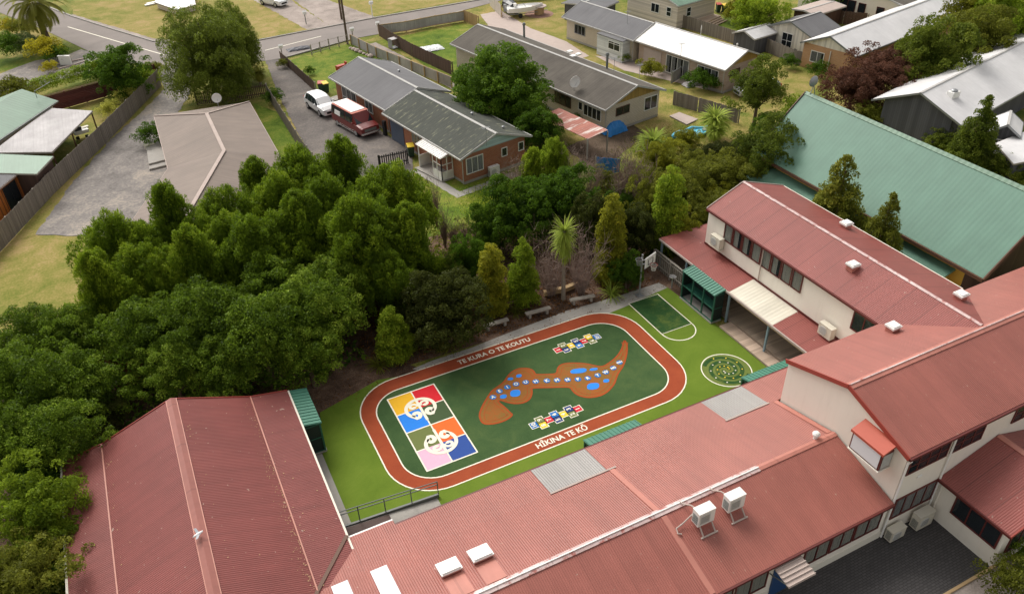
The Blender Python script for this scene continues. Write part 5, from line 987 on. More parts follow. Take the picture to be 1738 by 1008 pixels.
stand('spiky', 1106, 275, 218, 'spiky cabbage tree with dark round head in the worn yard', 'cabbage tree', wid=1.15); stand('spiky', 1210, 235, 180, 'large yellow green spiky cabbage tree by the fence', 'cabbage tree', wid=1.2); stand('spiky', 1212, 245, 205, 'smaller spiky cabbage tree head in front of the large one', 'cabbage tree', wid=.85)
ol = [(1160,320,.85,'olive bush behind the fresh green columnar tree'),(1215,300,.85,'olive bush in the middle of the mass behind the classrooms'),(1262,300,.8,'olive bush nearest the classroom gable'),(1120,262,.6,'yellow green bush beside the spiky cabbage tree'),(1165,235,.45,'lime bush by the concrete slab in the worn yard'),(1200,355,.7,'low olive bush near the verandah corner'),(1150,390,.6,'low olive bush left of the verandah corner'),(1240,350,.6,'dark olive bush in front of the classroom gable')]
for px, py, s, lb in ol: crown_at(px, py, 3, 'olive', s, lb, 'bush', 'olive bushes behind the classroom block', mat='leaf_gold' if s in (.6, .45) else None)
for px, py, s, k_, lb in ((1055, 345, .5, 'round', 'dark bush at the foot of the thicket of bare stems'), (1110, 345, .5, 'olive', 'olive bush between the thicket and the fresh green columnar tree'), (1090, 300, .45, 'olive', 'low olive bush below the spiky cabbage tree in the worn yard'), (1175, 280, .6, 'olive', 'olive bush over the left of the mass behind the classrooms'), (1290, 300, .6, 'round', 'dark bush between olive mass and loose dark tree'), (1000, 375, .45, 'round', 'dark bush right of the big dark shrub trees'), (1020, 300, .35, 'olive', 'small olive bush by the upright blue tarpaulin')): crown_at(px, py, 3, k_, s, lb, 'bush')
for px, py, s, lb in ((1225, 262, .55, 'brown leaved bush right of the blue paddling pool'), (1262, 255, .55, 'brown leaved bush beside the big pine like tree'), (1190, 265, .4, 'brown leaved bush under the spiky cabbage trees')): crown_at(px, py, 3, 'olive', s, lb, 'bush', None, mat='leaf_brown')
crown_at(1308, 255, 5, 'loose', 1.0, 'big loose dark tree at the corner of the green roof', mat='leaf_pine'); crown_at(1290, 145, 5, 'loose', .95, 'thin airy tree in front of the parked silver car', mat='leaf_pine'); crown_at(1360, 190, 2, 'shrub', 1.6, 'bright green bush at the peak of the green roof', 'bush', mat='leaf_lime'); crown_at(1300, 215, 3, 'round', .5, 'dark bush behind the loose dark tree', 'bush')
for (px, ty, by, w, lb) in ((1443, 258, 400, 1.2, 'large pine in front of the green hall roof'), (1518, 322, 425, .88, 'smaller brownish pine in front of the green hall roof')):
    q = PX(px, ty, 38.6); sz = q.z/7.1; plant('pine', (q.x, q.y, 0), lb, 'tree', 'pines between classroom block and green hall', w, sz, mat='leaf_olive' if w > .9 else 'leaf_olive')
crown_at(1658, 235, 5, 'pine', 1.05, 'dark young pine in front of the right silver roof', mat='leaf_pine')
for px, py, s, lb in ((1482, 195, .5, 'bush behind the green ridge, nearest the red leaved tree'), (1512, 205, .42, 'second bush behind the green ridge from the red leaved tree'), (1545, 215, .38, 'small bush in the middle of the row behind the green ridge'), (1600, 240, .5, 'bush behind the green ridge below the dark boarded wall'), (1630, 275, .5, 'bush in front of the dark young pine'), (1700, 285, .6, 'pale bush near the right edge behind the green ridge'), (1735, 300, .5, 'pale bush at the right edge behind the green ridge')): crown_at(px, py, 2, 'olive', s, lb, 'bush', 'bushes behind the green hall ridge', mat='leaf_pine' if px > 1590 else None)
crown_at(1450, 145, 3, 'olive', 1.0, 'dark red leaved tree left of the pair', 'tree', None, mat='leaf_red'); crown_at(1500, 125, 3, 'olive', 1.1, 'broad dark red leaved tree before the white roof', 'tree', None, mat='leaf_red'); crown_at(1538, 100, 4, 'olive', .75, 'reddish tree at the foot of the dark olive tree', 'tree', None, mat='leaf_red')
crown_at(1592, 95, 4, 'round', 1.25, 'big dark olive tree right of the white roof', mat='leaf_pine', sz=1.5); crown_at(1672, 62, 4, 'loose', 1.15, 'pale twiggy tree at the upper right', mat='leaf_olive'); crown_at(1640, 75, 3, 'bare', 1.6, 'pinkish bare shrub between the two upper right trees', 'bare shrub'); crown_at(1700, 25, 4, 'loose', 1.3, 'yellow green tree in the upper right corner', mat='leaf_lime'); crown_at(1650, 20, 4, 'loose', 1.2, 'yellow green tree left of the corner one', mat='leaf_gold'); crown_at(1735, 50, 4, 'round', 1.2, 'green tree at the right edge above the bank', mat='leaf_lime'); crown_at(1560, 150, 2, 'round', .6, 'dark low bush at the foot of the red leaved trees', 'bush')
# ---- trees by the houses and the road
crown_at(853, 135, 4, 'bigleaf', 1.15, 'large dense dark green tree behind the mossy roof', mat='leaf_dark', sz=1.05); crown_at(915, 215, 3, 'round', .72, 'rounded green tree at the corner of the mossy roof', mat='leaf_dark'); crown_at(800, 165, 3, 'round', .7, 'dark tree tucked behind the ridge of the mossy roof')
crown_at(347, 85, 5, 'birch', 1.22, 'large drooping tree between the two long driveways', sz=1.05); crown_at(392, 62, 5, 'birch', .85, 'second drooping tree at the road side, half behind the large one', sz=.9)
crown_at(58, 8, 4, 'phoenix', 1.1, 'big feather palm in the upper left corner', 'palm'); stand('spiky', 442, 143, 112, 'small palm like plant beside the grey driveway', 'palm', wid=.75, mat='leaf_palm')
for px, py, s, k, mt, lb, ct in ((75, 84, 1.75, 'shrub', 'leaf_yellow', 'round yellow shrub by the feather palm', 'shrub'), (48, 76, 1.6, 'shrub', 'leaf_blue', 'blue green shrub between dark hedge and yellow shrub', 'shrub'), (12, 78, 1.9, 'shrub', 'leaf_dark', 'dark green shrub at the left edge below the palm', 'shrub'), (97, 92, 1.2, 'shrub', 'leaf_dark', 'low dark shrub right of the round yellow shrub', 'shrub'), (12, 46, 1.3, 'shrub', 'leaf_yellow', 'yellow leaved shrub at the top left edge', 'shrub'), (36, 48, 1.4, 'shrub', 'leaf_olive', 'olive shrub under the palm fronds', 'shrub'), (84, 114, .8, 'shrub', 'leaf_yellow', 'small bright yellow flower bush in the gravel drive', 'shrub'), (202, 118, 1.0, 'round', 'leaf_dark', 'dark green round tree at the corner of the maroon fence', 'tree'), (184, 104, 1.2, 'shrub', 'leaf_dark', 'shrub behind the dark round tree', 'shrub'), (242, 132, 1.4, 'shrub', 'leaf_lime', 'bright green bush at the head of the paling fence', 'shrub'), (262, 118, 1.0, 'shrub', 'leaf_olive', 'small olive bush at the road end of the paling fence', 'shrub'), (215, 160, 1.1, 'shrub', 'leaf_pale', 'pale grassy shrub inside the paling fence', 'shrub'), (187, 185, 1.0, 'shrub', 'leaf_pale', 'white flowering bush beside the silver carport', 'shrub'), (18, 158, 2.0, 'shrub', 'leaf_olive', 'grey green shrub behind the pale green roof', 'shrub'), (255, 228, 1.2, 'shrub', 'leaf_dark', 'round green shrub in a pot beside the beige tiled roof', 'shrub'), (464, 164, .9, 'shrub', 'leaf_dark', 'small round bush at the corner of the picket fence', 'shrub'), (525, 120, .55, 'shrub', 'leaf_dark', 'small shrub on the brick house front lawn', 'shrub'), (480, 108, .6, 'shrub', 'leaf_olive', 'low weedy shrub at the road end of the brown fence', 'shrub'), (1105, 116, 1.2, 'shrub2', 'leaf_gold', 'light spiky shrub between the two grey roofs', 'shrub'), (1185, 135, 1.3, 'shrub', 'leaf_dark', 'dark shrub with white flowers before the white roofed house', 'shrub'), (1208, 142, 1.0, 'shrub', 'leaf_dark', 'dark shrub at the corner of the white roofed house', 'shrub'), (1060, 98, .6, 'shrub', 'leaf_lime', 'small plants by the two wheelie bins', 'shrub'), (1340, 105, .9, 'shrub', 'leaf_dark', 'small green bush at the back fence of the orange brick house', 'shrub'), (1390, 118, 1.0, 'shrub', 'leaf_dark', 'second green bush at the back fence of the orange brick house', 'shrub'), (1085, 255, .4, 'shrub2', 'leaf_lime', 'tuft beside the spiky cabbage tree', 'shrub'), (1250, 24, 1.2, 'shrub', 'leaf_gold', 'flowering shrub beside the stepped deck', 'shrub'), (1400, 5, 1.8, 'shrub', 'leaf_dark', 'dark green bush at the top edge', 'shrub'), (985, 200, .6, 'shrub', 'leaf_dark', 'pot plant under the eave of the white brick house', 'shrub')):
    crown_at(px, py, 1, k, s, lb, ct, None, mat=mt)
crown_at(1292, 18, 4, 'olive', 1.1, 'spreading yellow green tree beside the stepped deck', mat='leaf_lime'); crown_at(1270, 5, 4, 'olive', .9, 'yellow green tree at the top edge above the deck', mat='leaf_gold')
crown_at(1722, 992, 2, 'shrub', 1.1, 'olive green bush in the lower right corner beside the paving', 'bush', None, mat='leaf_olive'); crown_at(1738, 945, 2, 'shrub', .8, 'bright green bush at the right edge under the annex window', 'bush', None, mat='leaf_lime')
# hedge along the maroon fence
hp = [P(x, y, 0) for x, y in ((45, 168), (90, 155), (130, 142), (165, 132), (180, 128))]
ht = thing('hedge', 'clipped green hedge along the top of the maroon fence', 'hedge', (hp[2].x, hp[2].y, 0)); cs, rs, ts = [], [], []
for i in range(len(hp)-1):
    for k in range(9):
        q = hp[i].lerp(hp[i+1], k/9)
        for z in (.5, 1.0, 1.35): cs.append(np.array([q.x-ht.location.x+rng.normal()*.12, q.y-ht.location.y+rng.normal()*.12, z])); rs.append(.42+.15*rng.random()); ts.append(.3+.4*rng.random())
V, F, T = clump_leaves(cs, rs, 500, .13, tones=ts); me = np_mesh('foliage', V, F, T, 'leaf_lime'); o = bpy.data.objects.new('foliage', me); link(o); o.parent = ht
# low ground cover under the garden trees
def scatter(name, label, n, fn, mat, size=.16, h=.25):
    P_, T_ = [], []
    for _ in range(n):
        x, y = fn(); P_.append((x, y, rng.random()*h)); T_.append(rng.random())
    P_ = np.array(P_); nr = rng.normal(size=(n, 3)); nr[:, 2] = np.abs(nr[:, 2])+.6; v, f = leaf_quads(P_, nr, size, 2.2); me = np_mesh(name, v, f, np.array(T_), mat); o = bpy.data.objects.new(name, me); link(o); o['kind'] = 'stuff'; o['label'] = label; o['category'] = name.replace('_', ' ')
scatter('leaf_litter', 'fallen leaves and bark scattered under the garden trees', 9000, lambda: (random.uniform(8, 28), random.uniform(35.2, 42)), 'leaf_rust', .13, .03)
scatter('ground_cover', 'low dark undergrowth below the belt of trees', 9000, lambda: (random.uniform(-14, 8), random.uniform(36.5, 50)), 'leaf_dark', .3, .6)
scatter('ground_cover', 'low undergrowth at the foot of the bare stems and shrubs', 6000, lambda: (random.uniform(8, 34), random.uniform(42, 49)), 'leaf_olive', .25, .45)
def grass_fn(poly):
    q = [P(*a) for a in poly]
    def f():
        while True:
            r = [random.random() for _ in q]; s_ = sum(r); r = [v/s_ for v in r]; return (sum(a.x*w for a, w in zip(q, r)), sum(a.y*w for a, w in zip(q, r)))
    return f

lawn_ = grass_fn(((735, 292), (880, 272), (985, 335), (900, 415), (730, 425))); lawn2_ = grass_fn(((1025, 235), (1150, 175), (1255, 228), (1225, 298), (1005, 298)))
scatter('grass', 'tufty grass of the back lawn below the brick house', 9000, lawn_, 'leaf_lime', .12, .10); scatter('grass', 'rough grass and weeds of the worn yard', 7000, lawn2_, 'leaf_olive', .12, .08)
scatter('fallen_leaves', 'brown leaves blown along the concrete strip beside the turf', 420, lambda: (random.uniform(9, 28), 34.3+abs(random.gauss(0, .35))), 'leaf_rust', .09, .02); scatter('fallen_leaves', 'leaves drifted on the path between hall and trees', 380, lambda: (random.uniform(3, 8), random.uniform(33.5, 37)), 'leaf_rust', .10, .02)
# ------------------------------------------------------------------ houses
K = K0
# brick house: two roof halves on one building
H1 = house('brick_house', 'red brick house with one grey and one mossy dark roof half', K(A1,850,745), K(B1,1355,85), K(A1,1085,610), K(A1,1620,890), 2.5, 3.75, 'mossy_shingle', 'brick_red', gablem='board_blue', ang=-79.6)
H1b = house('x', '', K(A1,497,508), K(A1,870,725), K(A1,725,385), K(A1,1120,605), 2.55, 3.8, 'grey_shingle', 'brick_red', gablem='board_blue', parent=H1.t, ang=-79.6)
o, n = H1b.fp; ww = dict(frame='white_paint')
win_px(H1.t, o, n, K(A1,597,675), K(A1,672,610), cols=3, split=.4, glass='glass', curtain='curtain_grey', **ww); win_px(H1.t, o, n, K(A1,732,700), K(A1,788,690), cols=2, glass='glass', curtain='curtain_grey', **ww) if False else None
def wfix(Hs, pl, px, py, w, h, z, **kw):
    """window centred where the photo pixel meets the wall plane"""
    o, n = pl; p = pplane(px, py, o, n); u = V3((0, 0, 1)).cross(n); q = p-u*w/2; return window(Hs.t, (q.x, q.y, z), u, n, w, h, **kw)
wfix(H1, H1b.fp, *K(A1,760,690), 1.5, 1.15, .95, cols=2, frame='white_paint', curtain='curtain_grey')
wfix(H1, H1.fp, *K(A1,1075,905), 1.7, 1.0, 1.05, cols=3, frame='timber_tan', curtain='curtain')
wfix(H1, H1.gp1, *K(B1,1455,95), 1.7, 1.4, .8, cols=3, frame='white_paint', curtain='blind_white'); wfix(H1, H1.gp1, *K(B1,1760,-10), .6, .8, 1.3, cols=1, frame='white_paint', glass='glass_dark'); wfix(H1, H1.gp1, *K(B1,1650,20), .6, .8, 1.3, cols=1, frame='white_paint', glass='glass_dark')
def panel(pl, px, py, w, h, z, mat, name, parent, d=.04):
    o, n = pl; p = pplane(px, py, o, n); u = V3((0, 0, 1)).cross(n); q = p-u*w/2; q = V3((q.x, q.y, z)); return MB().prism([q+n*.005, q+u*w+n*.005, q+u*w+V3((0, 0, h))+n*.005, q+V3((0, 0, h))+n*.005], d=n*d).build(name, mat, parent)
panel(H1.fp, *K(A1,950,875), 2.3, 2.05, .03, 'steel_blue', 'garage_door', H1.t)
# porch of the brick house
pp = pplane(*K(B1,1290,200), *H1.fp); u, nn = H1.u, -H1.n
pa = P(*K(B1,1245,228)); pa = V3((pa.x, pa.y, 0)); s0 = (pa-H1.o).dot(u); b0 = (pa-H1.o).dot(H1.n)
pt = lambda s, b, z: H1.o+u*s+H1.n*b+V3((0, 0, z)); m = MB(); m.prism([pt(s0-3.7, b0-.15, 2.15), pt(s0+.15, b0-.15, 2.15), pt(s0+.15, .1, 2.42), pt(s0-3.7, .1, 2.42)], dz=-.04)
for i in range(14): s = s0-3.6+i*.28; m.bar(pt(s, b0-.15, 2.18), pt(s, .1, 2.45), .05, .03)
m.build('porch_roof', 'white_roof', H1.t); m = MB()
for a, b in (((s0, b0), (s0, .4)), ((s0-1.3, b0), (s0, b0))):
    A_, B_ = pt(*a, 0), pt(*b, 0)
    for z in (.05, .8, 1.45, 2.1): m.bar(A_+V3((0, 0, z)), B_+V3((0, 0, z)), .06)
    for k in range(3): q = A_.lerp(B_, k/2); m.bar(q, q+V3((0, 0, 2.12)), .07)
    m.bar(A_+V3((0, 0, .42)), B_+V3((0, 0, .42)), .04, .72)
pr = m.build('porch_frame', 'white_paint', H1.t); m = MB(); m.bar(pt(s0-3.5, b0, 0), pt(s0-3.5, b0, 2.12), .08); m.bar(pt(s0-3.5, b0, .6), pt(s0-3.5, .4, .6), .04, 1.1); m.build('porch_side', 'white_paint', H1.t); MB().bar(pt(s0-.02, b0+.05, 1.45), pt(s0-.02, .35, 1.45), .01, 1.2).build('porch_glass', 'glass_clear', H1.t); MB().prism([pt(s0-3.6, b0-.5, 0), pt(s0+.1, b0-.1, 0), pt(s0+.1, .44, 0), pt(s0-3.6, .44, 0)], dz=.1).build('porch_floor', 'conc', H1.t)
def roof_vent(Hs, px, py, mat='grey_metal', nm='roof_vent', r=.14, h=.3):
    p = P(px, py, (Hs.ze+Hs.zr)/2); z = roofplane_z(Hs, p); p = P(px, py, z); z = roofplane_z(Hs, p); m = MB(); m.lathe((p.x, p.y, z-.05), [(r*.7, 0), (r*.7, h*.6), (r, h*.6), (r, h*.8), (r*.3, h)], 10); return m.build(nm, mat, Hs.t)
roof_vent(H1, *K(A1,1440,760)); roof_vent(H1, *K(A1,1645,845)); roof_vent(H1b, *K(A1,960,475))
def antenna(label, base, h, mat='grey_metal', size=.5, parent=None):
    t = thing('tv_aerial', label, 'aerial', base); b = V3(base); m = MB(); m.tube([b, b+V3((0, 0, h))], .022, 5); m.build('mast', mat, t); m = MB(); m.bar(b+V3((-size*.7, 0, h-.05)), b+V3((size*.7, 0, h-.05)), .02)
    for k in range(6): x = -size*.6+k*size*.24; m.bar(b+V3((x, -size*.45, h-.05)), b+V3((x, size*.45, h-.05)), .016)
    m.build('elements', mat, t); return t
def on_roof(Hs, px, py):
    p = P(px, py, Hs.ze); z = roofplane_z(Hs, p)
    for _ in range(4): p = P(px, py, z); z = roofplane_z(Hs, p)
    return (p.x, p.y, z-.05)
antenna('thin tv aerial on the near end of the mossy roof', on_roof(H1, *K(A1,1535,960)), 1.6)
# dark shingle house with white brick
H4 = house('brick_house', 'long dark brown shingle roofed house with white brick walls', (764.5,74.3), K(A2,655,725), K(A1,1510,172), K(A2,880,570), 2.6, 3.95, 'brown_shingle', 'brick_white', gablem='board_ochre', ang=-79.5)
wfix(H4, H4.fp, *K(A2,370,635), 2.4, 1.1, 1.0, cols=3, frame='brown_trim', glass='glass_dark'); wfix(H4, H4.fp, *K(A2,565,715), 2.4, 1.1, 1.0, cols=4, frame='white_paint', glass='glass_dark'); wfix(H4, H4.fp, *K(A2,487,688), .6, .8, 1.3, cols=1, frame='white_paint', glass='glass_dark')
wfix(H4, H4.gp1, *K(A2,765,690), 1.7, .8, 1.45, cols=2, frame='brown_trim', glass='glass_dark'); wfix(H4, H4.gp1, *K(A2,948,650), 1.7, 1.3, 1.0, cols=2, frame='white_paint', glass='glass_dark')
for (a, b_, h) in ((659, 455, 1.5), (115, 250, 1.5)):
    p = on_roof(H4, *K(A2, a, b_)); m = MB(); m.tube([p, (p[0], p[1], p[2]+h)], .12, 10); m.lathe((p[0], p[1], p[2]+h-.1), [(.18, 0), (.2, .1), (.12, .25)], 10); m.build('flue', 'rail_metal', H4.t)
for a, b_ in ((415, 345), (470, 362), (437, 380)):
    p = on_roof(H4, *K(A2, a, b_)); MB().box((p[0], p[1], p[2]+.16), (.6, .5, .14), .2).build('roof_light', 'white_paint', H4.t)
antenna('thin tv aerial near the flue of the dark shingle roof', on_roof(H4, *K(A2,705,490)), 1.6); antenna('thin tv aerial at the far ridge of the dark shingle roof', on_roof(H4, *K(A2,872,510)), 1.4)
def dish(label, base, r=.38, pole=.7):
    t = thing('satellite_dish', label, 'dish', base); b = V3(base); MB().tube([b, b+V3((0, 0, pole))], .03, 6).build('pole', 'grey_metal', t); m = MB(); c = b+V3((0, -.1, pole+.1)); m.lathe(c, [(.02, .06), (r*.5, .03), (r, -.06), (r, -.08), (r*.5, .0), (.02, .03)], 16, 'y'); m.build('dish', 'white_paint', t); MB().tube([c+V3((0, 0, -r*.8)), c+V3((0, -.4, 0))], .012, 5).build('arm', 'grey_metal', t); return t
dish('round satellite dish on the eave of the dark shingle roof', on_roof(H4, *K(A2,442,598)), .55, .8)
# rusty roofed lean-to
q = [P(*K(A2,*c), 2.0) for c in ((315, 725), (470, 690), (665, 860), (400, 880))]; q = [P(*K(A2,345,712), 2.1), P(*K(A2,665,855), 2.1)]; d = (q[1]-q[0]).normalized(); n = V3((-d.y, d.x, 0)); n = -n if n.y > 0 and False else n
t = thing('open_shed', 'rusty red and white striped iron roof beside the white brick house', 'shed', (q[0]+q[1])/2); side = V3((-.98, -.18, 0)); w = 2.3
m = MB(); m.prism([q[0], q[1], q[1]+side*w+V3((0, 0, -.2)), q[0]+side*w+V3((0, 0, -.2))], dz=-.05); m.build('roof', 'rust_roof', t)
for a in (q[0], q[1], q[1]+side*w, q[0]+side*w): MB().bar((a.x, a.y, 0), (a.x, a.y, 1.95), .1).build('post', 'timber_grey', t)
# grey + white roofed house
H5 = house('long_house', 'long house with grey roof half and bright white roof half', K(A2,840,265), K(A2,1420,470), K(A2,1020,165), K(A2,1600,340), 2.6, 3.9, 'white_roof', 'brick_pink', gablem='board_ochre', ang=-79.5)
H5b = house('x', '', K(A2,365,112), K(A2,838,267), K(A2,540,20), K(A2,1025,168), 2.6, 3.9, 'grey_shingle', 'brick_white', parent=H5.t, ang=-79.5)
wfix(H5, H5b.fp, *K(A2,483,180), 1.9, 1.1, 1.0, cols=3, frame='grey_metal'); wfix(H5, H5.fp, *K(A2,1125,415), 3.2, 1.9, .2, cols=4, frame='white_paint', glass='glass', curtain='curtain_grey'); wfix(H5, H5.fp, *K(A2,1325,465), 2.8, 1.2, .9, cols=3, frame='white_paint', curtain='curtain_grey'); wfix(H5, H5.gp1, *K(A2,1505,440), 1.5, .8, 1.4, cols=2, frame='brown_trim', glass='glass_dark')
panel(H5.fp, *K(A2,960,360), 2.6, 2.0, .03, 'conc_pink', 'garage_door', H5.t)
o_, n_ = H5b.fp; a, b = pplane(*K(A2,640,300), o_, n_), pplane(*K(A2,805,400), o_, n_); a.z = b.z = 0
m = MB(); k = H5b.n*-1.1; m.prism([a, b, b+k, a+k], dz=2.35); m.build('lean_to', 'weather_pale', H5.t); window(H5.t, (lambda q: (q.x, q.y, 1.1))(a.lerp(b, .45)+k), b-a, n_, (b-a).length*.45, .95, cols=2, split=.75, frame='white_paint', glass='glass_dark'); m = MB(); m.prism([a+V3((0, 0, 2.5)), b+V3((0, 0, 2.5)), b+k*1.1+V3((0, 0, 2.4)), a+k*1.1+V3((0, 0, 2.4))], dz=-.08); m.build('lean_to_roof', 'grey_shingle', H5.t)
antenna('thin tv aerial on the grey roof half of the long house', on_roof(H5b, *K(A2,790,205)), 1.4); antenna('thin tv aerial on the white roof', on_roof(H5, *K(A2,1145,370)), 1.4)
roof_vent(H5, *K(A2,1520,275), 'white_paint', r=.1, h=.5); roof_vent(H5, *K(A2,1280,200), 'white_paint', r=.06, h=1.3)
# beige tiled hip house bending left
HB = thing('tiled_house', 'low house with a folded beige tiled roof beside the long driveway', 'house', (4, 66, 0))
a0, a1, a2 = P(*K(A0,1015,765), 2.5), P(*K(B0,1105,140), 2.5), P(*K(B0,760,640), 2.5); r0, r1, r2 = P(*K(A0,1360,750), 3.7), P(*K(B0,1475,25), 3.7), P(*K(B0,1180,420), 3.7)
b0, b1 = P(*K(A0,1640,670), 2.5), P(477, 268, 2.5); d1 = (a1-a0); dz = V3((0, 0, 0)); r2 = r1+(a2-a1); r2.z = 3.7; b2 = b1+(a2-a1)*1.05
m = MB(); rb = [a0, r0, r1, a1]; T_ = .1
for q in ([a0, a1, r1, r0], [a1, a2, r2, r1], [r0, r1, b1, b0], [r1, r2, b2, b1], [a0, r0, b0]): slab(m, q, T_)
HBr = m.build('roof', 'beige_tile', HB); m = MB()
for p, q in ((r0, r1), (r1, r2), (a0, r0), (r0, b0)): m.bar(p+V3((0, 0, .04)), q+V3((0, 0, .04)), .28 if (p is r0 and q is r1) or q is r2 else .12, .05)
m.build('ridge_cap', 'conc_pink', HBr); m = MB()
for p, q in ((a0, a1), (a1, a2), (b0, b1), (a0, b0), (b1, b2)): m.bar(p-V3((0, 0, .1)), q-V3((0, 0, .1)), .1, .14)
m.build('gutter', 'conc_pink', HB); m = MB(); cen = (a0+a1+b0+b1)/4
ins = lambda p, c, k=.09: V3((p.x+(c.x-p.x)*k, p.y+(c.y-p.y)*k, 0)); c2 = (a1+a2+b1+b2)/4
P1 = [ins(p, cen) for p in (a0, a1, b1, b0)]; m.prism(P1, dz=2.38); P2 = [ins(p, c2) for p in (a1, a2, b2, b1)]; m.prism(P2, dz=2.37); m.build('wall', 'brick_pink', HB)
u = (P1[1]-P1[0]).normalized(); n = V3((-u.y, u.x, 0)); n = n if n.x < 0 else -n
for s in (3.0, 7.0): q = P1[0]+u*s; window(HB, (q.x, q.y, .9), u, n, 1.6, 1.2, 2, frame='brown_trim', glass='glass_dark')
for q, lb in ((K(A0,1435,690), 'white satellite dish on the far edge of the beige tiled roof'),): p = P(*q, 2.6); dish(lb, (p.x, p.y, 2.4), .45, .8)
m = P(*K(B0,1010,30)); dk = thing('doorstep', 'small step and porch slab beside the beige tiled roof', 'step', (m.x, m.y, 0)); q = [P(*K(B0,*c)) for c in ((960, -40), (1040, -60), (1100, 100), (985, 130))]; MB().prism(q, dz=.3).build('slab', 'conc', dk); MB().prism([P(*K(B0,*c)) for c in ((985, 131), (1100, 101), (1105, 125), (985, 155))], dz=.15).build('tread', 'conc', dk)
# pale green roofed house on the left, silver carport, lower green lean-to, orange shed
def mono(name, label, cat, pts, z, mat, posts=None, wall=None, wallm='board_brown', pm='brown_trim', fall=None, zs=None):
    q = [P(x, y, zz) for (x, y), zz in zip(pts, zs or [z]*len(pts))]; c = sum(q, V3((0, 0, 0)))/len(q); t = thing(name, label, cat, (c.x, c.y, 0)); m = MB(); slab(m, q, .08); m.build('roof', mat, t); f = MB()
    for i in range(len(q)): f.bar(q[i]-V3((0, 0, .08)), q[(i+1) % len(q)]-V3((0, 0, .08)), .07, .12)
    f.build('fascia', 'conc_pink' if pm != 'brown_trim' else 'timber_grey', t)
    for i in posts or []: p = q[i].lerp(V3((c.x, c.y, q[i].z)), .03); MB().bar((p.x, p.y, 0), (p.x, p.y, p.z-.1), .12).build('post', pm, t)
    if wall: w_ = [V3((p.x+(c.x-p.x)*.08, p.y+(c.y-p.y)*.08, 0)) for p in q]; MB().prism(w_, dz=min(p.z for p in q)-.12).build('wall', wallm, t)
    return t, q
g1 = [P(*K(A0,-300,1130), 2.6), P(*K(A0,325,710), 2.6), P(*K(A0,370,668), 2.6)]
e = (g1[1]-g1[0]).normalized(); nw = V3((-e.y, e.x, 0)); GH = thing('green_roof_house', 'house corner with pale green metal roof at the left edge', 'house', g1[1]+nw*5)
E0 = g1[2]+e*.2; E1 = E0-e*16; R_ = lambda p, b, z: V3((p.x, p.y, z))+nw*b
m = MB(); slab(m, [E1, E0, R_(E0, 3.2, 3.7), R_(E1, 3.2, 3.7)]); slab(m, [R_(E1, 3.2, 3.7), R_(E0, 3.2, 3.7), R_(E0, 6.4, 2.6), R_(E1, 6.4, 2.6)]); m.build('roof', 'pale_green', GH); MB().prism([R_(E1, .4, 0), R_(E0-e*.4, .4, 0), R_(E0-e*.4, 6.0, 0), R_(E1, 6.0, 0)], dz=2.6).build('wall', 'weather_cream', GH); MB().bar(E1-V3((0, 0, .08))-nw*.06, E0-V3((0, 0, .08))-nw*.06, .09, .13).build('gutter', 'rail_metal', GH)
m = MB(); a = R_(E0, 1.2, 3.2); m.tube([a-e*1.0, a-e*1.0+V3((0, 0, .7)), a+e*1.5+V3((0, 0, .65))], .03, 5); m.build('flue_pipe', 'grey_metal', GH)
mono('carport', 'flat silver roofed carport on dark posts by the paling fence', 'carport', [K(A0,-60,1005), K(A0,340,1000), K(A0,607,730), K(A0,330,712)], 2.4, 'dull_silver', posts=[1, 2], pm='brown_trim')[0]
p = P(*K(A0,470,870), 2.4); MB  # middle carport post
cpt = [o for o in bpy.data.objects if o.name == 'carport'][0]; p1, p2 = P(*K(A0,340,1000), 2.4), P(*K(A0,607,730), 2.4); pm_ = p1.lerp(p2, .48); MB().bar((pm_.x-.1, pm_.y, 0), (pm_.x-.1, pm_.y, 2.25), .12).build('post', 'brown_trim', cpt)
mono('shed', 'brown walled shed with a ribbed pale green roof below the carport', 'shed', [K(B0,-60,168), K(B0,240,175), K(B0,350,60), K(B0,-60,42)], 2.4, 'pale_green', wall=True)
t, q = mono('shed', 'orange plywood cabin with sliding glass door at the left edge', 'cabin', [K(B0,-120,360), K(B0,140,152), K(B0,-60,150), K(B0,-200,170)], 2.3, 'grey_shingle', wall=True, wallm='orange_ply', pm='white')
a, b = P(*K(B0,10,500)), P(*K(B0,160,345)); a = V3((a.x, a.y, 0)); b = V3((b.x, b.y, 0)); u = (b-a).normalized(); n = V3((u.y, -u.x, 0)); wo = V3((q[0].x+(sum(v.x for v in q)/4-q[0].x)*.08, q[0].y+(sum(v.y for v in q)/4-q[0].y)*.08, 0)); w1 = V3((q[1].x+(sum(v.x for v in q)/4-q[1].x)*.08, q[1].y+(sum(v.y for v in q)/4-q[1].y)*.08, 0)); u = (w1-wo).normalized(); n = V3((u.y, -u.x, 0)); L = (w1-wo).length
window(t, w1-u*2.6+V3((0, 0, .1)), u, n, 1.7, 1.9, 2, frame='black_plastic', glass='glass_dark', curtain='curtain_grey'); m = MB()
for s in (.05, .4, .75, 2.75, 3.1, 3.6): m.bar(w1-u*s+n*.02, w1-u*s+n*.02+V3((0, 0, 2.1)), .035)
m.build('batten', 'brown_trim', t)
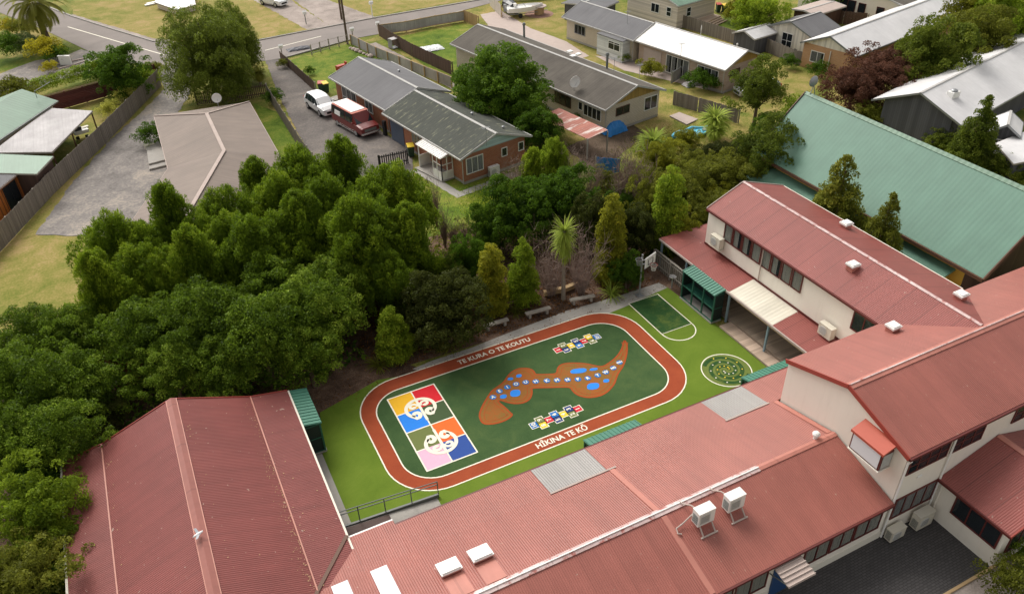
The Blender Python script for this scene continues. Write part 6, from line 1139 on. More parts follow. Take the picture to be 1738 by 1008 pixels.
# far houses
H7 = house('garage', 'cream garage with grey roof and blue tinted window', K(A3,305,245), K(A3,25,170), K(A3,340,115), K(A3,180,172), 2.5, 3.6, 'grey_shingle', 'board_cream') if False else None
def boxhouse(name, label, cat, a, b, depth, ze, zr, roofm, wallm, along='x', capm='cap_grey', ridge_off=None, fascia='cap_grey', gablem=None, inset=.3, side=1):
    """gabled building: a,b = world eave ends of the gable that faces us; ridge runs away from it"""
    a, b = V3((a[0], a[1], 0)), V3((b[0], b[1], 0)); g = (b-a); L = g.length; g.normalize(); r = V3((-g.y, g.x, 0))*side; t = thing(name, label, cat, (a+b)/2+r*depth/2); z = lambda p, h: p+V3((0, 0, h)); mid = (a+b)/2
    m = MB(); slab(m, [z(a, ze), z(mid-g*.001, zr), z(mid-g*.001+r*depth, zr), z(a+r*depth, ze)]); slab(m, [z(mid+g*.001, zr), z(b, ze), z(b+r*depth, ze), z(mid+g*.001+r*depth, zr)]); rf = m.build('roof', roofm, t)
    m = MB(); m.bar(z(mid-r*.03, zr+.02), z(mid+r*depth, zr+.02), .2, .03); m.build('ridge_cap', capm, rf); m = MB()
    for s in (-.03, depth): m.bar(z(a+r*s, ze-.06), z(mid+r*s, zr-.06), .05, .16); m.bar(z(mid+r*s, zr-.06), z(b+r*s, ze-.06), .05, .16)
    m.bar(z(a, ze-.1), z(a+r*depth, ze-.1), .1, .12); m.bar(z(b, ze-.1), z(b+r*depth, ze-.1), .1, .12); m.build('barge_board', fascia, rf)
    k = (zr-ze)/(L/2); A, B = a+g*inset+r*.3, b-g*inset+r*.3; zw = ze+k*inset-.11; q = r*(depth-.6); m = MB()
    for o in (V3((0, 0, 0)), q):
        if gablem: m.poly([A+o, B+o, z(B+o, zw), z(A+o, zw)])
        else: m.poly([A+o, B+o, z(B+o, zw), z(mid+r*.3+o, zr-.12), z(A+o, zw)])
    for p in (A, B): m.poly([p, p+q, z(p+q, zw), z(p, zw)])
    m.build('wall', wallm, t, fixn=True)
    if gablem: m = MB(); m.prism([z(A-r*.02, zw), z(B-r*.02, zw), z(mid+r*.28, zr-.12)], d=r*.03); m.build('gable', gablem, t)
    H = House(); H.t = t; H.gp = (A.copy(), -r); H.A, H.B, H.g, H.r = A, B, g, r; H.lp = (A.copy(), -g); H.rp = (B.copy(), g); return H
e8a, e8b = P(*K(A3,235,278), 2.6), P(*K(A3,600,375), 2.6); H8 = boxhouse('brick_house', 'orange brick house with a large white metal roof', 'house', e8b, e8a, 24, 2.6, 3.95, 'silver_roof', 'brick_orange', side=-1, gablem='board_cream', fascia='rail_metal')
wfix(H8, H8.gp, *K(A3,350,350), 1.6, 1.2, .8, cols=2, curtain='curtain_grey', frame='white_paint'); MB().tube([(H8.gp[0]+H8.g*(-0)).lerp(H8.B, .45)+V3((0, 0, .1))-H8.r*.06, H8.gp[0].lerp(H8.B, .45)+V3((0, 0, 2.4))-H8.r*.06], .05, 6).build('downpipe', 'white_paint', H8.t)
e7a, e7b = P(*K(A3,15,170), 2.4), P(*K(A3,310,248), 2.4); H7 = boxhouse('garage', 'cream garage with grey roof and dark blue panes', 'garage', e7b, e7a, 5.5, 2.4, 3.5, 'grey_shingle', 'board_cream', side=-1, fascia='rail_metal'); wfix(H7, H7.gp, *K(A3,148,255), 1.4, 1.7, .4, cols=2, rows=2, frame='white_paint', glass='glass_dark')
e10a, e10b = P(*K(A3,705,655), 3.2), P(*K(A3,1300,830), 3.2); H10 = boxhouse('boarded_hall', 'dark boarded hall with pale grey metal roof at the right', 'hall', e10b, e10a, 40, 3.2, 4.9, 'silver_roof', 'board_grey', side=-1, fascia='grey_metal', inset=1.0)
pa_, pb_ = P(*K(A3,1480,850), 3.3), P(*K(A3,1690,885), 3.3); g_ = (pb_-pa_); H10c = boxhouse('gabled_porch', 'small dark porch gable under the pale grey roof at the right edge', 'porch', (pb_.x, pb_.y, 0), (pa_.x, pa_.y, 0), 3.2, 3.1, 3.9, 'silver_roof', 'board_grey', side=-1, fascia='grey_metal', inset=.3); wfix(H10c, H10c.gp, *K(A3,1560,860), 1.4, 1.6, .9, cols=2, frame='white_paint', glass='glass_dark')
mono('low_annex', 'low building with pale grey roof at the right edge behind the young pine', 'annex', [(1690, 243), (1738, 224), (1800, 262), (1721, 278)], 2.9, 'silver_roof', wall=True, wallm='board_grey')
p = P(*K(A3,1235,640), 4.2); t = thing('roof_fan', 'small fan unit on the pale grey roof', 'vent', (p.x, p.y, 4.1)); MB().box((p.x, p.y, 4.45), (.9, .6, .5)).build('housing', 'white_paint', t); MB().lathe((p.x, p.y, 4.7), [(.25, 0), (.3, .1), (.15, .2)], 12).build('cowl', 'grey_metal', t)
# green roofed weatherboard house at the top, pink house top right
p6 = P(*K(A2,1118,45), 2.9); H6 = boxhouse('weatherboard_house', 'cream weatherboard house with green roof at the top', 'house', (p6.x+.25, p6.y, 0), (p6.x-1.5, p6.y+9.0, 0), 7.5, 2.9, 4.3, 'pale_green', 'weather_cream', side=-1) if True else None
wfix(H6, H6.gp, *K(A2,1070,55), .8, 1.1, 1.3, cols=1, rows=2, glass='glass_dark'); wfix(H6, H6.gp, *K(A2,980,30), 1.4, 1.1, 1.3, cols=2, glass='glass_dark'); wfix(H6, H6.lp, *K(A2,1200,48), .8, 1.1, 1.2, cols=1, rows=2, glass='glass_dark')
p9 = P(*K(A3,775,20), 2.7); H9 = boxhouse('house', 'pinkish cream house with dark windows at the top right', 'house', (p9.x+.7, p9.y-3.8, 0), (p9.x-2.6, p9.y+11.5, 0), 9, 2.7, 4.2, 'brown_shingle', 'cream_block', side=-1)
wfix(H9, H9.gp, *K(A3,545,35), 2.2, 1.9, .3, cols=2, frame='frame_maroon', glass='glass_dark', curtain='curtain_grey'); wfix(H9, H9.gp, *K(A3,765,55), 1.0, 1.7, .4, cols=1, frame='frame_maroon', glass='glass_dark'); wfix(H9, H9.gp, *K(A3,640,50), 1.0, 1.8, .3, cols=1, frame='frame_maroon', glass='glass_dark')
p = P(*K(A3,200,50), 2.2); boxhouse('shed', 'low shed with pale flat roof left of the brown fence at the top', 'shed', (p.x, p.y-3.5, 0), (p.x-.6, p.y, 0), 6, 2.1, 2.3, 'conc_pink', 'board_brown', side=-1)
p = P(1250, 56, 2.0); H11 = boxhouse('shed', 'small garden shed with silver roof under the spreading tree', 'shed', (p.x+.4, p.y-2.6, 0), (p.x-.1, p.y+.6, 0), 4.2, 1.9, 2.5, 'silver_roof', 'board_grey', side=-1, inset=.12)
mono('low_building', 'flat white roof at the top edge behind the drooping tree', 'building', [(262, 4), (300, 17), (332, 8), (325, -25), (285, -30)], .9, 'white_roof', wall=True, wallm='weather_cream')
p = P(985, 10, 2.3); boxhouse('carport', 'low grey carport behind the grey roof at the top', 'carport', (p.x+1.5, p.y-2.2, 0), (p.x-1, p.y+3.0, 0), 4.5, 2.1, 2.35, 'grey_shingle', 'board_grey', side=-1)
# stepped deck
q = [P(*K(A2,*c), .5) for c in ((1235, 120), (1300, 75), (1410, 105), (1270, 170))]; t = thing('stepped_deck', 'pinkish timber deck with three wide steps', 'deck', q[0]); MB().prism(q, dz=-.5).build('platform', 'deck_pale', t)
for k in range(3):
    z = .38-.14*k; off = (q[3]-q[0]).normalized()*(.45*(k+1)); a, b = q[3]+off, q[2]+off+(q[2]-q[3])*.12*k; a0_, b0_ = q[3]+off-(q[3]-q[0]).normalized()*.45, q[2]+off-(q[3]-q[0]).normalized()*.45; MB().prism([V3((v.x, v.y, z)) for v in (a0_, b0_, b, a)], dz=-.14).build('step', 'deck_pale', t)
# ------------------------------------------------------------------ fences
def F(name, pix, h, label, **kw): return fence(name, [P(*q) for q in pix], h, label, **kw)
F('paling_fence', [(-40, 470), (0, 428), (90, 330), (178, 245), (274, 145)], 1.75, 'long weathered grey paling fence beside the long driveway', mat='pal_grey', side=1)
F('board_fence', [(55, 200), (178, 165), (240, 140), (268, 135)], 1.7, 'dark maroon board fence below the hedge', mat='pal_maroon', style='board', postmat='pal_maroon')
F('paling_fence', [(455, 165), (515, 262), (533, 285)], 1.5, 'grey paling fence between green strip and van driveway', side=1); F('picket_fence', [(335, 178), (400, 172), (455, 163)], 1.3, 'dark picket fence behind the beige tiled roof', mat='pal_brown', style='picket', postmat='pal_brown')
F('picket_fence', [(645, 288), (693, 278)], 1.3, 'black picket fence at the end of the van driveway', mat='black_plastic', style='picket', postmat='black_plastic'); F('paling_fence', [(477, 103), (505, 128), (536, 156)], 1.1, 'low brown fence between driveway and front lawn', mat='pal_brown')
F('wire_fence', [(530, 94), (560, 84), (592, 76)], 1.2, 'thin wire fence along the road by the utility pole', style='wire', postmat='timber_grey'); F('sheet_fence', [(597, 76), (640, 98), (700, 122), (768, 150)], 1.2, 'grey sheet fence with pale rails behind the grey roof', mat='dull_silver', style='sheet', postmat='timber_tan', side=-1)
F('sheet_fence', [(644, 60), (690, 54), (740, 44), (788, 36)], 1.3, 'grey sheet and batten fence along the road', mat='dull_silver', style='sheet', postmat='timber_tan', side=1); F('paling_fence', [(788, 36), (812, 46)], 1.4, 'short new tan paling fence at the lawn corner', mat='pal_tan', postmat='timber_tan')
F('paling_fence', [(644, 61), (668, 77), (700, 96), (768, 128)], 1.5, 'dark brown paling fence down the side of the back lawn', mat='pal_brown', postmat='pal_brown'); F('paling_fence', [(832, 10), (851, 30)], 1.6, 'pale board fence beside the boat', mat='pal_white', postmat='timber_tan')
F('paling_fence', [(860, 2), (905, 0), (960, -8)], 1.5, 'grey fence behind the boat', mat='pal_grey'); F('paling_fence', [(1142, 178), (1185, 190), (1252, 210)], 1.4, 'patchwork grey fence between the two back yards', mat='pal_grey', side=1)
F('paling_fence', [(1118, 36), (1175, 52), (1250, 76), (1300, 88), (1345, 108), (1410, 126)], 1.5, 'long grey fence behind the white roof', mat='pal_grey'); F('paling_fence', [(1262, 68), (1304, 52)], 1.5, 'short fence running up to the cream garage', mat='pal_grey')
F('board_fence', [(1380, 28), (1430, 42), (1470, 46)], 1.6, 'brown board fence before the pinkish house', mat='pal_brown', style='paling'); F('paling_fence', [(1545, 8), (1600, 12), (1640, -2)], 1.5, 'grey fence at the top right behind the small lawn', mat='pal_grey'); F('sheet_fence', [(1140, 142), (1182, 118)], 1.3, 'pale sheet fence at the corner of the white roofed house', mat='dull_silver', style='sheet', postmat='grey_metal')
t = fence('balustrade', [(28.72, 37.0), (28.72, 33.25)], 1.35, 'timber batten balustrade along the classroom verandah', mat='timber_grey', style='batten', side=-1); F('board_fence', [(330, 185), (402, 163)], .3, 'low timber edging by the beige house', style='board', mat='timber_grey') if False else None
# ------------------------------------------------------------------ vehicles
def car(label, W=1.84, L=4.5, body='car_white', name='parked_car', cat='car', top=1.65, hood=1.02, van=False, group=None, roofm=None):
    """lofted body; x forward, built at the origin"""
    t = thing(name, label, cat, (0, 0, 0), 0, group); h = W/2
    if not van: st = [(-L/2, .80, .80, 1.05, .90), (-L/2+.12, .92, .95, 1.2, .80), (-L/2+.55, .96, 1.0, top-.10, .72), (-L/2+1.2, .97, 1.0, top, .73), (-.1, 1, 1.0, top+.02, .75), (.55, 1, .98, top-.12, .74), (1.15, .99, hood, hood+.05, .9), (L/2-.55, .96, hood-.08, hood-.02, .86), (L/2-.1, .86, .78, .80, .8), (L/2, .78, .66, .68, .72)]
    else: st = [(-L/2, .93, 1.05, 1.85, .84), (-L/2+.1, .97, 1.08, top-.06, .86), (-L/2+.5, 1, 1.1, top, .86), (0, 1, 1.1, top+.02, .86), (L/2-1.75, 1, 1.1, top, .86), (L/2-1.5, 1, 1.1, top-.04, .85), (L/2-.85, 1, 1.12, 1.16, .93), (L/2-.35, .97, 1.02, 1.05, .9), (L/2-.05, .95, .95, .97, .88), (L/2, .93, .85, .87, .85)]
    m = MB(); rings = []
    for (x, wf, belt, rf, rw) in st:
        a = h*wf; pts = [(x, -a*.9, .28), (x, -a, .5), (x, -a*.995, belt), (x, -h*rw*wf*(1 if rf-belt > .2 else 1.0), rf-.05 if rf-belt > .2 else rf-.03), (x, -h*rw*wf*.86, rf)]; pts += [(x, 0, rf+.02)]; pts += [(p[0], -p[1], p[2]) for p in pts[-2::-1]]
        rings.append(len(m.v)); m.v += pts
    n = 11
    for i in range(len(st)-1):
        for j in range(n-1): m.f.append((rings[i]+j, rings[i]+j+1, rings[i+1]+j+1, rings[i+1]+j)); m.uv.append(None)
        m.f.append((rings[i]+n-1, rings[i], rings[i+1], rings[i+1]+n-1)); m.uv.append(None)
    m.f.append(tuple(range(rings[0], rings[0]+n))); m.uv.append(None); m.f.append(tuple(range(rings[-1], rings[-1]+n))[::-1]); m.uv.append(None)
    b = m.build('body', body, t, fixn=True)
    R = lambda i, j: V3(m.v[rings[i]+j])
    def patch(c, q, push, k=.08):
        q = [V3(p) for p in q]; cc = sum(q, V3((0, 0, 0)))/4; q = [p.lerp(cc, k)+V3(push) for p in q]; c.prism(q, d=V3(push)*.4)
    i0, i1 = (2, 5) if not van else (1, 5)
    for s, j0, j1, y in ((-1, 2, 3, -.016), (1, 8, 7, .016)):
        c = MB()
        for i in range(i0 if not van else 1, i1): patch(c, [R(i, j0), R(i+1, j0), R(i+1, j1), R(i, j1)], (0, y, .004), .07)
        if not van: q = [R(5, j0), R(6, j0), R(6, j1), R(5, j1)]; patch(c, q, (0, y, .004), .12)
        c.build('side_window', 'car_glass', t)
    c = MB(); a = 5; q = [R(a+1, 3), R(a+1, 7), R(a, 7), R(a, 3)]; patch(c, q, (.014, 0, .014), .07); c.build('windscreen', 'car_glass', t)
    c = MB(); q = [R(1, 7), R(1, 3), R(2, 3), R(2, 7)] if not van else [R(0, 7), R(0, 3), R(1, 3), R(1, 7)]
    patch(c, q, (-.014, 0, .012), .1); c.build('rear_window', 'car_glass', t)
    if roofm: c = MB(); c.prism([(-L/2+.25, -h*.74, top+.03), (L/2-1.9, -h*.74, top+.03), (L/2-1.9, h*.74, top+.03), (-L/2+.25, h*.74, top+.03)], dz=.05); c.build('roof_panel', roofm, t)
    wb = .60*L/2 if not van else .61*L/2
    for x in (-wb, wb):
        for s in (-1, 1):
            w = MB(); w.lathe((x, s*(h-.12), .34), [(.34, -.11), (.36, -.05), (.36, .05), (.34, .11)] if s > 0 else [(.34, -.11), (.36, -.05), (.36, .05), (.34, .11)], 18, 'y'); w_ = w.build('wheel', 'tyre', t); r = MB(); r.lathe((x, s*(h-.005), .34), [(.22, -.012), (.22, .01), (.08, .02)] if s > 0 else [(.08, -.02), (.22, -.01), (.22, .012)], 14, 'y'); r.build('rim', 'rim', w_)
    for s in (-1, 1):
        MB().box((L/2-.10, s*h*.66, .72 if not van else .78), (.16, .34, .16)).build('headlight', 'lamp_clear', t); MB().box((-L/2+.05, s*h*.78, .92), (.10, .2, .3 if not van else .4)).build('tail_light', 'lamp_red', t); MB().box((.75 if not van else L/2-1.35, s*(h+.09), 1.05 if not van else 1.2), (.12, .16, .14)).build('mirror', body, t)
    if van: MB().box((L/2+.06, 0, .48), (.12, W*.98, .16)).build('bumper', 'chrome', t); MB().box((L/2+.0, 0, .74), (.06, W*.62, .24)).build('grille', 'rail_metal', t)
    else: MB().box((L/2-.0, 0, .52), (.08, W*.5, .2)).build('grille', 'black_plastic', t)
    return t
suv = car('white car parked nose to tail behind the red van', body='car_white'); a, b = V3((15.32, 77.51, 0)), V3((15.79, 74.84, 0)); d = (b-a).normalized(); yaw = math.atan2(d.y, d.x); nn = V3((-d.y, d.x, 0)); c = (a+b)/2+nn*.85; c.z = 0; place(suv, c, yaw)
vn_ = car('old red van with white roof panel in the brick house driveway', W=2.0, L=5.5, body='car_red', name='parked_van', cat='van', top=1.98, van=True, roofm='white_paint'); a, b = V3((16.69, 71.67, 0)), V3((17.45, 68.47, 0)); d = (b-a).normalized(); nn = V3((-d.y, d.x, 0)); c = (a+b)/2+nn*.95; c.z = 0
MB().prism([(-1.9, -1.005, 1.2), (-.9, -1.005, 1.2), (-.9, -.93, 1.62), (-1.9, -.93, 1.62)], d=(0, -.03, .0)).build('window_cover', 'white_paint', vn_); MB().prism([(1.2, -.88, 1.99), (1.2, .88, 1.99), (-2.5, .9, 1.99), (-2.5, -.9, 1.99)], dz=.02).build('faded_roof', 'car_red_faded', vn_)
MB().box((0, -.99, .32), (3.2, .05, .12)).build('sill', 'chrome', vn_); place(vn_, c, math.atan2(d.y, d.x))
a, b = P(*K(A1,60,35)), P(*K(A1,145,52)); d = (b-a).normalized(); s3 = car('white car on the gravel at the top edge beyond the road', body='car_white'); place(s3, (a+b)/2+V3((-d.y, d.x, 0))*.9, math.atan2(d.y, d.x))
p = P(1283, 160); s4 = car('silver car parked in the yard behind the thin airy tree', body='car_silver', top=1.45); place(s4, (p.x, p.y, 0), math.radians(170))
p = P(*K(A3,365,48)); s5 = car('dark car by the top right garden shed', body='car_dark', top=1.5); place(s5, (p.x, p.y, 0), math.radians(100))
# boat on a trailer
p = P(890, 27); bt = thing('motor_boat', 'small white motor boat on a trailer on the yellowing yard', 'boat', p); d = (P(905, 22)-P(868, 26)).normalized(); rz = math.atan2(d.y, d.x); bt.rotation_euler[2] = rz; BASE['motor_boat'] = Matrix.Identity(4) if False else BASE[bt.name]
Mb = Matrix.Translation(p) @ Matrix.Rotation(rz, 4, 'Z')
m = MB(); secs = [(-2.3, .85, .55), (-1, .95, .5), (.6, .9, .5), (1.7, .55, .62), (2.5, .04, .95)]; rings = []
for x, w, z in secs: rings.append(len(m.v)); m.v += [tuple(Mb @ V3(q)) for q in ((x, -w, 1.25+max(0, x)*.06), (x, -w*.85, z+.15), (x, 0, z), (x, w*.85, z+.15), (x, w, 1.25+max(0, x)*.06), (x, w*.8, 1.1), (x, 0, .95), (x, -w*.8, 1.1))]
for i in range(4):
    for j in range(8): m.f.append((rings[i]+j, rings[i]+(j+1) % 8, rings[i+1]+(j+1) % 8, rings[i+1]+j)); m.uv.append(None)
m.f.append(tuple(range(rings[0], rings[0]+8))); m.uv.append(None); BASE[bt.name] = Mb.inverted(); m.build('hull', 'white_paint', bt, fixn=True)
X = lambda *q: Mb @ V3(q); m = MB(); m.bar(X(-2.6, 0, .8), X(-2.6, 0, 1.7), .3, .35); m.build('outboard_motor', 'grey_metal', bt); m = MB(); m.bar(X(-2.2, -.5, .42), X(1.8, -.45, .42), .08); m.bar(X(-2.2, .5, .42), X(1.8, .45, .42), .08); m.bar(X(1.8, 0, .42), X(3.2, 0, .42), .08); m.bar(X(-.8, -.8, .36), X(-.8, .8, .36), .08); m.build('trailer', 'grey_metal', bt)
for s in (-1, 1): m = MB(); c = X(-.8, s*.95, .3); m.lathe((0, 0, 0), [(.28, -.08), (.3, 0), (.28, .08)], 14, 'y'); m.v = [tuple(Matrix.Translation(c) @ Matrix.Rotation(rz, 4, 'Z') @ V3(v)) for v in m.v]; m.build('wheel', 'tyre', bt)
m = MB(); m.prism([X(.1, -.6, 1.2), X(.1, .6, 1.2), X(-.1, .55, 1.6), X(-.1, -.55, 1.6)], d=(0, 0, .01)); m.build('windscreen', 'car_glass', bt)
p = P(866, 22); t = thing('covered_boat', 'dark covered dinghy with outboard beside the pale board fence', 'boat', (p.x, p.y, 0)); m = MB(); m.lathe((p.x, p.y, .9), [(.05, -1.6), (.6, -1.2), (.8, 0), (.75, 1.0), (.5, 1.4)], 10, 'y'); m.build('cover', 'car_dark', t); m = MB(); m.box((p.x, p.y-1.4, 1.1), (.35, .4, .8)); m.build('outboard_motor', 'ac_white', t)
# round picnic table
p = P(915, 24); t = thing('round_table', 'round slab topped table on a pink paved circle', 'table', (p.x, p.y, 0)); MB().lathe((p.x, p.y, .95), [(1.0, 0), (1.05, .05), (1.0, .12)], 8).build('tabletop', 'conc_pink', t); MB().lathe((p.x, p.y, 0), [(.65, 0), (.65, .95)], 12).build('base', 'timber_tan', t)
sheet('paving_circle', [(p.x+1.9*math.cos(a), p.y+1.9*math.sin(a)) for a in [k*.35 for k in range(18)]], -.014, 'paver_red', 'pink paved circle under the round table')
# ------------------------------------------------------------------ wheelie bins
def wheelie(lid):
    t = thing('wheelie_bin', 'x', 'bin', (0, 0, 0), 0, 'wheelie bins'); m = MB(); lo, hi = (.22, .25), (.29, .36); a = [(-lo[0], -lo[1], .06), (lo[0], -lo[1], .06), (lo[0], lo[1], .06), (-lo[0], lo[1], .06)]; b = [(-hi[0], -hi[1], 1.0), (hi[0], -hi[1], 1.0), (hi[0], hi[1], 1.0), (-hi[0], hi[1], 1.0)]
    m.poly(a[::-1]); m.poly(b)
    for i in range(4): j = (i+1) % 4; m.poly([a[i], a[j], b[j], b[i]])
    m.build('body', 'bin_green', t); MB().prism([(-.31, -.38, 1.0), (.31, -.38, 1.0), (.31, .40, 1.06), (-.31, .40, 1.06)], dz=.06).build('lid', lid, t)
    for s in (-1, 1): w = MB(); w.lathe((s*.25, .27, .1), [(.1, -.025), (.1, .025)], 10, 'x'); w.build('wheel', 'tyre', t)
    return t
by, br = wheelie('bin_yellow'), wheelie('bin_red')
for src, x, y, lb in ((by, *K(A1,480,610), 'yellow lidded wheelie bin behind the white car'), (br, *K(A1,452,608), 'red lidded wheelie bin left of the yellow one behind the white car'), (by, *K(B1,1040,60), 'yellow lidded wheelie bin beside the brick house porch'), (br, *K(A2,655,365), 'red lidded wheelie bin by the grey and white roofed house'), (by, *K(A2,675,368), 'yellow lidded wheelie bin by the grey and white roofed house'), (br, *K(A2,1390,82), 'dark wheelie bin at the left by the stepped deck'), (by, *K(A2,1430,88), 'yellow lidded wheelie bin by the stepped deck')):
    p = P(x, y); place(src, p, random.uniform(-.4, .4), lb)
# ------------------------------------------------------------------ air conditioners
def aircon(w=.85, d=.34, h=.65, mat='ac_white', legs=None, fan=True):
    """box unit: fan side faces -y; foot at the origin"""
    t = thing('air_conditioner', 'x', 'air conditioner', (0, 0, 0)); z = legs or .08
    m = MB(); m.prism([(-w/2, -d/2, z), (w/2, -d/2, z), (w/2, d/2, z), (-w/2, d/2, z)], dz=h); m.prism([(-w/2-.012, -d/2-.012, z+h), (w/2+.012, -d/2-.012, z+h), (w/2+.012, d/2+.012, z+h), (-w/2-.012, d/2+.012, z+h)], dz=.025); m.build('casing', mat, t)
    g = MB()
    if fan: g.lathe((-w*.12, -d/2-.012, z+h/2), [(.26, -.012), (.27, 0), (.26, .012)], 20, 'y')
    else: g.prism([(-w*.42, -d/2-.001, z+.06), (w*.22, -d/2-.001, z+.06), (w*.22, -d/2-.001, z+h-.08), (-w*.42, -d/2-.001, z+h-.08)], d=(0, -.012, 0))
    g_ = g.build('fan_grille', 'ac_grille', t); g = MB()
    for k in range(7): g.bar((-w*.12-.22, -d/2-.03, z+h/2-.18+k*.06), (-w*.12+.22, -d/2-.03, z+h/2-.18+k*.06), .008, .008)
    g.build('louvre', 'rail_metal', g_)
    g = MB()
    for k in range(9): g.bar((-w/2-.01, -d/2+.05, z+.1+k*.055), (-w/2-.01, d/2-.05, z+.1+k*.055), .012, .02)
    g.build('side_grille', 'rail_metal', t)
    return t
ac1 = aircon(.82, .42, .74, legs=.24, fan=False); m = MB()
for x in (-.3, .3): m.bar((x, .22, .22), (x, -.22, .22), .06); m.bar((x, -.22, .22), (x, -.52, -.10), .05); m.bar((x, .22, .22), (x, .25, .06), .05)
m.bar((-.42, -.52, -.10), (.42, -.52, -.10), .06, .05); m.build('bracket', 'conc_pink', ac1)
m = MB(); m.tube([(-.1, .2, .7), (-.2, .6, .65), (-.3, .95, .42), (-.32, 1.15, .38)], .03, 6); m.build('pipe', 'conc_pink', ac1)
place(ac1, (16.12, 16.0, wz(16.0)+.0), 0, 'left of two white air conditioner units standing on the red wing roof'); c = copy_tree(ac1); c.location = (17.68, 16.0, wz(16.0)); c['label'] = 'right of two white air conditioner units on the red wing roof, nearer the bay window'; ac1['group'] = c['group'] = 'rooftop air conditioners'
ct = thing('cable_duct', 'pale hooked pipe lying beside the left rooftop air conditioner', 'pipe', (15.2, 16.1, 3.3)); MB().tube([(15.85, 16.25, wz(16.25)+.55), (15.3, 16.25, wz(16.25)+.15), (14.95, 16.2, wz(16.2)+.12), (14.9, 16.0, wz(16)+.1), (15.05, 15.95, wz(15.95)+.06)], .035, 6).build('pipe', 'conc_pink', ct)
ac2 = aircon(.85, .36, .62, 'ac_cream'); place(ac2, (25.15, 13.28, 0), 0, 'lower cream air conditioner unit in the dark courtyard beside the downpipe'); ac3 = aircon(.95, .42, .85, 'ac_cream'); place(ac3, (26.75, 13.22, 0), 0, 'taller cream air conditioner unit in the corner of the dark courtyard')
ac4 = aircon(.9, .36, .7, 'ac_cream'); MB().prism([(-.5, -.2, .05), (.5, -.2, .05), (.5, .25, .05), (-.5, .25, .05)], dz=-.05).build('shelf', 'ac_cream', ac4); place(ac4, (30.38, 33.0, 3.18), math.radians(-90), 'cream air conditioner unit mounted on the classroom wall by the windows')
ac5 = aircon(.9, .36, .7, 'ac_cream'); place(ac5, (30.3, 23.4, 2.62), math.radians(-90), 'cream air conditioner unit on the verandah roof beside the dark corner window')
p = P(*K(B1,1565,190)); ac6 = aircon(.95, .36, .85); o, n = H1.gp1; q = pplane(p.x, p.y, o, n) if False else None; pl = pplane(*K(B1,1568,175), *H1.gp1); place(ac6, V3((pl.x, pl.y, 0))+H1.u*.35, math.atan2(H1.u.y, H1.u.x)+math.pi/2, 'white air conditioner unit at the foot of the brick gable wall')
# ------------------------------------------------------------------ small roof fittings on the school
def roof_box(label, px, py, zf, w=.62, d=.55):
    z = 5.8
    for _ in range(5): p = P(px, py, z); z = zf(p)
    t = thing('roof_ventilator', label, 'roof vent', (p.x, p.y, z), 0, 'small white box vents on the school roofs'); MB().box((p.x, p.y, z+.10), (w*.8, d*.8, .36)).build('upstand', 'school_flash', t); m = MB(); m.box((p.x, p.y, z+.30), (w, d, .10)); m.box((p.x, p.y, z+.375), (w*.8, d*.8, .05)); m.build('cap', 'white_paint', t); return t
zc = lambda p: 6.4-abs(p.x-33.28)*(.432 if p.x < 33.28 else .33); zt2 = lambda p: 6.4-abs(p.y-17.09)*.33
roof_box('white box vent on the far slope of the classroom roof', 1435, 386, zc); roof_box('white box vent in the middle of the near classroom slope', 1446, 457, zc); roof_box('white box vent near the right end of the classroom ridge', 1629, 507, zc); roof_box('white box vent on the upper slope of the two storey roof', 1514, 561, zt2)
p = P(1384, 742, 3.5); t = thing('whirly_vent', 'white rotary vent on the wing ridge under the gable wall', 'roof vent', (p.x, p.y, 3.4)); MB().tube([(p.x, p.y, 3.35), (p.x, p.y, 3.62)], .1, 10).build('pipe', 'white_paint', t); MB().lathe((p.x, p.y, 3.6), [(.08, 0), (.17, .06), (.18, .14), (.12, .22), (.03, .25)], 12).build('cowl', 'white_paint', t)
# gull on the ridge of the left hall
p = P(337, 908, 4.2); g = thing('gull', 'white gull with spread wings over the left red ridge', 'bird', (p.x, p.y, 4.1)); m = MB(); m.tube([(p.x-.22, p.y-.02, 4.22), (p.x-.12, p.y, 4.24), (p.x+.02, p.y+.02, 4.26), (p.x+.14, p.y+.04, 4.29), (p.x+.20, p.y+.05, 4.30)], [.015, .05, .065, .04, .03], 8); m.build('body', 'gull_white', g, smooth=True); m = MB()
for s in (-1, 1): m.prism([(p.x+.06, p.y+s*.04, 4.28), (p.x-.06, p.y+s*.05, 4.28), (p.x-.12, p.y+s*.30, 4.33), (p.x-.02, p.y+s*.28, 4.34)], dz=.012)
m.build('wing', 'gull_grey', g); MB().tube([(p.x+.2, p.y+.05, 4.30), (p.x+.25, p.y+.06, 4.29)], [.012, .004], 5).build('beak', 'beak', g)
# ------------------------------------------------------------------ basketball post
b = V3((25.87, 34.57, 0)); t = thing('basketball_hoop', 'grey basketball post with white backboard and red ring', 'basketball hoop', b); MB().tube([b, b+V3((0, 0, 3.15))], .055, 8).build('post', 'grey_metal', t); MB().box(b+V3((0, 0, .03)), (.4, .4, .06)).build('base_plate', 'grey_metal', t)
f = V3((.35, -.94, 0)).normalized(); s = V3((.94, .35, 0)); c0 = b+s*.45+f*.25
m = MB(); A_ = [c0-s*.5+V3((0, 0, 2.2)), c0+s*.62+V3((0, 0, 2.2)), c0+s*.62+V3((0, 0, 2.95)), c0-s*.5+V3((0, 0, 2.95))]; m.prism(A_, d=f*.04); bb = m.build('backboard', 'white_paint', t); m = MB(); k0 = c0+f*.047+s*.06
for a, bb_ in (((-.25, 2.35), (.25, 2.35)), ((-.25, 2.72), (.25, 2.72)), ((-.25, 2.35), (-.25, 2.72)), ((.25, 2.35), (.25, 2.72))): m.bar(k0+s*a[0]+V3((0, 0, a[1])), k0+s*bb_[0]+V3((0, 0, bb_[1])), .035, .01 if a[1] == bb_[1] else .035)
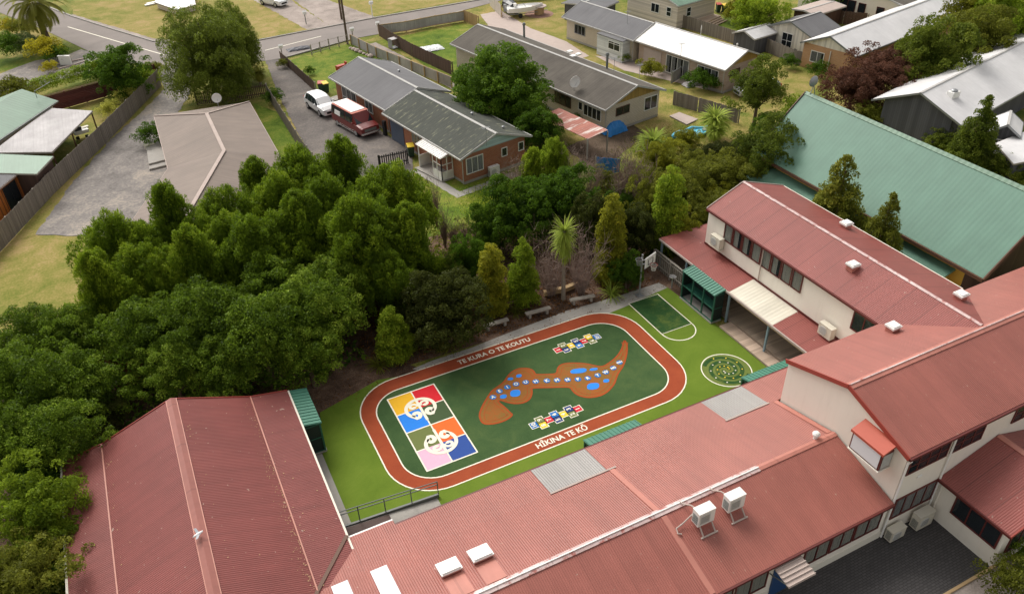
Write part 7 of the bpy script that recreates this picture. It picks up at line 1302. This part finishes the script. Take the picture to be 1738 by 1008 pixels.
m.build('target_square', 'black_plastic', bb); m = MB(); m.bar(b+V3((0, 0, 2.7)), c0+V3((0, 0, 2.7)), .05); m.bar(b+V3((0, 0, 2.4)), c0+V3((0, 0, 2.4)), .05); m.build('arm', 'grey_metal', t)
def ring(c, r, mat, tt, netm, nh=.42):
    pts = [c+V3((r*math.cos(a), r*math.sin(a), 0)) for a in [2*math.pi*k/16 for k in range(17)]]; rr = MB().tube(pts, .014, 5, cap=False).build('ring', mat, tt); n_ = MB()
    for k in range(14): a = 2*math.pi*k/14; n_.tube([c+V3((r*math.cos(a), r*math.sin(a), 0)), c+V3((r*.65*math.cos(a+.25), r*.65*math.sin(a+.25), -nh*.6)), c+V3((r*.55*math.cos(a+.1), r*.55*math.sin(a+.1), -nh))], .009, 3, cap=False)
    for k in range(14): a = 2*math.pi*k/14; n_.tube([c+V3((r*math.cos(a), r*math.sin(a), 0)), c+V3((r*.65*math.cos(a-.25), r*.65*math.sin(a-.25), -nh*.6)), c+V3((r*.55*math.cos(a), r*.55*math.sin(a), -nh))], .009, 3, cap=False)
    n_.build('net', netm, rr)
ring(c0+f*.32+s*.06+V3((0, 0, 2.38)), .23, 'bin_red', t, 'white_paint'); cn = b-s*.35+V3((0, 0, 2.95)); ring(cn, .22, 'grey_metal', t, 'grey_metal'); MB().bar(b+V3((0, 0, 2.95)), cn+s*.2, .03).build('arm', 'grey_metal', t)
# drinking fountain by the balustrade
p = P(*K(B2,1085,925)); t = thing('drinking_fountain', 'small steel drinking fountain by the corner of the turf', 'fountain', (p.x, p.y, 0)); MB().tube([(p.x, p.y, 0), (p.x, p.y, .8)], .05, 8).build('post', 'grey_metal', t); MB().lathe((p.x, p.y, .75), [(.08, 0), (.22, .12), (.24, .16), (.1, .15)], 14).build('bowl', 'chrome', t)
# ------------------------------------------------------------------ benches, planter, fallen branch
def bench(a, b, label):
    a, b = P(*a, .4), P(*b, .4); d = (b-a).normalized(); t = thing('log_bench', label, 'bench', (a.x/2+b.x/2, a.y/2+b.y/2, 0), 0, 'plank benches along the garden edge'); MB().bar(a+V3((0, 0, -.03)), b+V3((0, 0, -.03)), .3, .09).build('seat', 'timber_grey', t)
    for k in (.15, .85): q = a.lerp(b, k); MB().box((q.x, q.y, .16), (.16, .26, .32), math.atan2(d.y, d.x)).build('leg', 'timber_grey', t)
bench(K(C1,1515,208), K(C1,1676,158), 'plank bench on the left, nearest the dark bush'); bench(K(C2,125,125), K(C2,287,82), 'plank bench in the middle of the three'); bench(K(C2,415,35), K(C2,578,3), 'plank bench on the right, nearest the flax')
t = thing('planter', 'low timber edged planter round the cabbage tree', 'planter', (21.9, 37.5, 0)); m = MB(); q = [P(*K(B2,*c), .3) for c in ((245, 955), (390, 925), (520, 872), (475, 850))]
for i in range(3): a, b = q[i], q[i+1]; m.bar(V3((a.x, a.y, .17)), V3((b.x, b.y, .17)), .1, .34); m.bar(V3((a.x, a.y, .36)), V3((b.x, b.y, .36)), .3, .05)
m.build('edging', 'timber_tan', t)
# concrete slab, pool, tarpaulins
sl_ = thing('concrete_slab', 'square pale concrete slab in the worn yard', 'slab', P(1160, 202)); MB().prism([P(*K(A2,*c)) for c in ((1070, 768), (1135, 745), (1258, 790), (1185, 825))], dz=.09).build('slab', 'conc_pink', sl_)
p = P(*K(A2,1215,885)); t = thing('paddling_pool', 'collapsed light blue paddling pool by the spiky cabbage trees', 'pool', (p.x, p.y, 0)); m = MB(); V_ = [(1.9*math.cos(a)*(1+.12*math.sin(3*a)), .8*math.sin(a)*(1+.15*math.cos(5*a))) for a in [k*.3 for k in range(21)]]; m.prism([(p.x+x, p.y+y, 0) for x, y in V_], dz=.12); m.build('liner', 'pool_blue', t); m = MB(); m.tube([(p.x+x*.96, p.y+y*.96, .18+.06*math.sin(i*2)) for i, (x, y) in enumerate(V_)], .12, 6); m.build('rim', 'pool_blue', t); MB().box((p.x+1.5, p.y-.2, .25), (.8, .5, .15), .5).build('pump', 'grey_metal', t)
def crumple(name, label, cat, c, sx, sy, sz, mat, n=14, wall=False, rz=0):
    """creased sheet draped over something"""
    t = thing(name, label, cat, (c[0], c[1], 0), rz); m = MB(); g = [[None]*(n+1) for _ in range(n+1)]; R_ = Matrix.Rotation(rz, 3, 'Z')
    for i in range(n+1):
        for j in range(n+1):
            u, v = i/n*2-1, j/n*2-1; e = max(0, 1-max(abs(u), abs(v))**6); h = sz*e*(1-.25*(u*u+v*v))+.07*random.random(); g[i][j] = V3(c)+R_ @ V3((u*sx+random.gauss(0, .03), v*sy+random.gauss(0, .03), max(.01, h)))
    for i in range(n):
        for j in range(n): m.poly([g[i][j], g[i+1][j], g[i+1][j+1]]); m.poly([g[i][j], g[i+1][j+1], g[i][j+1]])
    m.build('sheet', mat, t); return t
p = P(*K(A2,675,855)); crumple('tarpaulin', 'blue tarpaulin draped over a heap by the rusty roof', 'tarpaulin', (p.x, p.y, 0), 1.2, 1.3, 1.1, 'tarp_blue', rz=.2); p = P(*K(A2,690,810)); crumple('tarpaulin', 'grey sheet over a heap against the white brick house', 'tarpaulin', (p.x, p.y+.6, 0), 1.1, .9, 1.3, 'board_grey', rz=.2)
p = P(*K(B2,660,185)); t = thing('tarpaulin', 'upright blue tarpaulin screen behind the bare stems', 'tarpaulin', (p.x, p.y, 0)); m = MB(); n = 12
for i in range(n):
    x0_, x1_ = p.x-1.1+i*.19, p.x-1.1+(i+1)*.19; y0_, y1_ = p.y+.05*math.sin(i*1.9), p.y+.05*math.sin((i+1)*1.9); h0_, h1_ = 1.9-.06*i, 1.9-.06*(i+1); m.prism([(x0_, y0_, 0), (x1_, y1_, 0), (x1_, y1_, h1_), (x0_, y0_, h0_)], d=(0, .02, 0))
m.build('sheet', 'tarp_blue', t); MB().bar((p.x-1.15, p.y, 0), (p.x-1.15, p.y, 2.0), .07).build('post', 'timber_grey', t); MB().bar((p.x+1.2, p.y, 0), (p.x+1.2, p.y, 1.4), .07).build('post', 'timber_grey', t)
p = P(*K(A2,1205,130)); crumple('blue_barrel', 'bright blue covered tub beside the stepped deck', 'tub', (p.x, p.y, 0), .6, .6, 1.0, 'tarp_blue', 8); p = P(*K(A3,110,310)); crumple('tarpaulin', 'turquoise sheet in front of the cream garage', 'tarpaulin', (p.x, p.y, 0), 1.7, .6, .8, 'pool_blue', 10); p = P(*K(A3,215,350)); crumple('tarpaulin', 'black covered heap beside the orange brick wall', 'tarpaulin', (p.x, p.y, 0), .9, .6, .8, 'black_plastic', 8)
p = P(*K(A1,1170,322)); crumple('dust_sheet', 'white sheet lying on the fenced back lawn', 'sheet', (p.x, p.y, 0), 1.4, 1.0, .18, 'blind_white', 10); p = P(*K(A1,300,325)); crumple('tarpaulin', 'dark cloth lying on the verge by the road', 'tarpaulin', (p.x, p.y, 0), 1.4, .6, .2, 'board_grey', 8); p = P(*K(A2,1215,560)); crumple('rubble_heap', 'grey heap of scrap by the white roofed house', 'scrap', (p.x, p.y, 0), .9, .6, .3, 'dull_silver', 8)
# ------------------------------------------------------------------ poles, letterboxes, posts
def pole(label, px, py, h, arm=True):
    b = P(px, py); t = thing('utility_pole', label, 'pole', b, 0, 'timber utility poles by the road'); MB().tube([b, b+V3((0, 0, h))], [.15, .1], 8).build('pole', 'bark', t)
    if arm: MB().bar(b+V3((-1, .2, h-.4)), b+V3((1, -.2, h-.4)), .1).build('crossarm', 'bark', t)
pole('tall utility pole at the corner of the front lawn', 590, 75, 9); pole('utility pole across the road on the grass', 580, 33, 8)
def letterbox(label, px, py, h=1.1, mat='white_paint', pm='timber_grey'):
    b = P(px, py); t = thing('letterbox', label, 'letterbox', b); MB().bar(b, b+V3((0, 0, h-.2)), .1).build('post', pm, t); m = MB(); m.box(b+V3((0, 0, h)), (.45, .35, .3)); m.prism([b+V3((-.26, -.2, h+.15)), b+V3((.26, -.2, h+.15)), b+V3((.26, 0, h+.3)), b+V3((-.26, 0, h+.3))], dz=-.03); m.build('box', mat, t)
letterbox('white letterbox on a dark post on the dry verge', *K(A1,348,160), 1.4, pm='rail_metal'); letterbox('white topped post on the verge right of the utility poles', *K(A1,785,120), 1.9, pm='white_paint'); letterbox('white letterbox at the head of the grey driveway', *K(A1,190,365), 1.0); letterbox('white letterbox at the corner of the sheet fence', *K(A1,655,250), 1.0); letterbox('white letterbox at the road corner of the brown fence', *K(A1,822,205), .9)
p = P(110, 112); t = thing('driveway_gate_post', 'white low concrete letterbox wall in the gravel drive island', 'letterbox', p); MB().box(p+V3((.2, .3, .5)), (1.3, .25, 1.0), -.5).build('wall', 'white_paint', t); MB().box(p+V3((.2, .3, 1.03)), (1.4, .35, .06), -.5).build('cap', 'white_paint', t)
m = MB(); q = [P(80, 117), P(95, 110), P(155, 98), (P(158, 100)), P(125, 111), P(92, 120)]
for i in range(6): m.bar(q[i]+V3((0, 0, .05)), q[(i+1) % 6]+V3((0, 0, .05)), .14, .12)
struct('kerb', m, 'conc_pink', label='kerbed island in the gravel drive')
p, q = P(152, 116), P(178, 128); t = thing('low_white_wall', 'low curved white wall at the end of the maroon fence', 'wall', (p+q)/2); m = MB(); m.prism([p, q, q+V3((0, 0, .55)), p+V3((0, 0, 1.1))], d=(.1, .15, 0)); m.build('wall', 'white_paint', t)
def clutter(name, label, cat, px, py, parts, mat):
    b = P(px, py); t = thing(name, label, cat, b)
    for i, (nm, off, size, mm_) in enumerate(parts): MB().box(b+V3(off)+V3((0, 0, size[2]/2)), size, .3).build(nm, mm_, t)
clutter('outdoor_seat', 'dark outdoor seat on the pinkish deck', 'bench', *K(A2,1270,100), [('seat', (0, 0, .9), (2.2, .6, .12), 'brown_trim'), ('backrest', (0, .35, .9), (2.2, .1, .6), 'timber_tan'), ('leg', (-.9, 0, .5), (.1, .5, .4), 'brown_trim'), ('leg', (.9, 0, .5), (.1, .5, .4), 'brown_trim')], None)
clutter('garden_cart', 'white and dark cart under the silver carport by the fence', 'cart', *K(A0,545,905), [('tray', (0, 0, .45), (1.3, .7, .3), 'white_paint'), ('box', (-.2, .1, .75), (.6, .5, .35), 'car_dark'), ('lid', (.45, .5, .7), (.6, .4, .12), 'ac_cream'), ('wheel', (-.4, -.35, 0), (.3, .08, .3), 'tyre'), ('wheel', (.4, -.35, 0), (.3, .08, .3), 'tyre')], None)
clutter('potted_plant_stand', 'pale trough with plants by the beige tiled roof', 'planter', *K(A0,990,975), [('trough', (0, 0, 0), (.9, .4, .4), 'ac_cream'), ('saucer', (0, -.3, 0), (.5, .3, .1), 'white_paint')], None)
clutter('barbecue', 'dark barbecue against the grey and white house wall', 'barbecue', *K(A2,610,300), [('hood', (0, 0, .7), (.9, .5, .35), 'black_plastic'), ('cabinet', (0, 0, 0), (.8, .45, .7), 'rail_metal')], None)
clutter('patio_sofa', 'dark low seat on the paved strip by the white roofed house', 'seat', *K(A2,1060,445), [('seat', (0, 0, 0), (1.3, .6, .35), 'black_plastic'), ('backrest', (0, .3, .35), (1.3, .12, .35), 'black_plastic')], None)
clutter('cage', 'small wire cage against the dark brown paling fence', 'cage', *K(A1,935,315), [('frame', (0, 0, 0), (1.2, .8, .1), 'grey_metal'), ('side', (-.6, 0, 0), (.05, .8, 1.1), 'grey_metal'), ('side', (.6, 0, 0), (.05, .8, 1.1), 'grey_metal'), ('roof', (0, 0, 1.1), (1.3, .9, .05), 'dull_silver')], None)
clutter('red_slide', 'small red plastic toy slide behind the grey roof end', 'toy', *K(A1,580,470), [('slide', (0, 0, .2), (1.1, .5, .5), 'bin_red'), ('ladder', (.6, 0, 0), (.1, .4, 1.0), 'bin_red')], None)
clutter('concrete_trough', 'low grey box steps between the white car and the brick wall', 'step', *K(A1,548,660), [('step', (0, 0, 0), (1.8, 1.1, .25), 'conc'), ('rail', (.6, .4, .25), (.1, .9, .6), 'timber_grey')], None)
clutter('plank_stack', 'white planks stacked on the far lawn at the top', 'planks', *K(A0,1010,30), [('plank', (0, 0, 0), (2.4, .5, .15), 'white_paint'), ('plank', (.2, .6, 0), (2.3, .4, .2), 'white_paint')], None)
clutter('black_post_box', 'upright black board leaning on the brick wall by the van', 'board', *K(A1,870,890), [('board', (0, 0, 0), (.25, .35, 1.4), 'black_plastic')], None)
# loose rocks along the front lawn edge
for i in range(7):
    q = P(*K(A1,640+i*22,322+i*9)); r = random.uniform(.22, .4); m = MB(); m.lathe((q.x, q.y, 0), [(r*.8, 0), (r, r*.4), (r*.6, r*.8), (r*.1, r*.95)], 7); o = m.build('garden_rock', 'conc_pink'); tag(o, 'tan garden rock in the row along the sheet fence', 'rock', 'garden rocks along the sheet fence')
